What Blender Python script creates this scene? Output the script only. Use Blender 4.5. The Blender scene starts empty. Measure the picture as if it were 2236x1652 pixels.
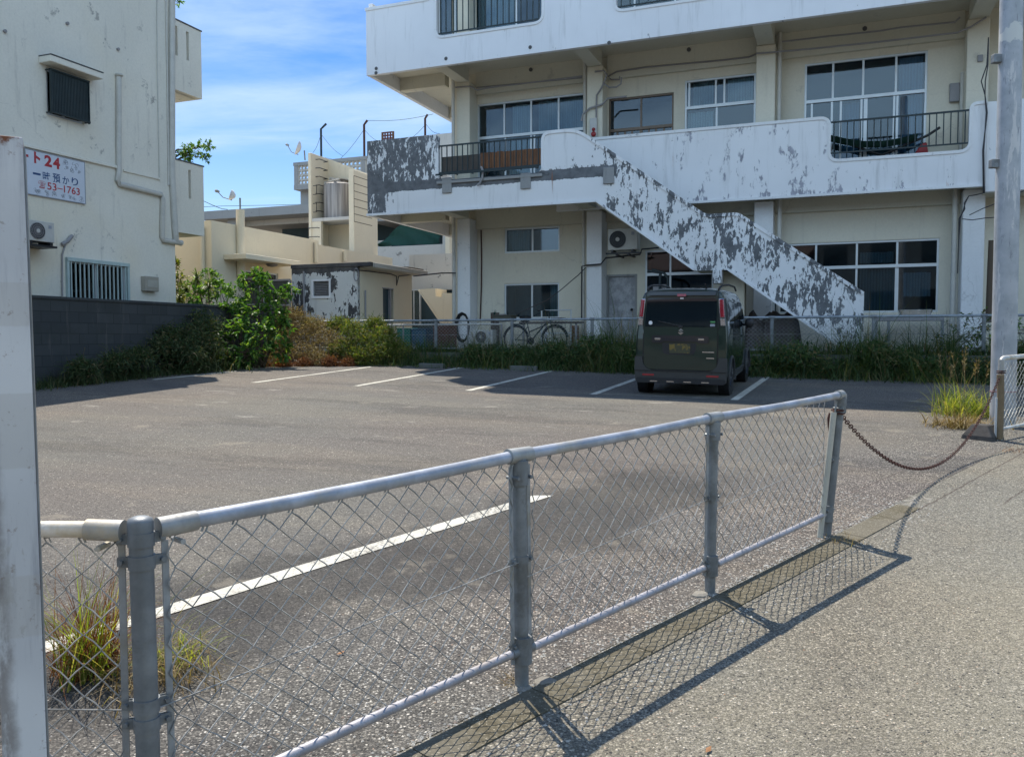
import bpy, bmesh, math, random
from mathutils import Vector, Matrix
from mathutils.geometry import tessellate_polygon
random.seed(7)
SC = bpy.context.scene
COL = SC.collection
R = math.radians
# ------------------------------------------------------------------ camera, sky, sun
FL, CX, CY = 1820.0, 1118.0, 826.0        # focal length and centre in units of a 2236 px wide picture
PITCH = math.atan(86.0 / FL)
EYE = Vector((0, 0, 1.5))
cam_d = bpy.data.cameras.new('camera')
cam_d.sensor_width = 36.0
cam_d.lens = 36.0 * FL / 2236.0
cam_d.clip_start = 0.05
cam_d.clip_end = 3000
cam = bpy.data.objects.new('camera', cam_d)
COL.objects.link(cam)
cam.location = EYE
cam.rotation_euler = (R(90) - PITCH, 0, 0)
SC.camera = cam
SUNV = Vector((-0.21, 0.50, 0.95)).normalized()
world = bpy.data.worlds.new('World'); SC.world = world; world.use_nodes = True
wn = world.node_tree; wn.nodes.clear()
def wnode(t, **k):
    n = wn.nodes.new(t)
    for a, b in k.items(): setattr(n, a, b)
    return n
out = wnode('ShaderNodeOutputWorld'); bg = wnode('ShaderNodeBackground')
sky = wnode('ShaderNodeTexSky', sky_type='NISHITA', sun_disc=False)
sky.sun_elevation = math.asin(SUNV.z)
sky.sun_rotation = math.atan2(SUNV.x, SUNV.y)
sky.altitude = 50; sky.air_density = 1.0; sky.dust_density = 0.3; sky.ozone_density = 1.5
SKY_STR = 0.15
bg.inputs['Strength'].default_value = SKY_STR
tc = wnode('ShaderNodeTexCoord')
sep = wnode('ShaderNodeSeparateXYZ'); wn.links.new(tc.outputs['Generated'], sep.inputs[0])
def wm(op, a, b=None, c=None):
    n = wnode('ShaderNodeMath', operation=op)
    for i, v in enumerate((a, b, c)):
        if v is None: continue
        if isinstance(v, (int, float)): n.inputs[i].default_value = v
        else: wn.links.new(v, n.inputs[i])
    return n.outputs[0]
zz = wm('ADD', wm('MAXIMUM', sep.outputs[2], 0.0), 0.12)
cmb = wnode('ShaderNodeCombineXYZ')
wn.links.new(wm('DIVIDE', sep.outputs[0], zz), cmb.inputs[0])
wn.links.new(wm('DIVIDE', sep.outputs[1], zz), cmb.inputs[1])
mp = wnode('ShaderNodeMapping'); mp.inputs['Rotation'].default_value = (0, 0, R(-35)); mp.inputs['Scale'].default_value = (0.55, 1.25, 1)
mp.inputs['Location'].default_value = (0.7, 0.35, 0)
wn.links.new(cmb.outputs[0], mp.inputs[0])
def wnoise(scale, detail, rough, dist):
    n = wnode('ShaderNodeTexNoise'); n.inputs['Scale'].default_value = scale; n.inputs['Detail'].default_value = detail
    n.inputs['Roughness'].default_value = rough; n.inputs['Distortion'].default_value = dist
    wn.links.new(mp.outputs[0], n.inputs['Vector']); return n.outputs['Fac']
c1 = wnoise(0.9, 10, 0.58, 0.35)
c2 = wnoise(3.2, 8, 0.6, 0.5)
cl = wm('ADD', wm('MULTIPLY', c1, 0.78), wm('MULTIPLY', c2, 0.22))
mr = wnode('ShaderNodeMapRange', interpolation_type='SMOOTHSTEP')
mr.inputs['From Min'].default_value = 0.41; mr.inputs['From Max'].default_value = 0.66
mr.inputs['To Max'].default_value = 0.72
wn.links.new(cl, mr.inputs['Value'])
lowband = wnode('ShaderNodeMapRange', interpolation_type='SMOOTHSTEP')   # the sky pales towards the horizon
lowband.inputs['From Min'].default_value = 0.34; lowband.inputs['From Max'].default_value = 0.05
lowband.inputs['To Max'].default_value = 0.34
wn.links.new(sep.outputs[2], lowband.inputs['Value'])
cfac = wm('MINIMUM', wm('ADD', mr.outputs[0], lowband.outputs[0]), 0.85)
hsv = wnode('ShaderNodeHueSaturation'); hsv.inputs['Saturation'].default_value = 1.45; hsv.inputs['Value'].default_value = 0.80; hsv.inputs['Hue'].default_value = 0.512
wn.links.new(sky.outputs[0], hsv.inputs['Color'])
mix = wnode('ShaderNodeMix', data_type='RGBA')
wn.links.new(cfac, mix.inputs[0]); wn.links.new(hsv.outputs[0], mix.inputs[6])
mix.inputs[7].default_value = (3.6, 4.6, 5.5, 1)
# unseen cloud bank low behind the viewer, added to brighten the shaded facades
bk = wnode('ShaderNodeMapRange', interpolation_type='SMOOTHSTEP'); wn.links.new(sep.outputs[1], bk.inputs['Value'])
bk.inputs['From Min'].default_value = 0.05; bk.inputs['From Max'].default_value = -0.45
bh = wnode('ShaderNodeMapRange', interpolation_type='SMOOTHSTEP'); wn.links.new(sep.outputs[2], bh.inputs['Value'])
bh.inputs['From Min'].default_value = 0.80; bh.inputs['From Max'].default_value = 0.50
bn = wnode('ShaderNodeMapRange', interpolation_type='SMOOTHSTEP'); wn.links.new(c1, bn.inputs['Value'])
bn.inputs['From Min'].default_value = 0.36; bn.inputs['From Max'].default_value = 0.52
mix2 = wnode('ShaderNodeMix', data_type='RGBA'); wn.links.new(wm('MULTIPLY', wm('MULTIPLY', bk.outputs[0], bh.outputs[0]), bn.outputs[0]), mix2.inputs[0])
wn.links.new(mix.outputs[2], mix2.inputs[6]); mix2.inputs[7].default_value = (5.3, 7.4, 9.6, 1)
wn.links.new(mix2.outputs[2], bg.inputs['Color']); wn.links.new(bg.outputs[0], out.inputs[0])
sun_d = bpy.data.lights.new('sun', 'SUN'); sun_d.energy = 4.3; sun_d.angle = R(0.4); sun_d.color = (1.0, 0.93, 0.82)
sun = bpy.data.objects.new('sun', sun_d); COL.objects.link(sun); sun.location = (0, 0, 60)
sun.rotation_euler = SUNV.to_track_quat('Z', 'Y').to_euler()
SC.view_settings.view_transform = 'Standard'; SC.view_settings.look = 'None'
SC.view_settings.exposure = 0.42; SC.view_settings.gamma = 1.0
SC.cycles.max_bounces = 6; SC.cycles.transparent_max_bounces = 12
SC.cycles.diffuse_bounces = 3; SC.cycles.glossy_bounces = 3; SC.cycles.transmission_bounces = 4
SC.cycles.use_adaptive_sampling = True
SC.cycles.sample_clamp_indirect = 6

# ------------------------------------------------------------------ frames of the place
TH = R(21.5)                                    # the street grid is turned 21.5 degrees from the view
E1 = Vector((math.cos(TH), -math.sin(TH), 0)); E2 = Vector((math.sin(TH), math.cos(TH), 0)); EZ = Vector((0, 0, 1))
def W(s, d, z): return E1 * s + E2 * d + EZ * z
def world_xyz(x, y, z): return Vector((x, y, z))
SLOPE = 0.044
def gz(p): return SLOPE * p.y
def ray(u, v):
    a = (u - CX) / FL; b = (CY - v) / FL
    return Vector((1, 0, 0)) * a + Vector((0, math.sin(PITCH), math.cos(PITCH))) * b + Vector((0, math.cos(PITCH), -math.sin(PITCH)))
def on_ground(u, v, h=0.0):
    r = ray(u, v); t = (h - EYE.z) / (r.z - SLOPE * r.y); return EYE + r * t
def on_d(u, v, d):                                # point on the vertical plane d = const -> (s, z)
    r = ray(u, v); t = d / r.dot(E2); p = EYE + r * t; return p.dot(E1), p.z
def on_s(u, v, s):
    r = ray(u, v); t = s / r.dot(E1); p = EYE + r * t; return p.dot(E2), p.z
def on_y(u, v, y):
    r = ray(u, v); return EYE + r * (y / r.y)
ZM = {1: (0, 0, .25301), 2: (361.4, 225.9, .30773), 3: (790.6, 0, .27781), 4: (1298.8, 0, .27781), 5: (1694.1, 0, .27352),
      6: (960.0, 423.5, .23929), 7: (1327.0, 536.5, .20856), 8: (1637.7, 395.3, .34185), 9: (0, 282.35, .25645), 10: (0, 621.2, .30757),
      11: (875.3, 649.4, .18941), 12: (451.8, 564.7, .22731), 13: (2089.4, 395.3, .18799), 14: (2089.4, 734.1, .15390)}
def Z(k, x, y): a, b, c = ZM[k]; return a + c * x, b + c * y
def zd(k, x, y, d): return on_d(*Z(k, x, y), d)
def zs(k, x, y, s): return on_s(*Z(k, x, y), s)

# ------------------------------------------------------------------ objects
def rootpos(o):
    p = Vector((0, 0, 0))
    while o is not None: p = p + Vector(o.location); o = o.parent
    return p
def thing(name, label, cat, loc=(0, 0, 0), group=None):
    o = bpy.data.objects.new(name, None); COL.objects.link(o); o.location = Vector(loc)
    o.empty_display_size = 0.1
    o['label'] = label; o['category'] = cat
    if group: o['group'] = group
    return o
def tag(o, label, cat, group=None):
    o['label'] = label; o['category'] = cat
    if group: o['group'] = group
    return o
def kind(o, k): o['kind'] = k; return o

class MB:
    """collects geometry in world coordinates"""
    def __init__(self, fr=None): self.v = []; self.f = []; self.fr = fr or world_xyz; self.uvs = None
    def pt(self, a, b, c): self.v.append(self.fr(a, b, c)); return len(self.v) - 1
    def add(self, pts, faces):
        n = len(self.v); self.v += [p if isinstance(p, Vector) else Vector(p) for p in pts]
        self.f += [tuple(n + i for i in f) for f in faces]
    def box(self, a0, b0, c0, a1, b1, c1):
        P = [self.fr(x, y, z) for z in (c0, c1) for y in (b0, b1) for x in (a0, a1)]
        self.add(P, [(0, 2, 3, 1), (4, 5, 7, 6), (0, 1, 5, 4), (2, 6, 7, 3), (0, 4, 6, 2), (1, 3, 7, 5)])
        return self
    def tube(self, pts, r, n=8, cap=True, closed=False):
        pts = [p if isinstance(p, Vector) else self.fr(*p) for p in pts]
        m = len(pts); rs = r if isinstance(r, (list, tuple)) else [r] * m
        base = len(self.v); up = None
        for i, p in enumerate(pts):
            if closed: t = pts[(i + 1) % m] - pts[i - 1]
            else: t = pts[min(i + 1, m - 1)] - pts[max(i - 1, 0)]
            if t.length < 1e-9: t = Vector((0, 0, 1))
            t.normalize()
            if up is None: up = t.orthogonal().normalized()
            else:
                up = up - t * up.dot(t)
                up = t.orthogonal().normalized() if up.length < 1e-6 else up.normalized()
            w = t.cross(up)
            for k in range(n):
                a = 2 * math.pi * k / n
                self.v.append(p + (up * math.cos(a) + w * math.sin(a)) * rs[i])
        for i in range(m if closed else m - 1):
            j = (i + 1) % m
            for k in range(n):
                k2 = (k + 1) % n
                self.f.append((base + i * n + k, base + i * n + k2, base + j * n + k2, base + j * n + k))
        if cap and not closed:
            self.f.append(tuple(base + k for k in range(n))[::-1]); self.f.append(tuple(base + (m - 1) * n + k for k in range(n)))
        return self
    def cyl(self, p, axis, r, h, n=24, r2=None):
        p = p if isinstance(p, Vector) else self.fr(*p)
        return self.tube([p, p + axis.normalized() * h], [r, r if r2 is None else r2], n)
    def lathe(self, p, prof, n=24, axis=None):
        ax = (axis or EZ).normalized(); u = ax.orthogonal().normalized(); w = ax.cross(u); b = len(self.v); m = len(prof)
        for r, h in prof:
            for k in range(n):
                a = 2 * math.pi * k / n; self.v.append(p + ax * h + (u * math.cos(a) + w * math.sin(a)) * r)
        for i in range(m - 1):
            for k in range(n):
                k2 = (k + 1) % n; self.f.append((b + i * n + k, b + i * n + k2, b + (i + 1) * n + k2, b + (i + 1) * n + k))
        self.f.append(tuple(b + k for k in range(n))[::-1]); self.f.append(tuple(b + (m - 1) * n + k for k in range(n)))
        return self
    def prism(self, poly, fa, fb):
        """poly: 2-D outline; fa, fb: functions 2-D -> world for the two faces"""
        n = len(poly); A = [fa(*q) for q in poly]; B = [fb(*q) for q in poly]
        tri = tessellate_polygon([[Vector((q[0], q[1], 0)) for q in poly]])
        b = len(self.v); self.v += A + B
        for t in tri: self.f.append(tuple(b + i for i in t)); self.f.append(tuple(b + n + i for i in t)[::-1])
        for i in range(n):
            j = (i + 1) % n; self.f.append((b + i, b + j, b + n + j, b + n + i))
        return self
    def sphere(self, c, r, n=12, m=8, sc=(1, 1, 1)):
        b = len(self.v)
        for i in range(m + 1):
            t = math.pi * i / m
            for k in range(n):
                a = 2 * math.pi * k / n
                self.v.append(c + Vector((r * sc[0] * math.sin(t) * math.cos(a), r * sc[1] * math.sin(t) * math.sin(a), r * sc[2] * math.cos(t))))
        for i in range(m):
            for k in range(n):
                k2 = (k + 1) % n; self.f.append((b + i * n + k, b + (i + 1) * n + k, b + (i + 1) * n + k2, b + i * n + k2))
        return self
    def build(self, name, mat, parent=None, bevel=0, smooth=None, normals=True, seg=1):
        me = bpy.data.meshes.new(name)
        if parent is None:
            cs = self.v; lo = Vector((min(p.x for p in cs), min(p.y for p in cs), min(p.z for p in cs)))
            hi = Vector((max(p.x for p in cs), max(p.y for p in cs), max(p.z for p in cs)))
            org = Vector(((lo.x + hi.x) / 2, (lo.y + hi.y) / 2, lo.z))
        else: org = rootpos(parent)
        me.from_pydata([tuple(p - org) for p in self.v], [], self.f)
        if normals:
            bm = bmesh.new(); bm.from_mesh(me); bmesh.ops.recalc_face_normals(bm, faces=bm.faces); bm.to_mesh(me); bm.free()
        me.materials.append(mat)
        o = bpy.data.objects.new(name, me); COL.objects.link(o)
        if parent is None: o.location = org
        else: o.parent = parent
        if smooth is not None:
            for p in me.polygons: p.use_smooth = True
            m = o.modifiers.new('edges', 'EDGE_SPLIT'); m.split_angle = R(smooth)
        if bevel:
            m = o.modifiers.new('bevel', 'BEVEL'); m.width = bevel; m.segments = seg; m.limit_method = 'ANGLE'; m.angle_limit = R(40)
        return o
def arc(cx, cy, r, a0, a1, n=6):
    return [(cx + r * math.cos(R(a0 + (a1 - a0) * i / n)), cy + r * math.sin(R(a0 + (a1 - a0) * i / n))) for i in range(n + 1)]
def roundpoly(pts, n=6):
    """pts: (x, y, radius) -> outline with rounded corners"""
    o = []; m = len(pts)
    for i in range(m):
        x, y, r = pts[i]
        if r <= 0: o.append((x, y)); continue
        p = Vector((x, y)); a = Vector(pts[i - 1][:2]) - p; b = Vector(pts[(i + 1) % m][:2]) - p
        la, lb = a.length, b.length; a.normalize(); b.normalize()
        t = min(r, la * .48, lb * .48); q0 = p + a * t; q1 = p + b * t
        for k in range(n + 1):
            s = k / n; c = q0 * (1 - s) ** 2 + p * 2 * s * (1 - s) + q1 * s * s; o.append((c.x, c.y))
    return o
def dfront(d): return lambda s, z: W(s, d, z)
def sside(s): return lambda d, z: W(s, d, z)

# ------------------------------------------------------------------ materials
class N:
    def __init__(self, name):
        self.m = bpy.data.materials.new(name); self.m.use_nodes = True; self.t = self.m.node_tree; self.t.nodes.clear()
        self.out = self.t.nodes.new('ShaderNodeOutputMaterial')
        self.g = self.t.nodes.new('ShaderNodeNewGeometry')
    def nd(self, typ, **k):
        n = self.t.nodes.new(typ)
        for a, b in k.items(): setattr(n, a, b)
        return n
    def put(self, sock, v):
        if v is None: return
        if isinstance(v, bpy.types.NodeSocket): self.t.links.new(v, sock)
        elif isinstance(v, (tuple, list)) and len(v) == 3 and sock.type == 'RGBA': sock.default_value = (*v, 1)
        else: sock.default_value = v
    def pos(self): return self.g.outputs['Position']
    def island(self): return self.g.outputs['Random Per Island']
    def m_(self, op, a, b=None, clamp=False):
        n = self.nd('ShaderNodeMath', operation=op, use_clamp=clamp); self.put(n.inputs[0], a); self.put(n.inputs[1], b); return n.outputs[0]
    def dot(self, v): 
        n = self.nd('ShaderNodeVectorMath', operation='DOT_PRODUCT'); self.put(n.inputs[0], self.pos()); n.inputs[1].default_value = tuple(v); return n.outputs['Value']
    def frame(self, sc=(1, 1, 1)):
        n = self.nd('ShaderNodeCombineXYZ')
        for i, e in enumerate((E1, E2, EZ)): self.put(n.inputs[i], self.dot(e * sc[i]))
        return n.outputs[0]
    def noise(self, scale, detail=4, rough=.5, vec=None, dist=0, col=False):
        n = self.nd('ShaderNodeTexNoise'); self.put(n.inputs['Vector'], vec or self.pos()); n.inputs['Scale'].default_value = scale
        n.inputs['Detail'].default_value = detail; n.inputs['Roughness'].default_value = rough; n.inputs['Distortion'].default_value = dist
        return n.outputs['Color' if col else 'Fac']
    def vor(self, scale, vec=None, feature='F1', out='Distance', rnd=1):
        n = self.nd('ShaderNodeTexVoronoi', feature=feature); self.put(n.inputs['Vector'], vec or self.pos()); n.inputs['Scale'].default_value = scale
        n.inputs['Randomness'].default_value = rnd; return n.outputs[out]
    def mr(self, v, a, b, c=0, d=1, smooth=True):
        n = self.nd('ShaderNodeMapRange', interpolation_type='SMOOTHSTEP' if smooth else 'LINEAR'); self.put(n.inputs[0], v)
        for i, x in enumerate((a, b, c, d)): self.put(n.inputs[i + 1], x)
        return n.outputs[0]
    def mix(self, f, a, b, mode='MIX'):
        n = self.nd('ShaderNodeMix', data_type='RGBA', blend_type=mode); self.put(n.inputs[0], f); self.put(n.inputs[6], a); self.put(n.inputs[7], b); return n.outputs[2]
    def ramp(self, f, stops, interp='LINEAR'):
        n = self.nd('ShaderNodeValToRGB'); n.color_ramp.interpolation = interp; e = n.color_ramp.elements
        while len(e) < len(stops): e.new(.5)
        for x, (p, c) in zip(e, stops): x.position = p; x.color = (*c, 1)
        self.put(n.inputs[0], f); return n.outputs[0]
    def box(self, s0, s1, z0, z1, soft=.1, a=None, b=None):
        s = self.dot(a or E1); z = self.dot(b or EZ); h = soft
        q = self.m_('MULTIPLY', self.mr(s, s0 - h, s0 + h), self.mr(s, s1 - h, s1 + h, 1, 0))
        return self.m_('MULTIPLY', q, self.m_('MULTIPLY', self.mr(z, z0 - h, z0 + h), self.mr(z, z1 - h, z1 + h, 1, 0)))
    def bump(self, h, strength=.3, dist=.01):
        n = self.nd('ShaderNodeBump'); n.inputs['Strength'].default_value = strength; n.inputs['Distance'].default_value = dist; self.put(n.inputs['Height'], h); return n.outputs[0]
    def end(self, base, rough=.8, metal=0, normal=None, spec=.5, coat=0, emit=None):
        p = self.nd('ShaderNodeBsdfPrincipled'); self.put(p.inputs['Base Color'], base); self.put(p.inputs['Roughness'], rough); self.put(p.inputs['Metallic'], metal)
        p.inputs['Specular IOR Level'].default_value = spec; p.inputs['Coat Weight'].default_value = coat
        if normal: self.put(p.inputs['Normal'], normal)
        self.t.links.new(p.outputs[0], self.out.inputs[0]); self.p = p; return self.m

def plain(name, c, rough=.6, metal=0, var=.12, scale=6, coat=0, spec=.5, bump=0):
    n = N(name); f = n.noise(scale, 5, .6); g = n.noise(scale * 9, 2)
    f = n.m_('ADD', n.m_('MULTIPLY', f, .7), n.m_('MULTIPLY', g, .3))
    col = n.mix(n.mr(f, .3, .7, smooth=False), tuple(x * (1 - var) for x in c), tuple(min(1, x * (1 + var)) for x in c))
    return n.end(col, n.mr(f, .3, .7, max(0, rough - .08), min(1, rough + .08)), metal, n.bump(f, bump, .01) if bump else None, spec, coat)

def wallmat(name, c, stain=(.18, .18, .17), amount=.5, streak=.5, grime=.5, tint=None, lo=.57, sp0=.60):
    """painted render with blotches, vertical streaks and small dark spots"""
    n = N(name)
    big = n.noise(.55, 4, .6); col = n.mix(n.mr(big, .3, .7), tuple(x * .93 for x in c), c)
    if tint: col = n.mix(n.m_('MULTIPLY', n.mr(n.noise(.3, 3, .6), .45, .65), .6), col, tint)
    st = n.noise(1.0, 7, .65, n.frame((5.5, 5.5, .55)))
    col = n.mix(n.m_('MULTIPLY', n.mr(st, lo, lo + .17), streak * .6), col, stain)
    sp = n.noise(2.3, 9, .72); msk = n.mr(n.noise(.5, 3), .45, .62)
    col = n.mix(n.m_('MULTIPLY', n.m_('MULTIPLY', n.mr(sp, sp0, sp0 + .05), msk), amount), col, stain)
    fine = n.noise(22, 5, .6)
    wv = n.nd('ShaderNodeVectorMath', operation='ADD'); n.put(wv.inputs[0], n.pos()); ws = n.nd('ShaderNodeVectorMath', operation='SCALE'); n.put(ws.inputs[0], n.noise(2.5, 5, .6, col=True)); ws.inputs['Scale'].default_value = .45; n.put(wv.inputs[1], ws.outputs[0])
    crack = n.m_('MULTIPLY', n.mr(n.vor(.42, wv.outputs[0], 'DISTANCE_TO_EDGE'), 0, .0045, 1, 0), n.mr(n.noise(.45, 3), .50, .60))
    col = n.mix(n.m_('MULTIPLY', crack, .45 * grime * 2 * .8), col, stain)
    col = n.mix(n.m_('MULTIPLY', n.mr(fine, .35, .7), .13 * grime * 2), col, tuple(x * .6 for x in c))
    return n.end(col, .85, 0, n.bump(n.noise(60, 4, .6), .25, .006), spec=.25)

def peelmat(name, paint, under, bias, scale=1.5, aspect=.55, thr=.52, edge=.012, under2=None):
    """flaking paint: bias(n) returns a socket added to the noise; where the sum passes thr the render below shows"""
    n = N(name); v = n.frame((1, 1, aspect))
    a = n.noise(scale, 10, .68, v, .35); b = n.noise(scale * 4.6, 9, .68, n.frame((1, 1, aspect * .7)), .5)
    f = n.m_('ADD', n.m_('MULTIPLY', a, .56), n.m_('MULTIPLY', b, .44))
    f = n.m_('ADD', f, bias(n))
    m = n.mr(f, thr, thr + edge)
    rim = n.m_('SUBTRACT', n.mr(f, thr - .035, thr), m)
    big = n.noise(.5, 4, .6)
    pc = n.mix(n.mr(big, .3, .7), tuple(x * .93 for x in paint), paint)
    pc = n.mix(n.m_('MULTIPLY', n.mr(n.noise(1, 7, .65, n.frame((5, 5, .5))), .52, .75), .35), pc, (.3, .3, .28))
    pc = n.mix(n.m_('MULTIPLY', rim, .35), pc, (.85, .85, .83))
    uc = n.mix(n.mr(n.noise(5, 7, .7), .3, .7), under, under2 or tuple(x * 1.7 for x in under))
    col = n.mix(m, pc, uc)
    rs = n.m_('MULTIPLY', n.mr(n.noise(1, 6, .6, n.frame((7, 7, .5)), .2), .685, .73), n.mr(n.noise(.9, 2), .5, .6))
    col = n.mix(n.m_('MULTIPLY', rs, .7), col, (.34, .14, .06))
    h = n.m_('SUBTRACT', n.m_('MULTIPLY', n.noise(45, 4), .15), m)
    return n.end(col, .85, 0, n.bump(h, .6, .006), spec=.25)

WHITE = (.84, .84, .83); CREAM = (.76, .71, .58)
M = {}
M['white_paint'] = wallmat('white paint', WHITE, amount=.55, streak=.3)
M['white_plain'] = wallmat('clean white paint', (.86, .86, .86), amount=.12, streak=.12)
M['cream_wall'] = wallmat('cream wall', CREAM, stain=(.33, .31, .27), amount=.35, streak=.25)
M['soffit'] = wallmat('soffit', (.68, .65, .54), stain=(.3, .28, .25), amount=.3, streak=.0)
M['left_wall'] = wallmat('weathered grey white render', (.82, .78, .67), stain=(.24, .23, .21), amount=.7, streak=.5, grime=.6, tint=(.78, .70, .52), lo=.56, sp0=.59)
M['house_wall'] = wallmat('cream house render', (.80, .71, .53), stain=(.45, .36, .25), amount=.15, streak=.25, grime=.3)
M['grey_conc'] = wallmat('grey concrete', (.34, .34, .33), stain=(.12, .12, .12), amount=.6, streak=.7)
M['pale_conc'] = wallmat('pale weathered concrete', (.58, .56, .51), stain=(.17, .16, .15), amount=.9, streak=.9)
M['dark_trim'] = plain('dark weathered trim', (.10, .10, .10), .85)
M['alu'] = plain('window aluminium', (.62, .65, .66), .38, .35, .06)
M['alu_dark'] = plain('bronze frame', (.14, .10, .07), .4, .4)
M['galv'] = None
M['iron'] = plain('black green painted iron', (.018, .032, .036), .45, .2, .3)
M['rust'] = plain('rust', (.07, .028, .022), .9, 0, .5, 30, bump=.4)
M['pvc'] = plain('painted downpipe', (.55, .53, .47), .5)
M['pvc_grey'] = plain('grey pipe', (.28, .27, .27), .5)
M['cable'] = plain('black cable', (.03, .03, .035), .5)
M['black'] = plain('black plastic', (.012, .012, .014), .45)
M['dark_room'] = plain('dark room', (.07, .11, .125), .9)
M['ac'] = plain('air conditioner casing', (.52, .51, .47), .5)
M['grille'] = plain('dark grille', (.05, .055, .06), .5)
M['wood'] = plain('brown boards', (.22, .10, .045), .75, 0, .35, 4)
M['wood_grey'] = plain('grey boards', (.10, .085, .07), .8, 0, .35, 4)
M['steel'] = plain('stainless steel', (.6, .62, .63), .22, 1, .05)
M['green_cloth'] = plain('green cloth', (.012, .065, .05), .8)
M['red'] = plain('red plastic', (.30, .012, .015), .4)
M['curtain'] = None
def curtain(name, c):
    n = N(name); w = n.nd('ShaderNodeTexWave'); w.inputs['Scale'].default_value = 5; w.inputs['Distortion'].default_value = 1.5
    n.put(w.inputs[0], n.frame((1, 0, .05)))
    return n.end(n.mix(w.outputs['Fac'], tuple(x * .75 for x in c), c), .9)
M['curtain'] = curtain('pale curtain', (.72, .76, .75)); M['curtain_blue'] = curtain('blue curtain', (.20, .36, .50)); M['curtain_green'] = curtain('grey green curtain', (.36, .44, .43))
def glassmat(name, tint, dark):
    n = N(name); gl = n.nd('ShaderNodeBsdfGlossy'); gl.inputs['Roughness'].default_value = .03; gl.inputs['Color'].default_value = (.9, .95, 1, 1)
    tr = n.nd('ShaderNodeBsdfTransparent'); tr.inputs['Color'].default_value = (*tint, 1)
    fr = n.nd('ShaderNodeFresnel'); fr.inputs['IOR'].default_value = 1.65
    w = n.nd('ShaderNodeMixShader'); n.put(w.inputs[0], n.m_('ADD', fr.outputs[0], dark)); n.t.links.new(tr.outputs[0], w.inputs[1]); n.t.links.new(gl.outputs[0], w.inputs[2])
    n.t.links.new(w.outputs[0], n.out.inputs[0]); return n.m
M['glass'] = glassmat('window glass', (.62, .72, .76), .0)
M['glass_dark'] = glassmat('dark window glass', (.50, .60, .66), .0)

def galv(name, c=(.36, .38, .39), dirt=(.30, .27, .20)):
    n = N(name); f = n.noise(9, 6, .6); g = n.noise(70, 3, .6)
    col = n.mix(n.mr(f, .35, .7), tuple(x * .8 for x in c), tuple(x * 1.15 for x in c))
    col = n.mix(n.m_('MULTIPLY', n.mr(n.noise(4, 8, .7), .52, .64), .6), col, dirt)
    return n.end(col, n.mr(g, .3, .7, .46, .66), .38, n.bump(g, .2, .002))
M['galv'] = galv('galvanised pipe'); M['galv_dark'] = galv('galvanised steel in grime', (.24, .26, .27), (.12, .12, .11)); M['galv_white'] = galv('pale galvanised rail', (.62, .62, .58), (.5, .42, .28))
n = N('mesh wire'); M['wire'] = n.end(n.mix(n.mr(n.noise(12, 5), .35, .65), (.22, .225, .22), (.40, .40, .38)), .75, .1)
# ------------------------------------------------------------------ ground, lot, road
D_KERB = 18.25; YARD = 1.15
FDIR = Vector((.6853, .7283, 0)).normalized(); FNRM = Vector((FDIR.y, -FDIR.x, 0))      # the roadside fence line and its road side
F2 = Vector((.039, 3.21, 0))                                                             # foot of its second post
def gheight(p):
    d = p.dot(E2)
    if d > D_KERB + .05: return YARD
    return max(-1.6, SLOPE * p.y) if p.y < 24 else SLOPE * 24
def soilmat():
    n = N('soil and dust'); c = n.mix(n.mr(n.noise(3, 8, .65), .35, .65), (.13, .105, .075), (.24, .21, .16))
    return n.end(c, .95, 0, n.bump(n.noise(30, 6, .7), .6, .03), spec=.15)
M['soil'] = soilmat()
mb = MB()
ss = [-900, -300, -120, -60, -40, -30, -20, -13, -6, 0, 6, 13, 20, 30, 40, 60, 120, 300, 900]
ds = [-600, -200, -80, -45, -30, -20, -10, 0, 9, 18.25, 18.31, 26, 40, 60, 100, 300, 1200]
for d in ds:
    for s in ss:
        p = W(s, d, 0); z = YARD if d > 18.3 else (max(-2.2, min(1.25, SLOPE * p.y)))
        mb.v.append(Vector((p.x, p.y, z)))
for j in range(len(ds) - 1):
    for i in range(len(ss) - 1):
        a = j * len(ss) + i; mb.f.append((a, a + 1, a + 1 + len(ss), a + len(ss)))
kind(mb.build('ground', M['soil'], normals=False), 'structure')

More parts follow.
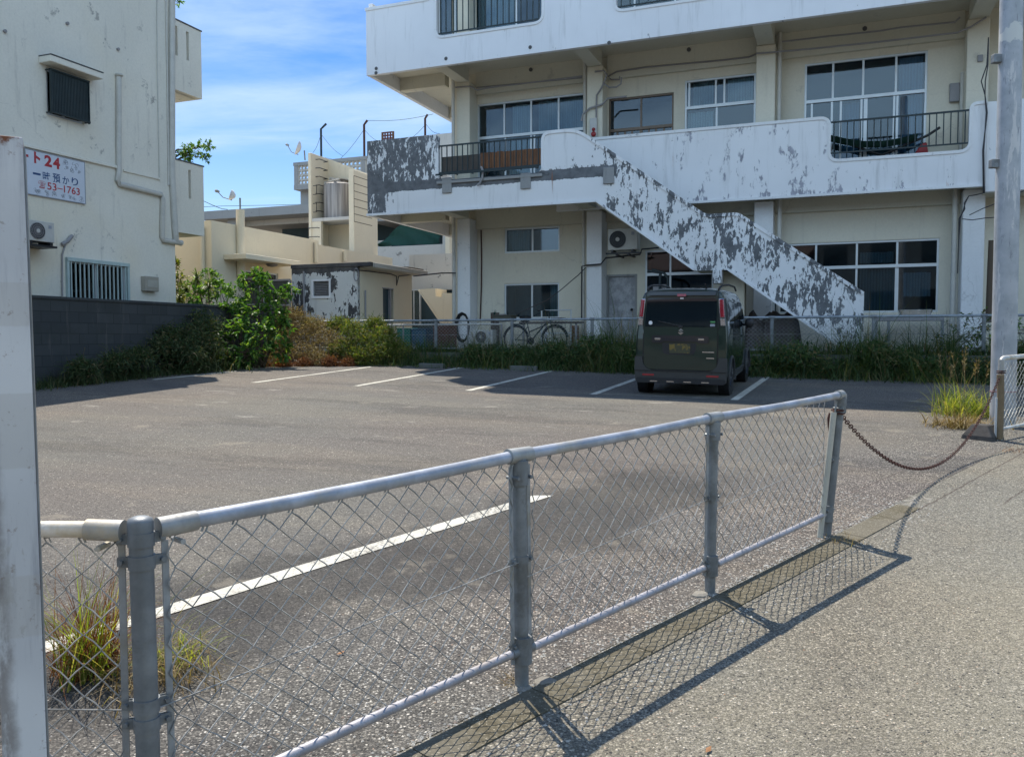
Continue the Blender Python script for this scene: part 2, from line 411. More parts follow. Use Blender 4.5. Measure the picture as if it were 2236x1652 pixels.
def asphalt(name, tone, road):
    n = N(name)
    q = n.nd('ShaderNodeVectorMath', operation='SUBTRACT'); n.put(q.inputs[0], n.pos()); q.inputs[1].default_value = tuple(F2)
    dn = n.nd('ShaderNodeVectorMath', operation='DOT_PRODUCT'); n.put(dn.inputs[0], q.outputs[0]); dn.inputs[1].default_value = tuple(-FNRM); dist = dn.outputs['Value']
    df = n.nd('ShaderNodeVectorMath', operation='DOT_PRODUCT'); n.put(df.inputs[0], q.outputs[0]); df.inputs[1].default_value = tuple(FDIR); along = df.outputs['Value']
    wob = n.m_('MULTIPLY', n.m_('SUBTRACT', n.noise(1.1, 5, .6), .5), 1.6)
    dist2 = n.m_('ADD', dist, wob)
    vn = n.nd('ShaderNodeVectorMath', operation='ADD'); n.put(vn.inputs[0], n.pos())
    nc = n.nd('ShaderNodeVectorMath', operation='SCALE'); n.put(nc.inputs[0], n.noise(60, 2, .5, col=True)); nc.inputs['Scale'].default_value = .012; n.put(vn.inputs[1], nc.outputs[0])
    v1 = n.vor(78, vn.outputs[0], out='Color'); e1 = n.vor(78, vn.outputs[0], out='Distance')
    v2 = n.vor(165, n.pos(), out='Color'); e2 = n.vor(165, n.pos(), out='Distance')
    s1 = n.nd('ShaderNodeSeparateColor'); n.put(s1.inputs[0], v1); s2 = n.nd('ShaderNodeSeparateColor'); n.put(s2.inputs[0], v2)
    pebble = n.ramp(s1.outputs[0], [(0, (.06, .06, .06)), (.30, (.13, .125, .11)), (.5, (.28, .26, .22)), (.75, (.45, .42, .35)), (.95, (.66, .62, .53)), (1, (.34, .22, .15))] if road else [(0, (.03, .03, .03)), (.30, (.10, .097, .09)), (.5, (.30, .28, .24)), (.75, (.52, .49, .42)), (.95, (.78, .74, .65)), (1, (.34, .22, .15))])
    peb2 = n.ramp(s2.outputs[0], [(0, (.05, .05, .05)), (.45, (.12, .118, .11)), (.75, (.30, .285, .25)), (1, (.62, .58, .50))])
    if road: wear = n.m_('ADD', n.mr(n.noise(.9, 6, .6), .35, .7, .08, .34), n.m_('MULTIPLY', n.mr(dist, -1.8, -.1), .50), True)
    else:
        band = n.m_('MULTIPLY', n.mr(dist2, -.3, .1), n.mr(dist2, .55, 1.15, 1, 0))
        wear = n.m_('ADD', n.mr(n.noise(.7, 6, .62), .4, .75, .04, .24), n.m_('MULTIPLY', band, .82), True)
    mott = n.m_('ADD', n.m_('MULTIPLY', n.noise(38, 3, .7), .5), n.m_('MULTIPLY', n.noise(120, 2, .6), .5))
    base = n.mix(n.mr(mott, .33, .66), tuple(x * (.66 if road else .6) for x in tone), tuple(x * 1.38 for x in tone))
    small = n.mix(n.mr(wear, 0, 1, .30, .60, False), base, peb2)
    thr = n.m_('SUBTRACT', .93, n.m_('MULTIPLY', wear, .80))
    inside = n.m_('MULTIPLY', n.mr(e1, .34, .48, 1, 0), n.mr(s1.outputs[1], thr, n.m_('ADD', thr, .06)))
    gap = n.m_('MULTIPLY', n.mr(e1, .42, .62), n.m_('MULTIPLY', wear, .7))
    col = n.mix(gap, small, (.045, .043, .040))
    col = n.mix(inside, col, pebble)
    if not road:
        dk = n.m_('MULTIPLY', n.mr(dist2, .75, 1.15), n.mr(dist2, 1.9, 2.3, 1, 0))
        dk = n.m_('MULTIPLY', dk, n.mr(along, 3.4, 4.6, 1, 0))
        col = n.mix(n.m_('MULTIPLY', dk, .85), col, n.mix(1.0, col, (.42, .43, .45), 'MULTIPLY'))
        warm = n.mr(n.noise(.18, 4, .6), .38, .62)
        col = n.mix(n.m_('MULTIPLY', warm, .40), col, n.mix(1.0, col, (1.10, .90, .86), 'MULTIPLY'))
        strp = n.noise(.45, 7, .66, n.frame((.35, 2.2, 1)))
        col = n.mix(n.m_('MULTIPLY', n.mr(strp, .46, .60), .35), col, n.mix(1.0, col, (1.45, 1.38, 1.22), 'MULTIPLY'))
        col = n.mix(n.m_('MULTIPLY', n.mr(n.noise(.5, 8, .7, n.frame((.5, 1.9, 1)), .5), .50, .62), .55), col, n.mix(1.0, col, (.55, .55, .57), 'MULTIPLY'))
        col = n.mix(n.m_('MULTIPLY', n.mr(n.noise(1.4, 8, .7), .60, .68), .4), col, (.33, .29, .22))
        dust = n.m_('MULTIPLY', n.mr(n.noise(2.2, 8, .72, n.frame((.6, 1.6, 1)), .3), .60, .66), n.mr(n.dot(EZ), .3, .5))
        col = n.mix(n.m_('MULTIPLY', dust, .6), col, (.36, .33, .28))
    else:
        col = n.mix(n.m_('MULTIPLY', n.mr(n.noise(.28, 5, .6), .38, .66), .5), col, n.mix(1.0, col, (1.16, 1.02, .84), 'MULTIPLY'))
        col = n.mix(n.m_('MULTIPLY', n.mr(n.noise(1.2, 6, .6), .52, .72), .4), col, n.mix(1.0, col, (.60, .60, .62), 'MULTIPLY'))
        # old joints where the entrance slab meets the road
        for (o_, a0, a1) in ((-.22, 3.6, 12), (-.62, 4.4, 10)):
            jw = n.m_('MULTIPLY', n.m_('SUBTRACT', n.noise(7, 5, .6), .5), .05)
            jl = n.m_('MULTIPLY', n.mr(n.m_('ABSOLUTE', n.m_('ADD', n.m_('SUBTRACT', dist, o_), jw)), .0, .012, 1, 0), n.m_('MULTIPLY', n.mr(along, a0, a0 + .4), n.mr(along, a1, a1 + .5, 1, 0)))
            col = n.mix(n.m_('MULTIPLY', jl, .7), col, (.05, .03, .025))
    if not road:
        jw = n.m_('MULTIPLY', n.m_('SUBTRACT', n.noise(7, 5, .6), .5), .04)
        jl = n.m_('MULTIPLY', n.mr(n.m_('ABSOLUTE', n.m_('ADD', n.m_('SUBTRACT', dist, .35), jw)), .0, .010, 1, 0), n.m_('MULTIPLY', n.mr(along, 3.0, 3.6), n.mr(along, 9, 9.5, 1, 0)))
        col = n.mix(n.m_('MULTIPLY', jl, .6), col, (.06, .035, .03))
    ck = n.m_('MULTIPLY', n.mr(n.vor(.55, vn.outputs[0], 'DISTANCE_TO_EDGE'), 0, .003, 1, 0), n.mr(n.noise(.35, 3), .56, .62))
    col = n.mix(n.m_('MULTIPLY', ck, .35), col, (.05, .05, .05))
    h = n.m_('ADD', n.m_('MULTIPLY', n.mr(e1, 0, .6, 1, 0), inside), n.m_('MULTIPLY', n.mr(e2, 0, .7, 1, 0), .35))
    return n.end(col, .82, 0, n.bump(n.m_('ADD', h, mott), .9, .007), spec=.3)
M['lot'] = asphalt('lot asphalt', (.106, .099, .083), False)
M['road'] = asphalt('road asphalt', (.250, .235, .176), True)
GU0, GU1 = .052, .212                      # gutter slab offset range from the fence line
def fl(a, b, h=0):                          # a along the fence line, b towards the road, from post 2
    p = F2 + FDIR * a + FNRM * b; return Vector((p.x, p.y, SLOPE * p.y + h))
def sheet(name, outline, h, mat, thick=None):
    mb = MB(); pts = [Vector((p[0], p[1], SLOPE * p[1] + h)) for p in outline]
    b = 0; mb.v = pts
    for t in tessellate_polygon([[Vector((p.x, p.y, 0)) for p in pts]]): 
        a, b_, c = [pts[i] for i in t]
        t = tuple(t) if (b_ - a).cross(c - a).z > 0 else tuple(t)[::-1]
        mb.f.append(t)
    return mb.build(name, mat, normals=False)
c0 = W(-13.2, 18.2, 0); 
lot_pts = [fl(-30, .03), fl(14.5, .03)] 
far_r = W(16.0, 18.2, 0)
lot_pts = [(p.x, p.y) for p in lot_pts] + [(far_r.x, far_r.y), (c0.x, c0.y)] + [(W(-13.2, -9, 0).x, W(-13.2, -9, 0).y)]
kind(sheet('parking_lot', lot_pts, .004, M['lot']), 'structure')
rp = [fl(-40, .035), fl(-40, 24), fl(60, 24), fl(60, .035)]
kind(sheet('road', [(p.x, p.y) for p in rp], .0045, M['road']), 'structure')
# concrete gutter slab beside the fence
def guttermat():
    n = N('gutter slab'); f = n.noise(40, 6, .7); g = n.noise(2.5, 5, .6)
    c = n.mix(n.mr(f, .3, .7), (.078, .067, .042), (.165, .145, .10)); c = n.mix(n.m_('MULTIPLY', n.mr(g, .4, .65), .5), c, (.19, .175, .14))
    lf = n.vor(190, out='Color'); sx = n.nd('ShaderNodeSeparateColor'); n.put(sx.inputs[0], lf)
    c = n.mix(n.mr(sx.outputs[0], .9, 1, 0, .6), c, (.5, .45, .35))
    return n.end(c, .9, 0, n.bump(f, .5, .004), spec=.2)
M['gutter'] = guttermat()
mb = MB(); a = -6.0
while a < 4.05:
    b = min(a + .6, 4.05) - .006
    mb.add([fl(a, GU0, .0), fl(b, GU0, .0), fl(b, GU1, .0), fl(a, GU1, .0), fl(a, GU0, .010), fl(b, GU0, .010), fl(b, GU1, .010), fl(a, GU1, .010)],
           [(4, 5, 6, 7), (0, 1, 5, 4), (1, 2, 6, 5), (2, 3, 7, 6), (3, 0, 4, 7)]); a += .6
kind(mb.build('gutter', M['gutter']), 'structure')
# broken pale mortar at the end of the gutter and at the post feet
M['mortar'] = plain('mortar', (.26, .24, .20), .95, 0, .25, 12, bump=.6)
def lumps(name, ctrs, mat, seed=1):
    rnd = random.Random(seed); mb = MB()
    for (p, rx, h) in ctrs:
        n = 9; prof = []
        ring = [(1.0, 0), (.92, .55), (.6, .95), (0.01, 1)]
        b = len(mb.v); jit = [rnd.uniform(.7, 1.2) for _ in range(n)]
        for (q, hh) in ring:
            for k in range(n):
                an = 2 * math.pi * k / n; mb.v.append(p + Vector((math.cos(an) * rx * q * jit[k], math.sin(an) * rx * q * jit[k], h * hh - .004)))
        for i in range(3):
            for k in range(n):
                k2 = (k + 1) % n; mb.f.append((b + i * n + k, b + i * n + k2, b + (i + 1) * n + k2, b + (i + 1) * n + k))
    return mb.build(name, mat)
kind(lumps('rubble', [(fl(4.2 + random.uniform(-.12, .25), .1 + random.uniform(-.1, .1)), random.uniform(.012, .04), random.uniform(.006, .014)) for _ in range(30)], M['mortar']), 'stuff')
# worn pebbles scattered along the fence foot
mb = MB(); rnd = random.Random(5)
for i in range(2600):
    a = rnd.uniform(-2.2, 4.2); b = rnd.uniform(-.5, .045) if rnd.random() < .6 else rnd.gauss(.035, .022)
    if rnd.random() < .12: b = rnd.uniform(.2, .4)
    p = fl(a, b, .005); r = rnd.uniform(.003, .0085) 
    ang = rnd.uniform(0, 6.28); ux = Vector((math.cos(ang), math.sin(ang), 0)); uy = Vector((-ux.y, ux.x, 0))
    P = [p + ux * r * 1.4, p + uy * r, p - ux * r * 1.2, p - uy * r, p + Vector((0, 0, r * .8))]
    mb.add(P, [(0, 1, 4), (1, 2, 4), (2, 3, 4), (3, 0, 4)])
n = N('loose pebbles'); M['pebble'] = n.end(n.ramp(n.island(), [(0, (.2, .19, .17)), (.4, (.42, .4, .35)), (.8, (.6, .57, .5)), (1, (.26, .19, .15))]), .8)
kind(mb.build('pebbles', M['pebble'], normals=False), 'stuff')
# painted markings
def paintmat():
    n = N('worn road paint'); f = n.noise(55, 8, .75); g = n.noise(3, 4)
    w = n.mr(n.m_('ADD', f, n.m_('MULTIPLY', g, .35)), .69, .80, 0, 1)
    c = n.mix(w, n.mix(n.mr(n.noise(9, 5), .35, .7), (.56, .53, .44), (.70, .67, .57)), (.17, .16, .145))
    return n.end(c, .8, 0, n.bump(f, .4, .003), spec=.3)
M['paint'] = paintmat()
def stripe(name, p, q, w, skew=0):
    p = Vector((p.x, p.y, 0)); q = Vector((q.x, q.y, 0)); t = (q - p).normalized(); s = Vector((t.y, -t.x, 0)) * w / 2
    o = [p + s, q + s + t * skew, q - s, p - s]
    kind(sheet(name, [(a.x, a.y) for a in o], .0085, M['paint']), 'structure')
stripe('parking_line', on_ground(-60, 1464), on_ground(1178, 1086), .125, .10)
for (a, b) in (((553, 836), (812, 801)), ((777, 843.5), (1008, 803)), ((1022, 853.5), (1203, 810.5)), ((1294, 862), (1400, 824)), ((1603, 874), (1676, 823)), ((335, 829.5), (515, 811))):
    stripe('parking_line', on_ground(*a), on_ground(*b), .12)
# low retaining kerb under the far fence
M['kerb'] = wallmat('kerb concrete', (.15, .15, .135), stain=(.06, .07, .05), amount=.8, streak=.8)
mb = MB(W)
for i in range(18): mb.box(-13.0 + i * 1.6, 18.16, .2, -13.0 + (i + 1) * 1.6 - .012, 18.36, YARD + .03)
o = mb.build('retaining_wall', M['kerb'], bevel=.012); tag(o, 'low mossy concrete retaining wall under the far mesh fence', 'low wall')
# ------------------------------------------------------------------ chain link fences
def mesh_panel(A, B, z0f, z1, cell=.088, r=.0016, bow=.006, n=5, seed=0, sides=4):
    """woven diamonds between ground points A and B (world, z = foot), from height z0f to z1"""
    mb = MB(); L = (Vector((B.x, B.y, 0)) - Vector((A.x, A.y, 0))).length; t = (B - A) / L
    hz = Vector((t.x, t.y, 0)).normalized(); nr = Vector((hz.y, -hz.x, 0))
    cols = max(1, round(L / (cell / 2))); cw = L / cols; rows = max(2, round((z1 - z0f) / (cell * .455))); rh = (z1 - z0f) / rows
    rnd = random.Random(seed)
    jx = [rnd.uniform(-.002, .002) for _ in range(cols + 2)]
    for c in range(cols + 1):
        pts = []
        x0 = (c - .5) * cw
        for k in range(rows + 1):
            side = 1 if (k + c) % 2 else -1
            x = x0 + (cw if (k + c) % 2 == 0 else 0)
            x = min(max(x + jx[c], 0), L)
            z = z0f + rh * k
            wob = .0015 * math.sin(k * .9 + c * 2.1)
            pts.append(A + t * x + EZ * z + nr * ((.0022 if k % 2 else -.0022)) + hz * wob)
        fin = []
        for i in range(len(pts) - 1):
            p, q = pts[i], pts[i + 1]; fin.append(p); m = (p + q) / 2; fin.append(m + nr * (.0015 if i % 2 else -.001) + EZ * (bow * .45 if i % 2 else 0))
        fin.append(pts[-1])
        e = fin[-1]; fin += [e + EZ * .012 + hz * .006, e + EZ * .014 - hz * .006, e - EZ * .0 - hz * .012]
        mb.tube(fin, r, sides, cap=False)
    return mb
PH = .93; TOPR = .0245
posts = [fl(-1.453, 0), fl(0, 0), fl(1.437, 0), fl(2.90, 0)]
fence = thing('chain_link_fence', 'nearest galvanised chain link fence running diagonally along the road edge', 'fence', posts[1])
def collar(mb, p, ax, r, h, n=16): mb.tube([p, p + ax * h], r, n)
lean = [Vector((-.012, 0, 0)), Vector((-.012, 0, 0)), Vector((.008, 0, 0)), Vector((.078, .0, 0))]
tops = []
RP_ = [.030, .028, .027, .028]
for i, p in enumerate(posts):
    top = p + lean[i] + EZ * (PH + (.0 if i == 0 else -.02)); foot = p - EZ * .02
    mb = MB(); mb.tube([foot, top], RP_[i], 20); po = mb.build('post', M['galv_dark'], fence, smooth=40)
    tops.append(p + lean[i] * (PH - .02) / PH + EZ * (PH - .02))
    if i == 0:
        mb = MB(); mb.lathe(top, [(.032, -.03), (.0325, 0), (.030, .008), (.018, .014), (.001, .016)], 20); mb.build('cap', M['galv_dark'], po, smooth=50)
    # bands with bolts
    for h in ((.885, .825, .445, .395) if i == 0 else (.50, .17)):
        q = p + lean[i] * h + EZ * h; mb = MB(); mb.tube([q - EZ * .018, q + EZ * .018], RP_[i] + .0035, 20)
        for sgn in ((1, -1) if True else ()):
            ax = FDIR * sgn if not (i == 0 and sgn < 0) else Vector((-1, 0, 0))
            b0 = q + ax * RP_[i]; s = Vector((ax.y, -ax.x, 0))
            for k in (-1, 1):
                c = b0 + s * .006 * k; mb.add([c - EZ * .014 + s * .002 * k, c + EZ * .014 + s * .002 * k, c + EZ * .012 + ax * .032 + s * .002 * k, c - EZ * .012 + ax * .032 + s * .002 * k,
                    c - EZ * .014, c + EZ * .014, c + EZ * .012 + ax * .032, c - EZ * .012 + ax * .032], [(0, 1, 2, 3), (4, 7, 6, 5), (0, 3, 7, 4), (1, 5, 6, 2), (2, 6, 7, 3), (0, 4, 5, 1)])
            mb.cyl(b0 + ax * .02 - s * .018, s, .007, .036, 6)
        mb.build('clamp', M['galv_dark'], po, smooth=30)
    # sleeve joining rails at the post
    if i:
        mb = MB(); t = tops[i]
        if i < 3: mb.tube([t - FDIR * .062, t + FDIR * .062], .0295, 18)
        else: mb.tube([t - FDIR * .05, t + FDIR * .015, t + FDIR * .028 - EZ * .006, t + FDIR * .03 - EZ * .03], [.0295, .0295, .029, .027], 18)
        mb.build('rail_joint', galv('joint %d' % i, (.36, .37, .36), (.46, .39, .24)), po, smooth=40)
        mb = MB(); mb.tube([t - EZ * .115, t - EZ * .02], [.036, .037], 18)
        for sg in (-1, 1): mb.tube([t - EZ * .085 + FDIR * sg * .036 - FNRM * .03, t - EZ * .085 + FDIR * sg * .036 + FNRM * .034], .0075, 6)
        mb.build('bracket', M['galv_dark'], po, smooth=40)
        q = p + EZ * .145
        mb = MB(); mb.tube([q - EZ * .05, q + EZ * .055], .040, 18)
        if i < 3: mb.tube([q - FDIR * .06, q + FDIR * .06], .022, 14)
        mb.build('bracket', M['galv_dark'], po, smooth=40)
    # tension bars
    for sg in ((-1, 1) if i in (1, 2) else ((-1,) if i == 3 else (1,))):
        if i == 2 and sg > 0: continue
        o_ = FDIR * sg * (.050 if i != 0 else .062)
        mb = MB(); a = p + o_ + EZ * .10 + lean[i] * .1; b = p + o_ + EZ * .87 + lean[i] * .9
        s = FDIR * .009; w = FNRM * .0025
        mb.add([a - s - w, a + s - w, a + s + w, a - s + w, b - s - w, b + s - w, b + s + w, b - s + w], [(0, 3, 2, 1), (4, 5, 6, 7), (0, 1, 5, 4), (1, 2, 6, 5), (2, 3, 7, 6), (3, 0, 4, 7)])
        mb.build('tension_bar', M['galv'], fence)
for i in range(3):
    a, b = tops[i], tops[i + 1]
    if i == 0: a = a + FDIR * .09
    sag = [a.lerp(b, k / 4) - EZ * (.006 * math.sin(math.pi * k / 4)) for k in range(5)]
    MB().tube(sag, TOPR - .002, 18).build('top_rail', galv('rail %d' % i, (.42, .45, .50), (.42, .40, .34)), fence, smooth=40)
    a, b = posts[i] + EZ * .135, posts[i + 1] + EZ * .145
    MB().tube([a, b], .0165, 14).build('bottom_rail', galv('low rail %d' % i, (.44, .43, .45), (.36, .30, .24)), fence, smooth=40)
    o = mesh_panel(posts[i] + FDIR * .055, posts[i + 1] - FDIR * .05, .15, .875, .0895, .0024, seed=i).build('wire_mesh', M['wire'], fence, smooth=60, normals=False)
    a, b = posts[i] + EZ * .43 + FNRM * .01, posts[i + 1] + EZ * (.5) + FNRM * .01
    MB().tube([a, b], .0021, 6).build('tension_wire', M['wire'], fence)
# end clamp where rail 1 meets the corner post
mb = MB(); a = tops[0]; mb.tube([a + FDIR * .045 - EZ * .004, a + FDIR * .15], [.0285, .0275], 20); mb.tube([a + FDIR * .10 - EZ * .045 - FNRM * .03, a + FDIR * .10 - EZ * .045 + FNRM * .03], .008, 6)
mb.build('rail_end', galv('clamp end', (.40, .40, .38), (.45, .40, .27)), fence, smooth=40)
L_ = Vector((-1, .01, 0)).normalized(); a = tops[0]
mb = MB(); mb.tube([a + L_ * .045 - EZ * .004, a + L_ * .14 + EZ*.0], [.0285, .0275], 20); mb.tube([a + L_ * .10 - EZ * .045 - Vector((0, .03, 0)), a + L_ * .10 - EZ * .045 + Vector((0, .03, 0))], .008, 6)
mb.build('rail_end', galv('clamp end left', (.45, .44, .40), (.50, .42, .26)), fence, smooth=40)
Lg = lambda t: Vector((posts[0].x + L_.x * t, posts[0].y + L_.y * t, SLOPE * posts[0].y + 0))
MB().tube([a + L_ * .1, a + L_ * 1.5], .0215, 18).build('top_rail', galv('rail side', (.66, .65, .60), (.55, .48, .33)), fence, smooth=40)
mesh_panel(Lg(.055), Lg(1.5), .06, .875, .0895, .0024, seed=9).build('wire_mesh', M['wire'], fence, smooth=60, normals=False)
MB().tube([Lg(.02) + EZ * .43, Lg(1.5) + EZ * .435], .0021, 6).build('tension_wire', M['wire'], fence)
q = Lg(.062); mb = MB(); mb.box(q.x - .009, q.y - .0025, q.z + .04, q.x + .009, q.y + .0025, q.z + .87); mb.build('tension_bar', M['galv'], fence)
MB().tube([Lg(1.5) - EZ * .02, Lg(1.5) + EZ * .95], .03, 16).build('post', M['galv'], fence, smooth=40)
# pale plastic pipe strapped beside the last post
p = posts[3] - FDIR * .075 - FNRM * .01
o = MB().tube([p, p + lean[3] * .8 + EZ * .80 + FDIR * .03], .019, 14).build('plastic_pipe', plain('old pvc', (.52, .50, .42), .5), None, smooth=40)
tag(o, 'pale plastic pipe wired upright against the last near fence post', 'pipe')
kind(lumps('mortar_feet', [(posts[1] + FNRM * .0, .055, .012), (posts[2], .05, .012), (posts[1] + FDIR * .09 + FNRM * .05, .05, .02), (posts[2] - FDIR * .06 - FNRM * .02, .05, .02)], M['mortar'], 4), 'stuff')

# right hand fence beyond the entrance
rf0 = Vector((5.31, 9.04, 0)); rf0.z = SLOPE * rf0.y
RDIR = Vector((.80, .60, 0)); rfence = thing('chain_link_fence', 'galvanised chain link fence beside the utility pole at the lot entrance', 'fence', rf0)
def rfp(t, h=0): p = rf0 + RDIR * t; return Vector((p.x, p.y, SLOPE * p.y + h))
for k in range(3):
    MB().tube([rfp(k * 1.45, -.02), rfp(k * 1.45, .88)], .030, 16).build('post', galv('side post %d' % k, (.48, .48, .45), (.42, .33, .2)), rfence, smooth=40)
    if k < 2:
        mesh_panel(rfp(k * 1.45 + .05), rfp(k * 1.45 + 1.40), .13, .83, .088, .0022, seed=20 + k).build('wire_mesh', galv('side wire', (.6, .6, .55), (.4, .38, .3)), rfence, smooth=60, normals=False)
        MB().tube([rfp(k * 1.45, .12), rfp(k * 1.45 + 1.45, .12)], .018, 12).build('bottom_rail', M['galv_white'], rfence, smooth=40)
MB().tube([rfp(0, .80), rfp(0, .86), rfp(.02, .885), rfp(.06, .895), rfp(2.95, .895)], .026, 14).build('top_rail', M['galv_white'], rfence, smooth=50)
q = rfp(-.005) - Vector((.05, .03, 0)); 
o = MB().tube([q, q + EZ * .47], .022, 12).build('plastic_pipe', plain('pvc 2', (.55, .56, .55), .5), None, smooth=40); tag(o, 'short grey plastic pipe wired to the entrance fence post by the pole', 'pipe')
q2 = rfp(-.01) + Vector((-.02, -.045, 0)) + EZ * .0
o = MB().tube([q2 + EZ * .02, q2 + EZ * .50, q2 + EZ * .72 - Vector((.01, 0, 0))], [.035, .035, .037], 14).build('bamboo_stake', plain('brown stake', (.19, .14, .08), .7, 0, .3, 5), None, smooth=40)
tag(o, 'rusty brown stake tied upright to the entrance fence post', 'stake')

# chain across the entrance: real links
ca = posts[3] + lean[3] * .8 + EZ * .79 + FDIR * .03; cb = rfp(0, .735)
mb = MB(); SAG = .66; NS = 400
path = [ca.lerp(cb, i / NS) - EZ * 4 * SAG * (i / NS) * (1 - i / NS) for i in range(NS + 1)]
acc = 0; pitch = .0385; nxt = 0; li = 0
for i in range(NS):
    seg = path[i + 1] - path[i]; l = seg.length
    while nxt <= acc + l:
        p = path[i] + seg * ((nxt - acc) / l); t = seg.normalized()
        u = t.cross(EZ).normalized(); v = t.cross(u)
        w = u if li % 2 else v
        if True: w = (u + v).normalized() if li % 2 else (u - v).normalized()
        ring = []
        for k in range(10):
            a = 2 * math.pi * k / 10; ring.append(p + t * (.026 * math.cos(a)) + w * (.0125 * math.sin(a)))
        mb.tube(ring, .0037, 5, closed=True); nxt += pitch; li += 1
    acc += l
for off in (0, .02): # wraps round both posts
    for c, rr in ((ca - FDIR * .03, .040), (cb, .042)):
        mb.tube([c + Vector((math.cos(a * .6283), math.sin(a * .6283), 0)) * rr + EZ * (off + .004 * (a % 2)) for a in range(10)], .006, 5, closed=True)
q = ca - FDIR * .05 - FNRM * .045
mb.tube([q, q - EZ * .03 - FDIR * .02, q - EZ * .09 - FDIR * .01, q - EZ * .12], .008, 6)
o = mb.build('chain', M['rust'], None, smooth=60, normals=False); tag(o, 'rusty brown chain sagging across the parking lot entrance', 'chain')
# ------------------------------------------------------------------ the apartment building
FR, RP, WL = 19.0, 20.06, 21.0              # front parapet, set back parapet, wall
SL, SR = -11.53, 4.15                       # left end of the balconies, right end of the building
WS = -10.03                                 # left end of the walls
ZG, Z1, Z2, FLH = YARD, 4.70, 8.30, 3.62
apt = thing('apartment_building', 'white apartment building with peeling outside staircase and long balconies', 'building', W(-3.5, 21, ZG - .0))

def wall_holes(mb, fa, x0, x1, z0, z1, holes, t):
    """front face with rectangular openings; fa(x, z, depth) -> world. Reveals go back by t."""
    xs = sorted({x0, x1, *[h[0] for h in holes], *[h[2] for h in holes]}); zs_ = sorted({z0, z1, *[h[1] for h in holes], *[h[3] for h in holes]})
    xs = [x for x in xs if x0 <= x <= x1]; zs_ = [z for z in zs_ if z0 <= z <= z1]
    for i in range(len(xs) - 1):
        for j in range(len(zs_) - 1):
            a, b, c, d = xs[i], xs[i + 1], zs_[j], zs_[j + 1]; mx, mz = (a + b) / 2, (c + d) / 2
            if any(h[0] < mx < h[2] and h[1] < mz < h[3] for h in holes): continue
            for dd in (0, t): mb.add([fa(a, c, dd), fa(b, c, dd), fa(b, d, dd), fa(a, d, dd)], [(0, 1, 2, 3)])
    for h in holes:
        a, c, b, d = h
        P = [fa(a, c, 0), fa(b, c, 0), fa(b, d, 0), fa(a, d, 0), fa(a, c, t), fa(b, c, t), fa(b, d, t), fa(a, d, t)]
        mb.add(P, [(0, 1, 5, 4), (1, 2, 6, 5), (2, 3, 7, 6), (3, 0, 4, 7)])
    P = [fa(x0, z0, 0), fa(x1, z0, 0), fa(x1, z1, 0), fa(x0, z1, 0), fa(x0, z0, t), fa(x1, z0, t), fa(x1, z1, t), fa(x0, z1, t)]
    mb.add(P, [(0, 1, 5, 4), (1, 2, 6, 5), (2, 3, 7, 6), (3, 0, 4, 7)])

def window(parent, fa, x0, z0, x1, z1, vbars, trans=None, tbars=(), mat='alu', fw=.045, glass='glass', cur=(), rec=.05, room=True, label=None, thick=()):
    """fa(x, z, depth); vbars: fractions of the lower sash bars; trans: fraction of height of the transom; cur: (x0, x1, z0, z1, material) fractions"""
    w = x1 - x0; h = z1 - z0; mb = MB(fa_wrap(fa))
    B = lambda a, c, b, d, e0, e1: mb.box(a, e0, c, b, e1, d)
    B(x0, z0, x1, z0 + fw, rec - .02, rec + .06); B(x0, z1 - fw, x1, z1, rec - .02, rec + .06)
    B(x0, z0 + fw, x0 + fw, z1 - fw, rec - .02, rec + .06); B(x1 - fw, z0 + fw, x1, z1 - fw, rec - .02, rec + .06)
    zt = z0 + h * trans if trans else z1 - fw
    if trans: B(x0 + fw, zt - fw * .8, x1 - fw, zt + fw * .8, rec - .025, rec + .055)
    for i, f in enumerate(vbars):
        x = x0 + w * f; k = 1.7 if i in thick else 1; B(x - fw * .5 * k, z0 + fw, x + fw * .5 * k, (zt - fw * .8) if trans else z1 - fw, rec + (0.0 if i % 2 else .008), rec + .04)
    for f in tbars:
        x = x0 + w * f; B(x - fw * .5, zt + fw * .8, x + fw * .5, z1 - fw, rec + .004, rec + .04)
    o = mb.build('window', M[mat], parent)
    if label: o['label'] = label
    g = MB(fa_wrap(fa)); g.box(x0 + fw * .5, rec + .018, z0 + fw * .5, x1 - fw * .5, rec + .024, z1 - fw * .5); g.build('pane', M[glass], o)
    if room:
        r = MB(fa_wrap(fa)); a, b, c, d, e0, e1 = x0 - .05, x1 + .05, z0 - .05, z1 + .05, rec + .10, rec + .9
        P = [fa(a, c, e0), fa(b, c, e0), fa(b, d, e0), fa(a, d, e0), fa(a, c, e1), fa(b, c, e1), fa(b, d, e1), fa(a, d, e1)]
        r.add(P, [(0, 1, 5, 4), (1, 2, 6, 5), (2, 3, 7, 6), (3, 0, 4, 7), (4, 5, 6, 7)]); r.build('interior', M['dark_room'], o)
    for (a, b, c, d, m) in cur:
        r = MB(fa_wrap(fa)); n = max(6, int((b - a) * w / .035)); top, bot = [], []
        for i in range(n + 1):
            x = x0 + w * (a + (b - a) * i / n); e = rec + .16 + .018 * math.sin(i * 1.7) + .01 * math.sin(i * .6)
            bot.append(fa(x, z0 + h * c, e)); top.append(fa(x, z0 + h * d, e))
        k = len(r.v); r.v += bot + top; r.f += [(k + i, k + i + 1, k + n + 2 + i, k + n + 1 + i) for i in range(n)]
        r.build('curtain', M[m], o, normals=False)
    return o
def fa_wrap(fa): return lambda a, b, c: fa(a, c, b)
def fa_front(d): return lambda s, z, e: W(s, d + e, z)
def fa_side(s): return lambda d, z, e: W(s - e, d, z)

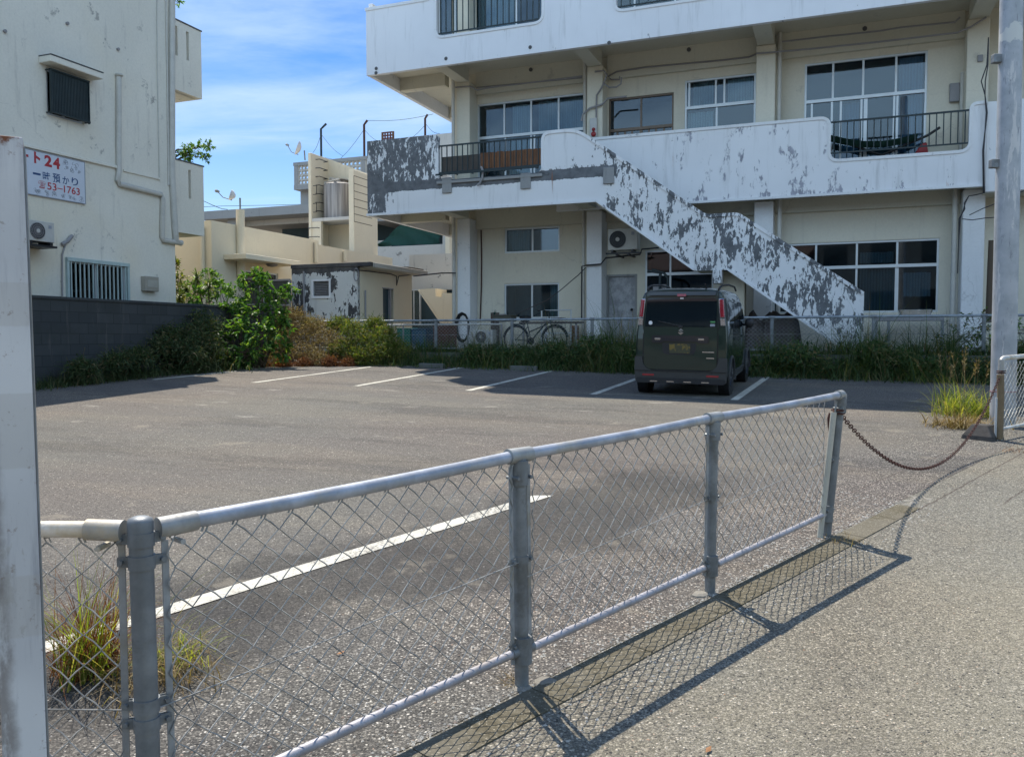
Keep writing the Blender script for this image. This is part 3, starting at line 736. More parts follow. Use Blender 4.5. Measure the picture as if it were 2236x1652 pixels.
# ---- openings measured from the photograph on the wall plane
def rect(k, x0, y0, x1, y1, d=WL):
    a = zd(k, x0, y0, d); b = zd(k, x1, y1, d); return [min(a[0], b[0]), min(a[1], b[1]), max(a[0], b[0]), max(a[1], b[1])]
gw1 = rect(6, 592, 316, 1095, 522); gw2 = rect(6, 588, 820, 1090, 1150); gw2[1] = 2.05
gdoor = rect(6, 1525, 738, 1800, 1150); gdoor[1] = ZG + .05
gw3 = rect(7, 392, 50, 1105, 560); gw3[1] = 2.15
gw4 = rect(8, 150, 405, 1200, 835)
mw1 = rect(3, 905, 790, 1760, 1380); mw1[1] = 5.18; mw1[3] = zd(3, 905, 822, WL)[1]
mdoor = rect(4, 110, 780, 618, 1055); mdoor[1] = 5.12
mw2 = rect(4, 708, 635, 1262, 1004); mw2[1] = 5.9
mw3 = rect(5, 232, 512, 1194, 1300); mw3[1] = 5.14
uw1 = [zd(3, 600, 200, WL)[0], 8.72, zd(3, 1600, 200, WL)[0], 11.1]
uw2 = [zd(4, 0, 200, WL)[0], 8.9, zd(4, 1300, 100, WL)[0], 10.9]
uw3 = [mw3[0], 8.9, mw3[2], 10.9]
hol = [gw1, gw2, gdoor, gw3, gw4, mw1, mdoor, mw2, mw3, uw1, uw2, uw3]
mb = MB(); wall_holes(mb, fa_front(WL), WS, SR, ZG - .1, 15.6, hol, .14)
o = mb.build('wall', M['cream_wall'], apt)
mb = MB(W); mb.box(WS, WL + .14, ZG - .1, WS + .15, 29, 15.6); mb.box(SR - .15, WL + .14, ZG - .1, SR, 29, 15.6); mb.box(WS, 29, ZG - .1, SR, 29.15, 15.6); mb.box(WS, WL + .14, 15.4, SR, 29, 15.6)
mb.build('side_wall', M['white_paint'], apt)
F = fa_front(WL)
window(apt, F, *gw1, (.5,), glass='glass', cur=((.02, .42, .0, .98, 'curtain_green'),))
window(apt, F, *gw2, (.5,), cur=((.80, .98, .0, 1, 'curtain_green'),), glass='glass')
window(apt, F, *gw3, (.37,), .62, (.37,), glass='glass_dark')
window(apt, F, *gw4, (.27, .52, .76), (zd(8, 750, 545, WL)[1] - gw4[1]) / (gw4[3] - gw4[1]), (.27, .52, .76), glass='glass_dark', cur=((.54, .75, .0, .62, 'curtain_green'), (.80, .96, .22, .55, 'curtain'), (.54, .74, .70, .85, 'curtain_green')), thick=(2,))  # the right pane's pale curtain stands in for a reflection on the glass
window(apt, F, *mw1, (.26, .5, .53, .78), .66, (.25, .5, .75), cur=((.28, .48, 0, .62, 'curtain'), (.56, .98, 0, .62, 'curtain_green'), (.55, .98, .66, .98, 'curtain_green'), (.31, .49, .66, .97, 'curtain')), thick=())
window(apt, F, *mdoor, (.13, .25, .36, .5, .62, .73, .85), .68, (.5,), mat='alu_dark', glass='glass_dark', thick=(3,))
window(apt, F, *mw2, (.455,), .66, (.06, .44, .56), cur=((.03, .40, 0, .62, 'curtain'), (.60, .95, .66, .98, 'curtain'), (.1, .4, .66, .98, 'curtain_green')))
window(apt, F, *mw3, (.065, .235, .31, .48, .515, .745, .77), .685, (.24, .49, .755), glass='glass', cur=((.32, .46, .0, .66, 'curtain_blue'), (.78, .97, .0, .98, 'curtain_blue')), thick=(4,))
window(apt, F, *uw1, (.13, .28, .62, .82), None, cur=((.30, .60, 0, 1, 'curtain'), (.14, .27, 0, 1, 'curtain')))
window(apt, F, *uw2, (.25, .5, .75), .66, (.25, .5, .75)); window(apt, F, *uw3, (.25, .5, .75), .66, (.25, .5, .75))
# back door on the ground floor
n = N('worn grey door'); f = n.noise(4, 8, .7)
M['door'] = n.end(n.mix(n.mr(f, .42, .6), (.30, .30, .31), (.46, .46, .47)), .75)
mb = MB(W); mb.box(gdoor[0] + .05, WL + .04, gdoor[1], gdoor[2] - .05, WL + .085, gdoor[3] - .05); dr = mb.build('door', M['door'], apt, bevel=.004)
mb = MB(W)
for a in ((gdoor[0], gdoor[0] + .05), (gdoor[2] - .05, gdoor[2])): mb.box(a[0], WL - .012, gdoor[1], a[1], WL + .1, gdoor[3])
mb.box(gdoor[0] + .05, WL - .012, gdoor[3] - .05, gdoor[2] - .05, WL + .1, gdoor[3]); mb.build('frame', M['grey_conc'], dr)
mb = MB(W); mb.sphere(W(gdoor[2] - .14, WL + .0, gdoor[1] + 1.05), .035, 10, 6); mb.build('handle', M['black'], dr, smooth=60)

# pillars and the beams that carry the balconies
def pil(s0, s1, z0, z1, d0=20.5, m='cream_wall', nm='pillar'):
    mb = MB(W); mb.box(s0, d0, z0, s1, WL - .003, z1); return mb.build(nm, M[m], apt, bevel=.012)
P1 = (zd(6, 160, 400, 20.5)[0], zd(6, 276, 400, 20.5)[0]); P2 = (zd(6, 1340, 400, 20.5)[0], zd(6, 1480, 400, 20.5)[0])
P3 = (zd(4, 1268, 600, 20.5)[0], zd(4, 1418, 600, 20.5)[0]); P4 = (zd(8, 1350, 600, 20.5)[0], zd(8, 1492, 600, 20.5)[0])
for (a, b) in (P1, P2, P3, P4):
    pil(a, b, ZG - .1, Z1 + .02, m='white_paint'); pil(a, b, Z1 + .30, Z2 + .02); pil(a, b, Z2 + .4, Z2 + FLH)
for z in (Z1, Z2, Z2 + FLH):
    for (a, b) in (P1, P2, P3, P4):
        mb = MB(W); dd = FR + .14 if (b < -5 or z > Z1) else RP + .14
        if not (z == Z1 and (a, b) == P3):
            w = 0.02; mb.box(a + w, dd, z + .02, b - w, 20.497, z + .38); mb.build('beam', M['soffit'], apt, bevel=.01)
    # wall head beam
    for (a, b) in ((P1[1] + .003, P2[0] - .003), (P2[1] + .003, P3[0] - .003), (P3[1] + .003, P4[0] - .003)):
        mb = MB(W); mb.box(a, WL - .12, z - .22, b, WL - .003, z + .37); mb.build('head_beam', M['soffit'], apt, bevel=.01)
# balcony slabs: front strip and the side walkway
for i, z in enumerate((Z1, Z2, Z2 + FLH)):
    mb = MB(W)
    if i == 0:
        mb.box(SL + .12, FR + .12, z + .34, P2[1], WL - .003, z + .46); mb.box(P2[1], RP + .12, z + .34, SR, WL - .003, z + .46)
    else: mb.box(SL + .12, FR + .12, z + .36, SR, WL - .003, z + .50)
    mb.box(SL + .12, WL - .003, z + .36, WS - .003, 27.4, z + .48)
    mb.build('balcony_slab', M['soffit'], apt)
    # side walkway parapet and cross beams
    mb = MB(W); mb.box(SL, FR + .125, z, SL + .12, 27.4, z + 1.86); mb.box(SL + .12, 27.28, z, WS, 27.4, z + 1.86); mb.build('side_parapet', M['white_paint'], apt, bevel=.01)
    
    for d_ in (20.55, 23.6): MB(W).box(SL + .12, d_, z + .02, WS - .003, d_ + .25, z + .38).build('beam', M['soffit'], apt, bevel=.01)

# peeling paint of the different parapets
def bias_left(n):
    b = n.m_('MULTIPLY', n.box(-12, -9.66, 5.35, 7.2, .12), .055)
    b = n.m_('ADD', b, n.m_('MULTIPLY', n.box(-12, -11.0, 4.6, 5.6, .12), .06))
    band = n.box(-12, -4.9, 5.28, 5.50, .035); b = n.m_('ADD', b, n.m_('MULTIPLY', band, .20))
    low = n.box(-10.7, -5.2, 4.4, 5.26, .08); b = n.m_('SUBTRACT', b, n.m_('MULTIPLY', low, .13))
    up = n.box(-7.1, -5.55, 5.6, 7.2, .12); b = n.m_('SUBTRACT', b, n.m_('MULTIPLY', up, .09))
    st = n.mr(n.dot(E1), -5.5, -4.3); st2 = n.mr(n.dot(E1), -4.2, -2.2)
    b = n.m_('ADD', b, n.m_('MULTIPLY', st, .0)); return n.m_('ADD', b, n.m_('MULTIPLY', st2, .012))
M['peel'] = peelmat('peeling white paint', (.85, .85, .84), (.115, .12, .125), bias_left, 3.1, .5, .514, .010)
def bias_right(n):
    b = n.box(-3.6, 1.6, 4.5, 6.0, .5); return n.m_('ADD', n.m_('MULTIPLY', b, .05), n.m_('MULTIPLY', n.m_('ADD', n.box(-4.5, -.6, 6.12, 6.6, .12), n.box(-4, .5, 4.6, 4.85, .06)), .05))
M['peel_light'] = peelmat('lightly flaking white paint', (.85, .85, .85), (.26, .26, .29), bias_right, 2.1, .5, .592, .045)

def parapet(poly, d, t, mat, name='parapet', cop=True, copidx=None, parent=None):
    mb = MB(); mb.prism(poly, dfront(d), dfront(d + t)); o = mb.build(name, mat, parent or apt, smooth=30); return o
def coping(parent, pts, d, t, w=.05, mat='white_plain', name='coping'):
    """a raised lip that follows an edge of the parapet; pts in (s, z)"""
    mb = MB(); n_ = len(pts); ups = []
    for i, p in enumerate(pts):
        a = Vector(pts[max(i - 1, 0)]); b = Vector(pts[min(i + 1, n_ - 1)]); q = (b - a).normalized(); ups.append(Vector((-q.y, q.x)))
    for i in range(n_ - 1):
        pass
    k = len(mb.v)
    for p, u in zip(pts, ups):
        for (o_, e) in ((-w, -.022), (.012, -.022), (.012, t + .022), (-w, t + .022)):
            mb.v.append(W(p[0] + u.x * o_, d + e, p[1] + u.y * o_))
    for i in range(n_ - 1):
        a = k + i * 4; b = a + 4; mb.f += [(a, a + 1, b + 1, b), (a + 1, a + 2, b + 2, b + 1), (a + 2, a + 3, b + 3, b + 2), (a + 3, a, b, b + 3)]
    mb.f += [(k, k + 3, k + 2, k + 1), tuple(k + (n_ - 1) * 4 + j for j in (0, 1, 2, 3))]
    return mb.build(name, M[mat], parent)
T = .12
q = lambda k, x, y, d=FR: zd(k, x, y, d)
# middle floor, left part with the stair: one plane
zt = 6.62
sl0, sl1 = q(3, 598, 1200)[0], q(3, 1412, 1200)[0]
zo = q(3, 900, 1395)[1]
a1 = q(3, 1690, 1012); a2 = on_d(1518, 449.5, FR); a3 = on_d(1541, 466, FR); a4 = on_d(1612, 465, FR); a5 = q(8, 729, 712); a6 = (a5[0], ZG - .1)
b0 = q(8, 480, 985); b0e = (b0[0] + (b0[1] - ZG + .1) * 1.25, ZG - .1)
b1 = q(7, 1245, 262); b2 = q(7, 900, 262); b3 = q(6, 1425, 92)
ztr = a1[1]
left_par = roundpoly([(SL, Z1, 0), (b3[0], Z1, 0), (b2[0], b2[1], 0), (b1[0], b2[1], 0), (b0[0], b0[1], 0), (b0e[0], b0e[1], 0), (a6[0], a6[1], 0), (a5[0], a5[1], 0),
    (a4[0], a4[1], .1), (a3[0], a4[1], .1), (a1[0], ztr, .3), (sl1, ztr, .22), (sl1, zo, .18), (sl0, zo, .18), (sl0, zt, .12), (SL, zt, 0)])
lp = parapet(left_par, FR, T, M['peel'], 'stair_parapet')
cp = roundpoly([(a5[0] + .0, a5[1], 0), (a4[0], a4[1], .1), (a3[0], a4[1], .1), (a1[0], ztr, .3), (sl1, ztr, .22), (sl1, zo, .18)])[::1]
coping(lp, [(p[0], p[1]) for p in cp][::-1], FR, T, .06, 'peel')
# lower lip
mb = MB(W); mb.box(SL - .02, FR - .03, Z1 - .005, b3[0], FR - .0025, Z1 + .055); mb.build('drip_edge', M['peel_light'], lp)
mb = MB(); dv = Vector((b2[0] - b3[0], b2[1] - Z1)); 
def strip(mb, p, q_, off, d0, d1):
    dd = Vector((q_[0] - p[0], q_[1] - p[1])).normalized(); u = Vector((-dd.y, dd.x)) * off
    A = [W(p[0], d0, p[1]), W(q_[0], d0, q_[1]), W(q_[0] + u.x, d0, q_[1] + u.y), W(p[0] + u.x, d0, p[1] + u.y)]; B = [v + E2 * (d1 - d0) for v in A]
    mb.add(A + B, [(0, 1, 2, 3), (7, 6, 5, 4), (0, 4, 5, 1), (1, 5, 6, 2), (2, 6, 7, 3), (3, 7, 4, 0)])
strip(mb, (b3[0], Z1), b2, .05, FR - .03, FR - .0025); strip(mb, (b1[0], b2[1]), b0e, .05, FR - .03, FR - .0025); mb.build('drip_edge', M['peel_light'], lp)
# grey beam ends and dark holes on the front
for (x, y) in ((670, 1455), (1288, 1420), (1940, 1378)):
    s, z = q(3, x, y); mb = MB(W); mb.box(s - .13, FR - .045, z - .2, s + .13, FR - .0028, z + .18); mb.build('beam_end', M['grey_conc'], lp, bevel=.01)
mb = MB(W); mb.box(sl0 - .03, FR - .05, zo - .10, sl1 + .02, FR - .003, zo - .03); mb.build('ledge', M['grey_conc'], lp, bevel=.008)
# stairs themselves: slab, steps, inner parapet, landing
IN = RP - .0
def stair(poly, nm, m, d0, d1):
    mb = MB(); mb.prism(poly, dfront(d0), dfront(d1)); return mb.build(nm, M[m], apt)
stair([(b3[0] - .1, Z1 + .02), (b2[0], b2[1] + .02), (b1[0], b2[1] + .02), (b0e[0], b0e[1]), (b0e[0] + .3, b0e[1]), (b1[0] + .08, b2[1] + .2), (b2[0] + .03, b2[1] + .2), (b3[0], Z1 + .24)], 'stair_slab', 'soffit', FR + T + .003, IN)
stp = MB(W)
def flight(p, q_, n_):
    for i in range(n_):
        s0 = p[0] + (q_[0] - p[0]) * i / n_; s1 = p[0] + (q_[0] - p[0]) * (i + 1) / n_; z = p[1] + (q_[1] - p[1]) * i / n_; h = abs(q_[1] - p[1]) / n_
        stp.box(s0, FR + T + .004, z - h * 1.0, s1, IN - .002, z)
flight((b3[0] + .0, Z1 + .45), (b2[0] + .1, b2[1] + .38), 9); flight((b1[0] + .1, b2[1] + .38), (b0e[0] + .2, ZG), 9)
stp.build('steps', M['grey_conc'], apt)
mb = MB(W); mb.box(b2[0] + .03, FR + T + .004, b2[1] + .2, b1[0] + .08, IN - .002, b2[1] + .38); mb.build('landing', M['grey_conc'], apt)
# short pier and column under the landing
s0, z0 = q(7, 1100, 258); s1 = q(7, 1195, 258)[0]; zb = q(7, 1150, 395)[1]
mb = MB(W); mb.box(s0, FR - .03, zb, s1, FR + .35, z0); mb.build('pier', M['peel'], apt, bevel=.01)
mb = MB(W); mb.box(s0 + .1, FR + .45, ZG - .1, s1 + .45, FR + .8, b2[1]); mb.build('pier', M['cream_wall'], apt, bevel=.01)

# middle floor, set back parapet
r0 = q(4, -300, 1100, RP)[0]; rz = q(4, 900, 1003, RP)[1]
r1 = q(4, 1850, 1100, RP)[0]; ro = q(5, 900, 1245, RP)[1]; r2 = q(5, 1548, 1000, RP)[0]; r3 = q(5, 1682, 1000, RP)[0]; rz2 = q(5, 1640, 812, RP)[1]
right_par = roundpoly([(r0, Z1, 0), (r2 - .05, Z1, .25), (r2 + .12, Z1 + .28 - .38, .0), (r3, Z1 - .1, 0), (r3, rz2, 0), (r2, rz2, .22), (r2, ro, .2), (r1, ro, .2), (r1, rz, .22), (r0, rz, 0)])
right_par = roundpoly([(r0, Z1, 0), (r3, Z1, 0), (r3, rz2, 0), (r2, rz2, .22), (r2, ro, .2), (r1, ro, .2), (r1, rz, .22), (r0, rz, 0)])
rp_ = parapet(right_par, RP, T, M['peel_light'], 'parapet')
cp = roundpoly([(r0, rz, 0), (r1, rz, .22), (r1, ro, .2), (r2, ro, .2), (r2, rz2, .22), (r3, rz2, 0)])
coping(rp_, cp, RP, T, .055, 'white_paint')
mb = MB(W); mb.box(r0, RP - .03, Z1 - .005, r3, RP - .0025, Z1 + .05); mb.build('drip_edge', M['white_paint'], rp_)
# upper floor parapet with its openings
ut = q(3, 55, 66)[1]; uo = q(3, 1000, 232)[1]
u0, u1 = q(3, 583, 150)[0], q(3, 1416, 100)[0]; u2 = q(4, 163, 40)[0]; u3 = u2 + 5.0
up = roundpoly([(SL, Z2, 0), (SR, Z2, 0), (SR, ut, 0), (u3, ut, .2), (u3, uo, .2), (u2, uo, .2), (u2, ut, .2), (u1, ut, .2), (u1, uo, .2), (u0, uo, .2), (u0, ut, .2), (SL, ut, 0)])
n = N('upper parapet paint'); 
def bias_up(n): return n.m_('MULTIPLY', n.box(-9.9, 2.5, 8.2, 8.42, .05), .06)
M['peel_up'] = peelmat('upper parapet paint', (.86, .86, .87), (.2, .2, .22), bias_up, 2.4, .6, .66, .02)
upar = parapet(up, FR, T, M['peel_up'])
coping(upar, [(SL - .02, ut), (u0 - .2, ut)], FR, T, .06, 'white_plain')
coping(upar, roundpoly([(u0, ut - .05, 0), (u0, uo, .2), (u1, uo, .2), (u1, ut - .05, 0)]), FR, T, .05, 'white_plain')
coping(upar, roundpoly([(u2, ut - .05, 0), (u2, uo, .2), (u3, uo, .2), (u3, ut - .05, 0)]), FR, T, .05, 'white_plain')
mb = MB(W)
for (x, y) in ((112, 540), (110, 575), (660, 462), (1322, 373), (1942, 338)):
    s, z = q(3, x, y); mb.cyl((s, FR - .004, z), -E2, .045, .006, 10)
mb.build('wall_hole', M['dark_trim'], upar)
mb = MB(W)
for (k, x, y) in ((3, 1328, 550), (4, 740, 393), (4, 2122, 228)):
    s, z = zd(k, x, y, WL - .12); mb.cyl((s, WL - .124, min(z, Z2 + .3)), -E2, .05, .03, 12)
mb.build('vent_cap', M['dark_trim'], apt)
# storeys above the picture, which cast the shadow
for i in (1,):
    z = Z2 + FLH; mb = MB(W); mb.box(SL, FR, z, SR, FR + T, z + 1.86); mb.build('parapet', M['white_paint'], apt)
mb = MB(W); mb.box(SL, FR, 15.3, SR, 29.2, 15.55); mb.box(SL, FR, 15.55, SR, FR + .15, 16.2); mb.box(SL, FR + .15, 15.55, SL + .15, 29.2, 16.2); mb.build('roof', M['white_paint'], apt)
# antenna rail end seen at the top left corner
# railings
def railing(parent, s0, s1, z0, z1, d, n_, r=.011, nm='railing', mat='iron', rows=True):
    mb = MB(W); mb.box(s0, d - .02, z1 - .035, s1, d + .02, z1); mb.box(s0, d - .015, z0, s1, d + .015, z0 + .03)
    for i in range(n_):
        s = s0 + (s1 - s0) * (i + .5) / n_; mb.box(s - r, d - r, z0 + .031, s + r, d + r, z1 - .036)
    return mb.build(nm, M[mat], parent)
za = q(3, 700, 1135)[1]; zb2 = q(3, 700, 1350)[1]
rl = railing(apt, sl0 + .02, sl1 - .02, zb2 - .02, za, FR + .02, 19); rl['label'] = 'black railing with brown boards behind it'
mb = MB(W); mb.box(sl0, FR - .16, zb2 - .10, sl1 - .02, FR - .13, zb2 - .06); 
for i in range(7): s = sl0 + .1 + (sl1 - sl0 - .2) * i / 6; mb.box(s - .012, FR - .13, zb2 - .095, s + .012, FR + .02, zb2 - .07)
mb.build('bracket', M['iron'], rl)
rt = q(5, 500, 962, RP)[1]; rb = q(5, 500, 1222, RP)[1]
railing(apt, r1 + .01, r2 - .01, rb, rt, RP + .05, 20)
railing(apt, u0 + .02, u1 - .02, uo + .07, ut + .02, FR + .04, 18)
mb = MB(W)
for i in range(9): z = uo + .3; 
railing(apt, u2 + .02, u3 - .02, uo + .07, ut + .02, FR + .04, 24)
# pipes and conduits
def pipe(parent, pts, r, m='pvc', nm='pipe', n_=10): return MB(W).tube([W(*p) for p in pts], r, n_).build(nm, M[m], parent, smooth=50)
sx = zd(6, 126, 500, 20.4)[0]; pipe(apt, [(sx, 20.42, ZG), (sx, 20.42, Z1 + .3)], .05, nm='downpipe')
sx2 = zd(3, 716, 800, 20.42)[0]; pipe(apt, [(sx2, 20.42, Z1 + .4), (sx2, 20.42, Z2 + .3)], .045, nm='downpipe')
sx = zd(6, 1308, 500, 20.7)[0]; pipe(apt, [(sx, 20.75, ZG + .0), (sx, 20.75, Z1 + .3)], .045, nm='downpipe')
sx = zd(3, 1748, 800, 20.6)[0]; pipe(apt, [(sx, 20.65, Z1 + .4), (sx, 20.65, Z2 + .3)], .05, nm='downpipe')
sx = zd(4, 1450, 600, 20.6)[0]; pipe(apt, [(sx, 20.65, Z1 + .4), (sx, 20.65, Z2 + .3)], .05, nm='downpipe'); pipe(apt, [(sx + .05, 20.65, ZG), (sx + .05, 20.65, Z1 + .3)], .05, nm='downpipe')
sx = zd(8, 1300, 600, 20.6)[0]; pipe(apt, [(sx, 20.65, ZG), (sx, 20.65, Z1 + .3)], .055, nm='downpipe')
sx = zd(5, 1488, 800, 20.8)[0]; pipe(apt, [(sx, 20.85, Z1 + .4), (sx, 20.85, zd(5, 1490, 575, 20.8)[1])], .045, nm='downpipe')
def wire(pts, r=.012, m='pvc_grey', k=3, d=WL - .04, nm='conduit'):
    return MB().tube([W(*((lambda t: (t[0], d, t[1]))(zd(kk, x, y, d)))) for (kk, x, y) in pts], r, 6).build(nm, M[m], apt, smooth=60)
wire([(3, 735, 688), (3, 850, 680), (3, 905, 708), (3, 1000, 690), (3, 1728, 600)], .02, d=20.45)
wire([(3, 900, 690), (3, 1728, 612)], .018, d=WL - .13)
wire([(4, 0, 565), (4, 70, 555), (4, 95, 590), (4, 60, 680), (4, 15, 750), (4, 10, 940)], .022, d=20.46)
wire([(4, 1268, 425), (4, 1210, 450), (4, 1000, 475), (4, 400, 530), (4, 170, 565), (4, 105, 600), (4, 130, 628), (4, 195, 628), (4, 195, 600)], .02, d=WL - .14)
wire([(4, 75, 660), (4, 115, 688), (4, 170, 685), (4, 205, 660), (4, 210, 610)], .02, d=20.46)
wire([(4, 1268, 422), (4, 1420, 410), (4, 1700, 385), (4, 2236, 330), (5, 1450, 262), (5, 1560, 215), (5, 1680, 140)], .02, d=20.42)
wire([(4, 1470, 330), (4, 1800, 290), (4, 2236, 245), (5, 1000, 220), (5, 1430, 178), (5, 1470, 140)], .02, d=20.42)
wire([(3, 1725, 950), (3, 1735, 900), (3, 1790, 852), (3, 1890, 820), (3, 1930, 775), (3, 2080, 760)], .024, d=20.44)
wire([(6, 378, 330), (6, 382, 600), (6, 380, 850), (6, 370, 1150)], .018, 'rust', d=WL - .03)
wire([(6, 1296, 1140), (6, 1296, 900), (6, 1298, 660), (6, 1340, 650), (6, 1470, 640), (6, 1515, 585), (6, 1830, 550), (6, 1845, 505), (6, 2000, 490)], .02, 'cable', d=20.44)
wire([(6, 1333, 672), (6, 1270, 735), (6, 1100, 880), (6, 980, 970), (6, 830, 1035), (6, 700, 1100)], .012, 'cable', d=20.40)
for off in (0, 8): wire([(5, 1698, 300), (5, 1685 + off, 520), (5, 1640 + 4 * off, 650), (5, 1670, 760), (5, 1680 + off, 900), (5, 1660 - off, 1200), (5, 1665 - off, 1540), (5, 1600, 1555), (5, 1540, 1565), (5, 1505 + off, 1620), (8, 1372 - off, 180), (8, 1335 + off, 240), (8, 1332, 420), (8, 1325, 590)], .012, 'cable', d=RP - .05 if True else 0)
mb = MB(W); s, z = zd(5, 1424, 746, WL); mb.box(s - .10, WL - .10, z - .2, s + .10, WL - .003, z + .2); mb.build('meter_box', M['pvc_grey'], apt, bevel=.01)
s, z = zd(5, 1630, 470, 20.5); mb = MB(W); mb.box(s - .05, 20.45, z - .07, s + .05, 20.497, z + .07); mb.build('junction_box', M['pvc_grey'], apt, bevel=.005)
# fire alarm panel
s0, z1_ = zd(3, 1797, 938, 20.5); s1, z0_ = zd(3, 1853, 1085, 20.5)
al = MB(W).box(s0, 20.40, z0_, s1, 20.497, z1_).build('fire_alarm', plain('alarm box', (.5, .49, .46), .5), None, bevel=.01)
tag(al, 'grey fire alarm box with two red discs on the pillar at the stair head', 'fire alarm')
for (x, y, r) in ((1820, 1018, .045), (1820, 1055, .065)):
    s, z = zd(3, x, y, 20.4); mb = MB(W); mb.lathe(W(s, 20.398, z), [(r, 0), (r, .012), (r * .7, .03), (r * .3, .035)], 16, -E2); mb.build('lamp', M['red'], al, smooth=40)
# ------------------------------------------------------------------ building on the left, its wall parallel to the side of the lot
LS = -14.2
lb = thing('rendered_house', 'tall weathered off-white rendered house behind the block wall, with a barred window', 'building', W(LS - 2, 12, .8))
dfar = on_s(374, 100, LS)[0]; dfar2 = on_s(388, 250, LS)[0]
Q = lambda k, x, y, s=LS: zs(k, x, y, s)
def srect(k, x0, y0, x1, y1, s=LS):
    a = Q(k, x0, y0, s); b = Q(k, x1, y1, s); return [min(a[0], b[0]), min(a[1], b[1]), max(a[0], b[0]), max(a[1], b[1])]
A_ = Q(1, 398, 585); B_ = Q(1, 722, 1080); hw = [A_[0], Q(1, 400, 985)[1], B_[0], A_[1]]
A_ = Q(9, 572, 1112); B_ = Q(9, 1070, 1155); bw = [A_[0], 2.0, B_[0], A_[1]]
FS = lambda x, z, e: W(LS - e, x, z)
mb = MB(); wall_holes(mb, FS, 2.0, dfar, .3, 9.35, [hw, bw], .12)
lw = mb.build('wall', M['left_wall'], lb)
mb = MB(W); mb.box(LS - 8, 2.0, .3, LS - .12, 2.12, 9.35); mb.box(LS - 8, dfar - .12, .3, LS - .12, dfar, 9.35); mb.box(LS - 8, 2.12, 9.2, LS - .12, dfar - .12, 9.35); mb.box(LS - 8, 2.12, .3, LS - 7.9, dfar - .12, 9.2); mb.build('side_wall', M['left_wall'], lb)
# hooded barred window
FSo = lambda x, z, e: W(LS - e, x, z)
w1 = window(lb, FS, *hw, (.5,), glass='glass_dark', mat='alu'); w1['label'] = 'small window behind a dark grille under a hood'
mb = MB(); d0, z0, d1, z1 = hw
def sbox(mb, d0, z0, d1, z1, e0, e1): 
    P = [W(LS + e, d, z) for z in (z0, z1) for d in (d0, d1) for e in (e0, e1)]
    mb.add(P, [(0, 2, 3, 1), (4, 5, 7, 6), (0, 1, 5, 4), (2, 6, 7, 3), (0, 4, 6, 2), (1, 3, 7, 5)])
for z in (z0 + .02, z1 - .06): sbox(mb, d0 - .03, z, d1 + .03, z + .03, .10, .16)
for i in range(24): d = d0 + (d1 - d0) * (i + .5) / 24; sbox(mb, d - .014, z0 + .02, d + .014, z1 - .03, .12, .135)
for d in (d0 - .03, d1 + .01):
    for z in (z0 + .02, z1 - .06): sbox(mb, d, z, d + .02, z + .02, .002, .12)
    sbox(mb, d, z0, d + .02, z1 - .03, .11, .15)
mb.build('grille', M['iron'], w1)
h0 = Q(1, 330, 510); h1 = Q(1, 815, 690)
mb = MB(); sbox(mb, d0 - .16, z1 + .04, d1 + .22, z1 + .16, .002, .32); mb.build('hood', M['left_wall'], w1, bevel=.01)
mb = MB(); sbox(mb, d0 - .16, z1 + .1615, d1 + .22, z1 + .18, .002, .33); mb.build('hood_edge', M['dark_trim'], w1)
# barred ground floor window
w2 = window(lb, FS, *bw, (.5,), glass='glass_dark'); w2['label'] = 'low window behind thin pale vertical bars'
mb = MB(); d0, z0, d1, z1 = bw
for i in range(14): d = d0 + .05 + (d1 - d0 - .1) * i / 13; sbox(mb, d - .011, z0, d + .011, z1 - .03, .03, .052)
sbox(mb, d0 - .05, z1 - .02, d1 + .05, z1 + .05, .002, .07); sbox(mb, d0 - .05, z0, d0 - .0, z1 - .021, .002, .06); sbox(mb, d1, z0, d1 + .05, z1 - .021, .002, .06)
mb.build('bars', plain('pale green bars', (.42, .52, .50), .5), w2)
# ledge band, cables and downpipes
def spipe(pts, r, m='pvc', e=.05, nm='pipe', n_=10): return MB().tube([W(LS + e, *Q(*p)) if len(p) == 3 else W(LS + p[3], *Q(*p[:3])) for p in pts], r, n_).build(nm, M[m], lb, smooth=50)
lz = Q(9, 600, 232)[1]; ld0 = Q(9, 220, 140)[0]; ld1 = Q(9, 1008, 335)[0]
mb = MB(); sbox(mb, 4.0, lz - .03, ld1, lz + .03, .002, .05); mb.build('ledge', M['left_wall'], lb, bevel=.008)
lz2 = Q(1, 1060, 1470)[1]; mb = MB(); sbox(mb, Q(1, 1060, 1470)[0], lz2 - .02, Q(1, 1375, 1550)[0], lz2 + .02, .002, .03); mb.build('ledge', M['left_wall'], lb)
spipe([(1, 1010, 655), (1, 1010, 1300), (1, 1012, 1480), (1, 1000, 1560), (1, 1015, 1590), (1, 1375, 1680), (1, 1390, 1720), (2, -35, 950), (2, -28, 972), (2, 95, 992)], .055, m='left_pipe' if 'left_pipe' in M else 'pvc', nm='downpipe')
mb = MB(); mb.lathe(W(LS + .06, *Q(1, 1010, 652)), [(.055, -.03), (.08, -.01), (.08, .02), (.05, .02)], 12); mb.build('pipe_cap', M['pvc'], lb, smooth=40)
dd_, zz_ = Q(1, 1470, 1500); spipe([(1, 1470, -60), (1, 1470, 800), (1, 1470, 1500), (2, 55, 880), (2, 62, 975), (2, 100, 992)], .07, nm='downpipe')
spipe([(1, 1350, -40), (1, 1355, 700), (1, 1372, 1560)], .012, 'pvc', .015, nm='conduit'); spipe([(1, 1425, -40), (1, 1440, 700), (1, 1450, 1600)], .02, 'pvc', .02, nm='conduit')
spipe([(9, 512, 980), (9, 560, 955), (9, 600, 905)], .035, 'pvc_grey', .05, nm='hose'); spipe([(9, 548, 980), (9, 520, 1070), (9, 522, 1420)], .016, 'pvc_grey', .03, nm='hose')
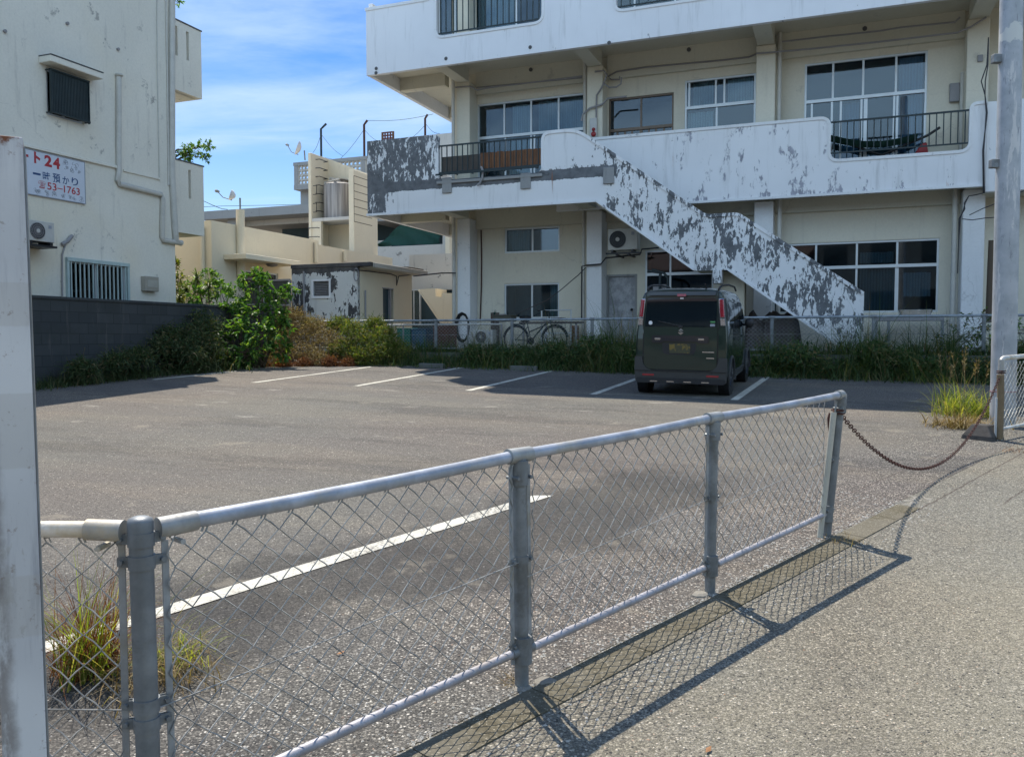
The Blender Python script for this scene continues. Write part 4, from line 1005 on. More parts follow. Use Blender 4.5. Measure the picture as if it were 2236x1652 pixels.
# corner return wall and rear balconies with slots
BE = on_s(441, 200, LS)[0]
def balcony(zb, zt, slots):
    mb = MB(); wall_holes(mb, FS, dfar + .003, BE, zb, zt, slots, .12)
    o = mb.build('balcony', M['left_wall'], lb)
    mb = MB(W); mb.box(LS - .16, dfar + .003, zb, LS - .1205, BE - .123, zt); mb.build('inner_wall', M['left_wall'], o)
    mb = MB(W); mb.box(LS - 3, BE - .12, zb, LS - .123, BE, zt); mb.box(LS - 3, dfar + .003, zb, LS - .123, BE - .123, zb + .14); mb.build('parapet', M['left_wall'], o)
    mb = MB(); sbox(mb, dfar + .003, zt + .001, BE + .02, zt + .03, -.14, .015); mb.build('coping', M['dark_trim'], o)
ztA = Q(1, 1728, 274)[1]; zbA = Q(1, 1742, 857)[1]; ztB = Q(1, 1750, 1441)[1]; zbB = Q(2, 262, 940)[1]
sl = []
for (x0, x1, ya, yb) in ((1505, 1535, 218, 485), (1606, 1634, 270, 528)):
    a = Q(1, x0, ya); b = Q(1, x1, yb); sl.append([a[0], b[1], b[0], a[1]])
balcony(zbA, ztA, sl)
a = Q(1, 1625, 1465); b = Q(2, 183, 678); balcony(zbB, ztB, [[a[0], b[1], b[0], a[1]]])
mb = MB(W); mb.box(LS - 3, dfar + .003, .3, LS - .06, dfar + .22, 9.2)
# upper window wing above lower balcony: narrow return seen in pale paint
mb = MB(W); mb.box(LS - 2.5, dfar + .002, .3, LS - .3, dfar2, 9.3); mb.build('return_wall', M['left_wall'], lb)
# antenna mast at the roof
o = MB(W).tube([W(LS - .3, *on_s(391.5, 45, LS)), W(LS - .3, *on_s(391.5, -30, LS))], .018, 8).build('antenna_mast', M['iron'], None)
tag(o, 'thin dark mast above the slotted balcony of the tall weathered house', 'mast')
# meter box
a = srect(10, 998, -60, 1096, 52)
mb = MB(); sbox(mb, a[0], a[1], a[2], a[3], .002, .14); mbx = mb.build('meter_box', plain('meter box', (.36, .33, .27), .6), None, bevel=.01); tag(mbx, 'small beige meter box on the weathered house above the block wall', 'meter box')
mb = MB(); sbox(mb, a[0] + .05, a[1] + .09, a[2] - .05, a[3] - .08, .1405, .148); mb.build('cover', plain('meter cover', (.42, .40, .34), .5), mbx)
# marks: pipe stubs
mb = MB()
for (x, y) in ((575, 205), (1013, 427), (35, 272)): mb.tube([W(LS, *Q(1, x, y)), W(LS + .05, *Q(1, x, y))], .035, 10)
for i, (x, y) in enumerate(((575, 205), (1013, 427), (35, 272))): MB().tube([W(LS, *Q(1, x, y)), W(LS + .045, *Q(1, x, y))], .03, 10).build('pipe_stub', M['pvc_grey'], lb)

# ---- sign board with its writing
def text_mesh(txt, mat, parent, cx, cz, w, h, plane, depth=.002, bold=0, name='lettering', shear=0, rot=0):
    """plane(x, z) -> world; the text is fitted to w by h about cx, cz"""
    cu = bpy.data.curves.new('t', 'FONT'); cu.body = txt; cu.offset = bold; cu.resolution_u = 3
    ob = bpy.data.objects.new('t', cu); COL.objects.link(ob); bpy.context.view_layer.update()
    me = bpy.data.meshes.new_from_object(ob.evaluated_get(bpy.context.evaluated_depsgraph_get()))
    bpy.data.objects.remove(ob); bpy.data.curves.remove(cu)
    if not me.vertices: return None
    xs = [v.co.x for v in me.vertices]; ys = [v.co.y for v in me.vertices]
    x0, x1, y0, y1 = min(xs), max(xs), min(ys), max(ys)
    mb = MB()
    for v in me.vertices:
        x = (v.co.x - (x0 + x1) / 2) / max(1e-6, x1 - x0) * w; y = (v.co.y - (y0 + y1) / 2) / max(1e-6, y1 - y0) * h
        mb.v.append(plane(cx + x + y * shear, cz + y + x * rot))
    mb.f = [tuple(p.vertices) for p in me.polygons]; bpy.data.meshes.remove(me)
    o = mb.build(name, mat, parent, normals=False); return o
M['sign_red'] = plain('sign red', (.42, .03, .04), .5, 0, .15, 5); M['sign_blue'] = plain('sign blue', (.03, .08, .20), .5, 0, .15, 5); M['sign_grey'] = plain('sign pencil grey', (.30, .32, .36), .6)
a0 = Q(9, 210, 165); a1_ = Q(9, 706, 287); b0_ = Q(9, 716, 633); b1_ = Q(9, 235, 548)
sz1 = (Q(9, 705, 285)[1]); sz0 = b0_[1]; sdR = a1_[0]; sdL = Q(9, 60, 300)[0]
sg = thing('sign', 'white sign board with red and blue writing on the weathered house wall', 'sign', W(LS, (sdL + sdR) / 2, sz0))
mb = MB(); sbox(mb, sdL, sz0, sdR, sz1, .01, .035); mb.build('board', plain('sign white', (.62, .66, .72), .45, 0, .05, 3), sg)
mb = MB()
for (p, q_, r_, t_) in ((sdL - .015, sz0 - .015, sdR + .015, sz0), (sdL - .015, sz1, sdR + .015, sz1 + .015), (sdR, sz0, sdR + .015, sz1), (sdL - .015, sz0, sdL, sz1)): sbox(mb, p, q_, r_, t_, .008, .04)
mb.build('frame', M['sign_grey'], sg)
PL = lambda d, z: W(LS + .037, d, z)
def stext(txt, k, x0, y0, x1, y1, mat, **kw):
    # box given on the photograph: left top and right bottom of the letters
    l = Q(k, x0, (y0)); r = Q(k, x1, y1); cd = (l[0] + r[0]) / 2; 
    return cd, l, r
def put(txt, dl, dr, zc, h, mat, **kw):
    text_mesh(txt, M[mat], sg, (dl + dr) / 2, zc, dr - dl, h, PL, **kw)
def qz(x, y): return Q(9, x, y)
p = qz(277, 245); r_ = qz(332, 262); put('ト', p[0], r_[0], qz(305, 245)[1], .215, 'sign_red', bold=.06)
p = qz(366, 272); r_ = qz(430, 285); put('2', p[0], r_[0], qz(398, 272)[1], .215, 'sign_red', bold=.04)
p = qz(440, 290); r_ = qz(499, 305); put('4', p[0], r_[0], qz(470, 290)[1], .22, 'sign_red', bold=.04)
p = qz(150, 225); r_ = qz(230, 225); put('ー', p[0], r_[0], qz(228, 228)[1], .05, 'sign_red', bold=.05)
for ch, x0, x1, y, h in (('一', 272, 330, 381, .04), ('時', 356, 412, 402, .165), ('預', 441, 498, 418, .17), ('か', 524, 575, 437, .15), ('り', 602, 650, 449, .155)):
    put(ch, qz(x0, y)[0] - .01, qz(x1, y)[0] + .01, qz((x0 + x1) / 2, y)[1], h, 'sign_blue', bold=.012)
put('☎', qz(314, 468)[0], qz(376, 480)[0], qz(345, 472)[1], .145, 'sign_red')
put('53', qz(391, 485)[0], qz(470, 495)[0], qz(430, 489)[1], .142, 'sign_red', bold=.012)
put('1763', qz(532, 510)[0], qz(668, 535)[0], qz(600, 522)[1], .142, 'sign_red', bold=.012)
m1 = MB(); sbox(m1, qz(478, 505)[0], qz(500, 507)[1] - .008, qz(522, 505)[0], qz(500, 507)[1] + .008, .0355, .038); m1.build('lettering', M['sign_red'], sg)
rnd = random.Random(3)
def doodle(x, y, s):
    mb = MB(); d, z = qz(x, y)
    for k in range(6):
        c = (d + rnd.uniform(-s, s) * .6, z + rnd.uniform(-s, s) * .6); rr = s * rnd.uniform(.25, .55); ph = rnd.uniform(0, 6)
        mb.tube([PL(c[0] + math.cos(ph + t * .5) * rr, c[1] + math.sin(ph + t * .5) * rr * rnd.uniform(.75, 1.1)) for t in range(rnd.randint(6, 13))], .0028, 4)
    mb.build('drawing', M['sign_grey'], sg, normals=False)
for (x, y, s) in ((298, 522, .055), (325, 532, .05), (383, 544, .055), (455, 552, .06), (527, 570, .055), (588, 580, .055), (620, 590, .05), (685, 598, .06), (545, 285, .06), (550, 325, .06), (622, 315, .10), (600, 350, .05), (660, 365, .04)): doodle(x, y, s)
# ---- outdoor units
def ac_unit(label, frame, w, h, dp, loc, fanx=.36, group=None, dark=False, feet=True, r=None, blades=False):
    """frame(x, y, z): x across, y out of the wall, z up"""
    o = thing('air_conditioner', label, 'air conditioner', loc, group)
    mb = MB(frame); mb.box(0, 0, 0, w, dp, h); mb.build('casing', M['ac'], o, bevel=.012, seg=2)
    r = r or h * .40; cx, cz = w * fanx, h * .5; ax = (frame(0, 1, 0) - frame(0, 0, 0)).normalized()
    mb = MB(frame); mb.cyl(frame(cx, dp + .002, cz), ax, r, .008, 32); mb.build('fan_opening', M['black'], o)
    mb = MB(frame)
    for k in range(4): 
        rr = r * (.3 + .23 * k); mb.tube([frame(cx + rr * math.cos(t * math.pi / 12), dp + .018, cz + rr * math.sin(t * math.pi / 12)) for t in range(24)], .004, 4, closed=True)
    for k in range(28):
        t = k * math.pi / 14; mb.tube([frame(cx + r * .2 * math.cos(t), dp + .02, cz + r * .2 * math.sin(t)), frame(cx + r * 1.0 * math.cos(t), dp + .014, cz + r * 1.0 * math.sin(t))], .0035, 4)
    mb.build('fan_guard', M['grille'] if dark else M['pvc_grey'], o)
    mb = MB(frame); mb.cyl(frame(cx, dp + .018, cz), ax, r * .24, .012, 20); mb.build('hub', M['ac'], o)
    mb = MB(frame); mb.box(w * .80, dp + .001, h * .68, w * .90, dp + .005, h * .84); mb.build('badge', M['sign_grey'], o)
    mb = MB(frame)
    for k in range(12): mb.box(-.004, dp * .15, h * (.08 + .07 * k), -.0005, dp * .85, h * (.10 + .07 * k))
    mb.build('side_vent', M['grille'], o)
    if feet:
        for x in (w * .12, w * .8): mb = MB(frame); mb.box(x, .02, -.06, x + .06, dp + .03, -.002); mb.build('foot', M['black'], o)
    return o
a = srect(9, 250, 745, 507, 975, LS + .4)
f0 = lambda x, y, z: W(LS + .12 + y, a[0] + x, z + a[1])
acl = ac_unit('weathered air conditioner on a wall bracket below the sign board', lambda x, y, z: f0(x - .12, y, z), a[2] - a[0] + .0, a[3] - a[1] - .05, .30, W(LS + .12, a[0], a[1]), .42)
mb = MB(); sbox(mb, a[0] - .3, a[1] - .10, a[2] - .1, a[1] - .065, .002, .46); sbox(mb, a[0] + .22, a[1] - .65, a[0] + .26, a[1] - .101, .002, .06); mb.build('bracket', M['black'], acl)
mb = MB(); sbox(mb, a[0] + .225, a[1] - 1.6, a[0] + .255, a[1] - .65, .001, .006)
ru = N('rust streak'); M['rust_streak'] = ru.end(ru.mix(ru.noise(8, 6, .7), (.45, .22, .08), (.55, .42, .28)), .9)
mb.build('rust_streak', M['rust_streak'], acl)
# ---- dark block wall
def blockmat():
    n = N('dark block wall'); v = n.frame((1, 1, 1)); sp = n.nd('ShaderNodeSeparateXYZ'); n.put(sp.inputs[0], v); cb = n.nd('ShaderNodeCombineXYZ'); n.put(cb.inputs[0], sp.outputs[1]); n.put(cb.inputs[1], sp.outputs[2])
    b = n.nd('ShaderNodeTexBrick'); n.put(b.inputs['Vector'], cb.outputs[0]); b.inputs['Scale'].default_value = 1; b.inputs['Brick Width'].default_value = .4; b.inputs['Row Height'].default_value = .2; b.inputs['Mortar Size'].default_value = .007; b.inputs['Mortar Smooth'].default_value = .3
    b.inputs['Color1'].default_value = (.055, .06, .062, 1); b.inputs['Color2'].default_value = (.072, .077, .078, 1); b.inputs['Mortar'].default_value = (.042, .045, .046, 1)
    c = n.mix(n.m_('MULTIPLY', n.mr(n.noise(2, 7, .7), .4, .65), .5), b.outputs[0], (.05, .055, .05)); c = n.mix(n.m_('MULTIPLY', n.mr(n.noise(1, 6, .7, n.frame((4, 4, .5))), .55, .7), .4), c, (.16, .15, .14))
    return n.end(c, .9, 0, n.bump(n.m_('SUBTRACT', n.m_('MULTIPLY', n.noise(60, 5), .3), b.outputs['Fac']), .5, .01), spec=.2)
M['block'] = blockmat()
BWS = -13.3; bz = (on_s(75, 648, BWS)[1] + on_s(440, 661, BWS)[1]) / 2
mb = MB(W); mb.box(BWS - .15, 3.0, .2, BWS, 18.15, bz - .06); bwl = mb.build('block_wall', M['block']); tag(bwl, 'dark grey concrete block wall along the side of the lot', 'wall')
mb = MB(W); mb.box(BWS - .17, 3.0, bz - .059, BWS + .02, 18.15, bz); mb.build('coping', M['block'], bwl, bevel=.01)

# ---- sign pillar close on the left
pp = on_y(103, 1652, 1.82); 
n = N('pillar paint'); f = n.noise(3, 7, .65, None, .2); g = n.noise(1, 6, .7, n.nd('ShaderNodeVectorMath').outputs[0] if False else n.frame((14, 14, 1.2)))
c = n.mix(n.mr(n.noise(1.6, 3), .35, .65), (.60, .60, .60), (.76, .76, .75)); c = n.mix(n.m_('MULTIPLY', n.mr(g, .5, .68), .6), c, (.25, .25, .28))
tz = n.dot(EZ); top = n.mr(n.m_('ADD', tz, n.m_('MULTIPLY', n.noise(22, 6, .7), .14)), 1.985, 2.01)
c = n.mix(n.m_('MULTIPLY', n.m_('MULTIPLY', n.mr(n.m_('ADD', tz, n.m_('MULTIPLY', n.noise(9, 6, .7), .3)), 1.9, 2.1), n.mr(g, .35, .6)), .5), c, (.26, .26, .30))
for (za_, zb_) in ((1.54, 1.62), (1.23, 1.38), (.86, .98)):
    c = n.mix(n.m_('MULTIPLY', n.m_('MULTIPLY', n.mr(n.m_('ADD', tz, n.m_('MULTIPLY', f, .03)), za_, za_ + .006), n.mr(tz, zb_, zb_ + .004, 1, 0)), .35), c, (.50, .47, .42))
c = n.mix(n.m_('MULTIPLY', n.mr(n.noise(5, 9, .75, n.frame((1, 1, .45))), .57, .60), .5), c, (.42, .40, .36))
ua = n.m_('SUBTRACT', float(pp.dot(Vector((.874, .487, 0)))), n.dot(Vector((.874, .487, 0))))
ua = n.m_('ADD', ua, n.m_('MULTIPLY', n.m_('SUBTRACT', tz, pp.z), -.032))
gr = n.m_('MULTIPLY', n.mr(n.m_('ADD', ua, n.m_('MULTIPLY', n.noise(9, 7, .7), .05)), .070, .095), n.mr(n.noise(4, 8, .72, n.frame((3, 3, 1))), .40, .56))
c = n.mix(n.m_('MULTIPLY', gr, .8), c, n.mix(n.noise(14, 6, .7), (.12, .11, .12), (.36, .31, .26)))
c = n.mix(n.m_('MULTIPLY', n.mr(n.noise(26, 8, .75), .60, .64), .5), c, (.25, .17, .12))
c = n.mix(top, c, n.mix(n.noise(25, 5), (.10, .035, .015), (.28, .10, .04)))
M['pillar'] = n.end(c, .7, 0, n.bump(n.noise(30, 5), .2, .004))
ptop = on_y(50, 300, 1.82)
sp_ = thing('sign_pillar', 'white painted steel sign pillar with rusty top close at the edge of the picture', 'pillar', Vector((pp.x - .12, 1.9, 0)))
mb = MB(); xr0, xr1 = pp.x + .0, ptop.x; zt_, zb_ = ptop.z, -.05
xb = pp.x + (pp.x - ptop.x) * (pp.z - zb_) / (ptop.z - pp.z) * .0
PU = Vector((.874, .487, 0)); PV = Vector((-.487, .874, 0))
def pbox(mb, a0, b0, a1, b1, zb, zt):
    g = lambda a, b, z: Vector((pp.x, 1.82, 0)).lerp(Vector((ptop.x, 1.82, 0)), (z - pp.z) / (ptop.z - pp.z)) - PU * a + PV * b + EZ * z
    mb.add([g(a, b, z) for z in (zb, zt) for b in (b0, b1) for a in (a0, a1)], [(0, 2, 3, 1), (4, 5, 7, 6), (0, 1, 5, 4), (2, 6, 7, 3), (0, 4, 6, 2), (1, 3, 7, 5)])
def pillar_box(mb, xl0, xr0, xl1, xr1, y0, y1, zb, zt):
    P = [Vector(p) for p in ((xl0, y0, zb), (xr0, y0, zb), (xr0, y1, zb), (xl0, y1, zb), (xl1, y0, zt), (xr1, y0, zt), (xr1, y1, zt), (xl1, y1, zt))]
    mb.add(P, [(0, 3, 2, 1), (4, 5, 6, 7), (0, 1, 5, 4), (1, 2, 6, 5), (2, 3, 7, 6), (3, 0, 4, 7)])
pbox(mb, 0, .0, .085, .12, zb_, zt_); mb.build('post', M['pillar'], sp_, bevel=.003, seg=2)
mb = MB(); pbox(mb, .088, .015, .75, .10, .75, zt_ - .03); mb.build('panel', M['pillar'], sp_, bevel=.004)
mb = MB(); pbox(mb, .0855, -.002, .094, .012, .95, zt_ - .03); mb.build('seam', M['black'], sp_)
mb = MB(); pbox(mb, -.0035, .002, -.0006, .118, .02, zt_ - .02); mb.build('edge_strip', M['galv_dark'], sp_)
M['brown_pole'] = plain('brown pole', (.10, .07, .045), .8)
# ------------------------------------------------------------------ cream house, annex, tank tower, grey building
HS = -15.5
ch = thing('cream_house', 'low cream house with parapet roof behind the block wall', 'house', W(HS - 2, 21, YARD))
q0 = on_s(461, 482.8, HS); dA = q0[0]; zP = q0[1]; q1 = zs(2, 1085, 967, HS); dB = q1[0]; zP = (q0[1] + q1[1]) / 2; zP2 = (zs(2, 1090, 996, HS)[1] + zs(2, 1600, 1100, HS)[1]) / 2; dC = zs(2, 1610, 1100, HS)[0]
FH = lambda x, z, e: W(HS - e, x, z)
a = zs(2, 568, 1180, HS); b = zs(2, 800, 1262, HS); hwn = [a[0], 2.2, b[0], a[1]]
mb = MB(); wall_holes(mb, FH, dA, dC, YARD - .1, zP, [hwn], .1); 
mb2 = MB(); wall_holes(mb2, FH, dA, dB, YARD - .1, zP, [hwn], .1); mb2.build('wall', M['house_wall'], ch)
mb = MB(W); mb.box(HS - .1, dB + .001, YARD - .1, HS, dC, zP2); mb.box(HS - .35, dB - .12, zP2 - .3, HS - .1, dB, zP); mb.build('wall', M['house_wall'], ch)
mb = MB(W); mb.box(HS - 9, dA, YARD - .1, HS - .1, dA + .1, zP); mb.build('front_wall', M['house_wall'], ch)
mb = MB(W); mb.box(HS - 9, dA + .1, zP - .45, HS - .1, dC, zP - .35); mb.build('roof', M['pale_conc'], ch)
for (x, y0, y1) in ((530, 755, 1225), (1070, 985, 1130), (1275, 1050, 1120)):
    p = zs(2, x, y0, HS + .09); r_ = zs(2, x, y1, HS + .09); 
    MB().tube([W(HS + .09, p[0], p[1]), W(HS + .09, p[0], r_[1])], .115 if x == 530 else .07, 14).build('pipe', M['house_wall'], ch, smooth=40)
q_ = on_d(441, 497, dA - .06); MB().tube([W(q_[0], dA - .06, q_[1]), W(q_[0], dA - .06, 1.4)], .06, 12).build('pipe', M['house_wall'], ch, smooth=40)
window(ch, FH, *hwn, (.5,), glass='glass_dark')
# canopy with lamp
a = zs(2, 552, 1070, HS + .0); b = zs(2, 1000, 1130, HS + .0); cz = zs(2, 552, 1092, HS + .9)[1]
cd0 = zs(2, 560, 1090, HS + .45)[0]; cd1 = zs(2, 968, 1118, HS + .8)[0]
mb = MB(W); mb.box(HS + .003, cd0 - .3, cz, HS + .75, cd1, cz + .14); cn = mb.build('canopy', M['house_wall'], ch, bevel=.01)
dl, zl = zs(2, 745, 1130, HS + .35); MB().lathe(W(HS + .40, dl, cz - .09), [(.02, 0), (.12, .02), (.17, .06), (.17, .088)], 20).build('lamp', M['pvc_grey'], cn, smooth=50)
# tank tower
Td = 25.0; TL, TR = -17.7, -15.8
tw = thing('tank_tower', 'tall cream roof tower holding a round water tank behind the cream house', 'tower', W(TL + .9, Td + .8, zP2 - .4))
tl_top = on_d(672.2, 334, Td)[1]; sl_ = on_d(672.2, 334, Td)[0]; TL = sl_
z_r = zd(2, 1298, 473, Td)[1]; sr0 = zd(2, 1298, 600, Td)[0]; sr1 = zd(2, 1335, 600, Td)[0]; TR = sr1
dEnd = zs(2, 1466, 700, TR)[0]; dEnd2 = zs(2, 1504, 800, TR)[0]
zfl = zd(2, 1150, 808, Td)[1]; zfb = zd(2, 1150, 832, Td)[1]; zb_ = zP2 - 1.0
mb = MB(W); mb.box(TL, Td, zb_, TL + .12, dEnd, tl_top); mb.build('wall', M['house_wall'], tw, bevel=.01)
mb = MB(); mb.prism([(TL + .121, zb_), (TR - .003, zb_), (TR - .003, z_r + .02), (TL + .121, tl_top)], dfront(dEnd - .15), dfront(dEnd)); mb.build('back_wall', M['house_wall'], tw)
mb = MB(W); mb.box(sr0, Td, zb_, sr1, dEnd, z_r); rw = mb.build('side_panel', M['house_wall'], tw, bevel=.01)
mb = MB(W); mb.box(sr0, dEnd, zb_, sr1, dEnd2, zs(2, 1490, 790, TR)[1]); mb.build('side_panel', M['house_wall'], tw)
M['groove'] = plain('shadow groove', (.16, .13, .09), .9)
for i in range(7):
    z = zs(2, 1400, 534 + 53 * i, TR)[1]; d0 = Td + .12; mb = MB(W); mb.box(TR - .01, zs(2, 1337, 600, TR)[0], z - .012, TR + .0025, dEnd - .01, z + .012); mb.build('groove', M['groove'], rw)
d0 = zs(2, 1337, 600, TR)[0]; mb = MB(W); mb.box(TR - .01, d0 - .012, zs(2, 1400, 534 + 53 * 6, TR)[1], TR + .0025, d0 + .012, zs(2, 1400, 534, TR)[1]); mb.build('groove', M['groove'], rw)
mb = MB(W); mb.box(TL + .121, Td + .02, zfb, sr0 - .003, dEnd - .16, zfl); mb.build('floor_slab', M['pale_conc'], tw, bevel=.01)
sx = zd(2, 1100, 900, Td)[0]; mb = MB(W); mb.box(TL + .121, Td + .03, zb_, sx, Td + .15, zfb - .003); mb.build('wall', M['house_wall'], tw)
mb = MB(W); mb.box(sx, Td + 1.2, zb_, sr0 - .003, Td + 1.22, zfb - .003); mb.build('inner_wall', M['dark_room'], tw)
# iron rungs
for i in range(7):
    x, y = 1098, 398 + 61 * i
    s_, z = zd(2, x - 12, y, Td + .0); s_ = TL + .12
    mb = MB(W); d0, z0 = zs(2, 1066, y, TL + .12); d1 = zs(2, 1122, y, TL + .12)[0]
    if d1 < d0 + .3: d1 = d0 + .4
    mb.tube([W(s_, d0, z0), W(s_ + .16, d0, z0), W(s_ + .16, d1, z0), W(s_, d1, z0)], .016, 6); mb.build('rung', M['black'], tw)
for i, y in enumerate((600, 725)):
    mb = MB(W); d0, z0 = zd(2, 1050, y - 15, Td - .02), 0
    s_, zt_ = zd(2, 1048, y - 15, Td - .05); s2, zb2_ = zd(2, 1072, y + 45, Td - .05); mb.tube([W(s_, Td - .05, zt_), W(s2, Td - .05, zt_), W(s2, Td - .05, zb2_), W(s_, Td - .05, zb2_)], .014, 6); mb.build('rung', M['black'], tw)
for y in (885, 948):
    s_, zt_ = zd(2, 1012, y, Td - .1); s2, _ = zd(2, 1080, y, Td - .1); mb = MB(W); mb.tube([W(s_, Td, zt_), W(s_, Td - .1, zt_), W(s2, Td - .1, zt_), W(s2, Td, zt_)], .014, 6); mb.build('rung', M['black'], tw)
# tank
tcs = zd(2, 1232, 700, Td + .8)[0]; tr = .46 * (Td + .8) / Td; s_l = zd(2, 1140, 700, Td + .8)[0]; tr = tcs - s_l
tzt = zd(2, 1200, 578, Td + .8)[1]
n = N('stained tank steel'); f = n.noise(1, 7, .6, n.frame((9, 9, .35))); M['tank'] = n.end(n.mix(n.mr(f, .32, .68), (.19, .175, .17), (.46, .44, .41)), .6, .2)
tk = thing('water_tank', 'round stained metal water tank standing inside the cream roof tower', 'water tank', W(tcs, Td + .8, zfl))
MB().lathe(W(tcs, Td + .8, zfl), [(tr, 0), (tr, tzt - zfl - .08), (tr * .98, tzt - zfl - .03), (tr * .9, tzt - zfl)], 32).build('tank_body', M['tank'], tk, smooth=40)
MB().lathe(W(tcs + .04, Td + .8, tzt), [(.28, 0), (.28, .10), (.36, .12), (.36, .15), (.1, .17)], 24).build('lid', M['tank'], tk, smooth=40)
MB().tube([W(tcs - tr * .7, Td + .5, zfl), W(tcs - tr * .7, Td + .5, tzt + .05), W(tcs + .6 * tr, Td + .3, tzt + .09)], .03, 8).build('pipe', M['pvc'], tk)
MB().tube([W(tcs - tr * .5, Td + .8, tzt), W(tcs - tr * .5, Td + .8, tzt + .25), W(tcs - tr * .7, Td + .8, tzt + .25), W(tcs - tr * .7, Td + .8, tzt + .18)], .035, 8).build('pipe', M['pvc'], tk)
# satellite dishes
def dish(label, base, top, r, facing, side):
    o = thing('satellite_dish', label, 'satellite dish', base)
    MB().tube([base, top], .025, 8).build('mast', M['galv_dark'], o)
    mb = MB(); f = facing.normalized(); c = top + f * .12
    mb.lathe(c, [(.01, 0), (r * .4, .02), (r * .75, .07), (r, .13), (r, .14), (r * .75, .085), (r * .4, .035), (.012, .014)], 24, f); mb.build('dish', plain('dish ' + name_i(), (.62, .62, .62), .4), o, smooth=60)
    MB().tube([c - EZ * r * .9 + f * .1, c - EZ * r * .9 + f * .35 + side * .0, c - EZ * r * .15 + f * .50], .012, 6).build('feed_arm', M['galv_dark'], o)
    MB().lathe(c - EZ * r * .15 + f * .44, [(.03, 0), (.045, .08), (.03, .12)], 10, f).build('feed_horn', M['galv_dark'], o)
_k = [0]
def name_i(): _k[0] += 1; return str(_k[0])
d1 = zd(2, 990, 403, Td + .2); d2 = zd(2, 985, 335, Td + .2)
dish('larger white satellite dish at the top corner of the tank tower', W(d1[0] + .0, Td + .2, d1[1]), W(d2[0], Td + .2, d2[1]), .26, -E1 * .8 - E2 * .55 + EZ * .35, E1)
pd = zs(2, 530, 757, HS + .09); pt = zs(2, 534, 672, HS + .09)
dish('small grey satellite dish on a pole above the cream house wall pipe', W(HS + .09, pd[0], pd[1] - .02), W(HS + .09, pd[0], pt[1]), .15, -E1 * .8 - E2 * .55 + EZ * .3, E1)
# ---- annex with peeling front
AD = 19.5; as0 = on_d(636.8, 600, AD)[0]; as1 = zd(2, 1362, 1300, AD)[0]; az = zd(2, 1150, 1138, AD)[1]
an = thing('shed', 'small flat roofed annex with badly peeling white front wall behind the far fence', 'shed', W(as1, AD, YARD))
def bias_an(n):
    b = n.m_('MULTIPLY', n.box(-20, 0, az - .22, az + 1, .06), .16)
    b = n.m_('ADD', b, n.m_('MULTIPLY', n.box(as0 - 1, as0 + .42, 0, 9, .12), .05))
    b = n.m_('SUBTRACT', b, n.m_('MULTIPLY', n.box(as0 + .62, as0 + 1.12, az - 1.15, az - .35, .06), .12))
    return n.m_('ADD', b, n.m_('MULTIPLY', n.box(as0 + .3, as1, 0, az - 1.15, .1), .025))
M['peel_annex'] = peelmat('annex peeling paint', (.66, .66, .62), (.055, .055, .06), bias_an, 1.8, .6, .525, .012, (.12, .115, .105))
ann_d2 = zs(2, 1748, 1300, as1)[0]
a = zd(2, 1050, 1262, AD); b = zd(2, 1162, 1365, AD); lv = [a[0], b[1], b[0], a[1]]
mb = MB(); wall_holes(mb, fa_front(AD), as0, as1, YARD - .1, az, [lv], .12); mb.build('front_wall', M['peel_annex'], an)
a = zs(2, 1542, 1312, as1); b = zs(2, 1618, 1530, as1); dr_ = [a[0], YARD, b[0], a[1]]
FA = lambda x, z, e: W(as1 - e, x, z)
mb = MB(); wall_holes(mb, FA, AD + .001, ann_d2, YARD - .1, az - .12, [dr_], .12); mb.build('side_wall', M['house_wall'], an)
mb = MB(W); mb.box(as0, AD + .12, YARD - .1, as0 + .12, ann_d2, az - .12); mb.box(as0 + .12, ann_d2 - .12, YARD - .1, as1 - .12, ann_d2, az - .12); mb.build('rear_wall', M['house_wall'], an)
mb = MB(W); mb.box(as0 - .02, AD + .13, az - .12, as1 + .42, ann_d2 + .25, az + .01); mb.build('roof', M['pale_conc'], an, bevel=.01)
mb = MB(W); mb.box(as0 - .02, AD - .02, az - .10, as1 + .42, AD + .128, az + .012); mb.build('roof_edge', M['peel_annex'], an, bevel=.01)
# louvre
mb = MB(W); s0, z0, s1, z1 = lv; mb.box(s0 - .07, AD - .02, z0 - .06, s0, AD + .12, z1 + .05); mb.box(s1, AD - .02, z0 - .06, s1 + .05, AD + .12, z1 + .05); mb.box(s0, AD - .02, z1, s1, AD + .12, z1 + .05); mb.box(s0, AD - .03, z0 - .06, s1, AD + .12, z0)
lo = mb.build('louvre_window', M['white_paint'], an)
mb = MB(); nsl = 9
for i in range(nsl):
    z = z0 + (z1 - z0) * (i + .15) / nsl; h = (z1 - z0) / nsl
    P = [W(s0, AD + .01, z), W(s1, AD + .01, z), W(s1, AD + .08, z + h * .8), W(s0, AD + .08, z + h * .8)]; mb.add(P + [p + EZ * .008 for p in P], [(0, 1, 2, 3), (4, 7, 6, 5), (0, 4, 5, 1), (2, 6, 7, 3)])
mb.build('slats', M['pvc_grey'], lo); mb = MB(W); mb.box(s0, AD + .10, z0, s1, AD + .115, z1); mb.build('backing', M['black'], lo)
mb = MB(W); mb.box(as1 - .6, dr_[0] - .1, YARD, as1 - .5, dr_[2] + .3, 3.3); mb.build('interior', M['dark_room'], an)
mb = MB(W); mb.box(as1 - .09, dr_[0], YARD, as1 - .05, dr_[2] - .22, dr_[3]); mb.build('door', plain('dark teal door', (.02, .05, .06), .5), an)
mb = MB(W); mb.box(as1 - .1, dr_[2] - .22, YARD, as1 + .02, dr_[2] - .16, dr_[3]); mb.box(as1 - .1, dr_[0] - .03, dr_[3], as1 + .012, dr_[2] + .0, dr_[3] + .03); mb.build('door_frame', M['pvc_grey'], an)
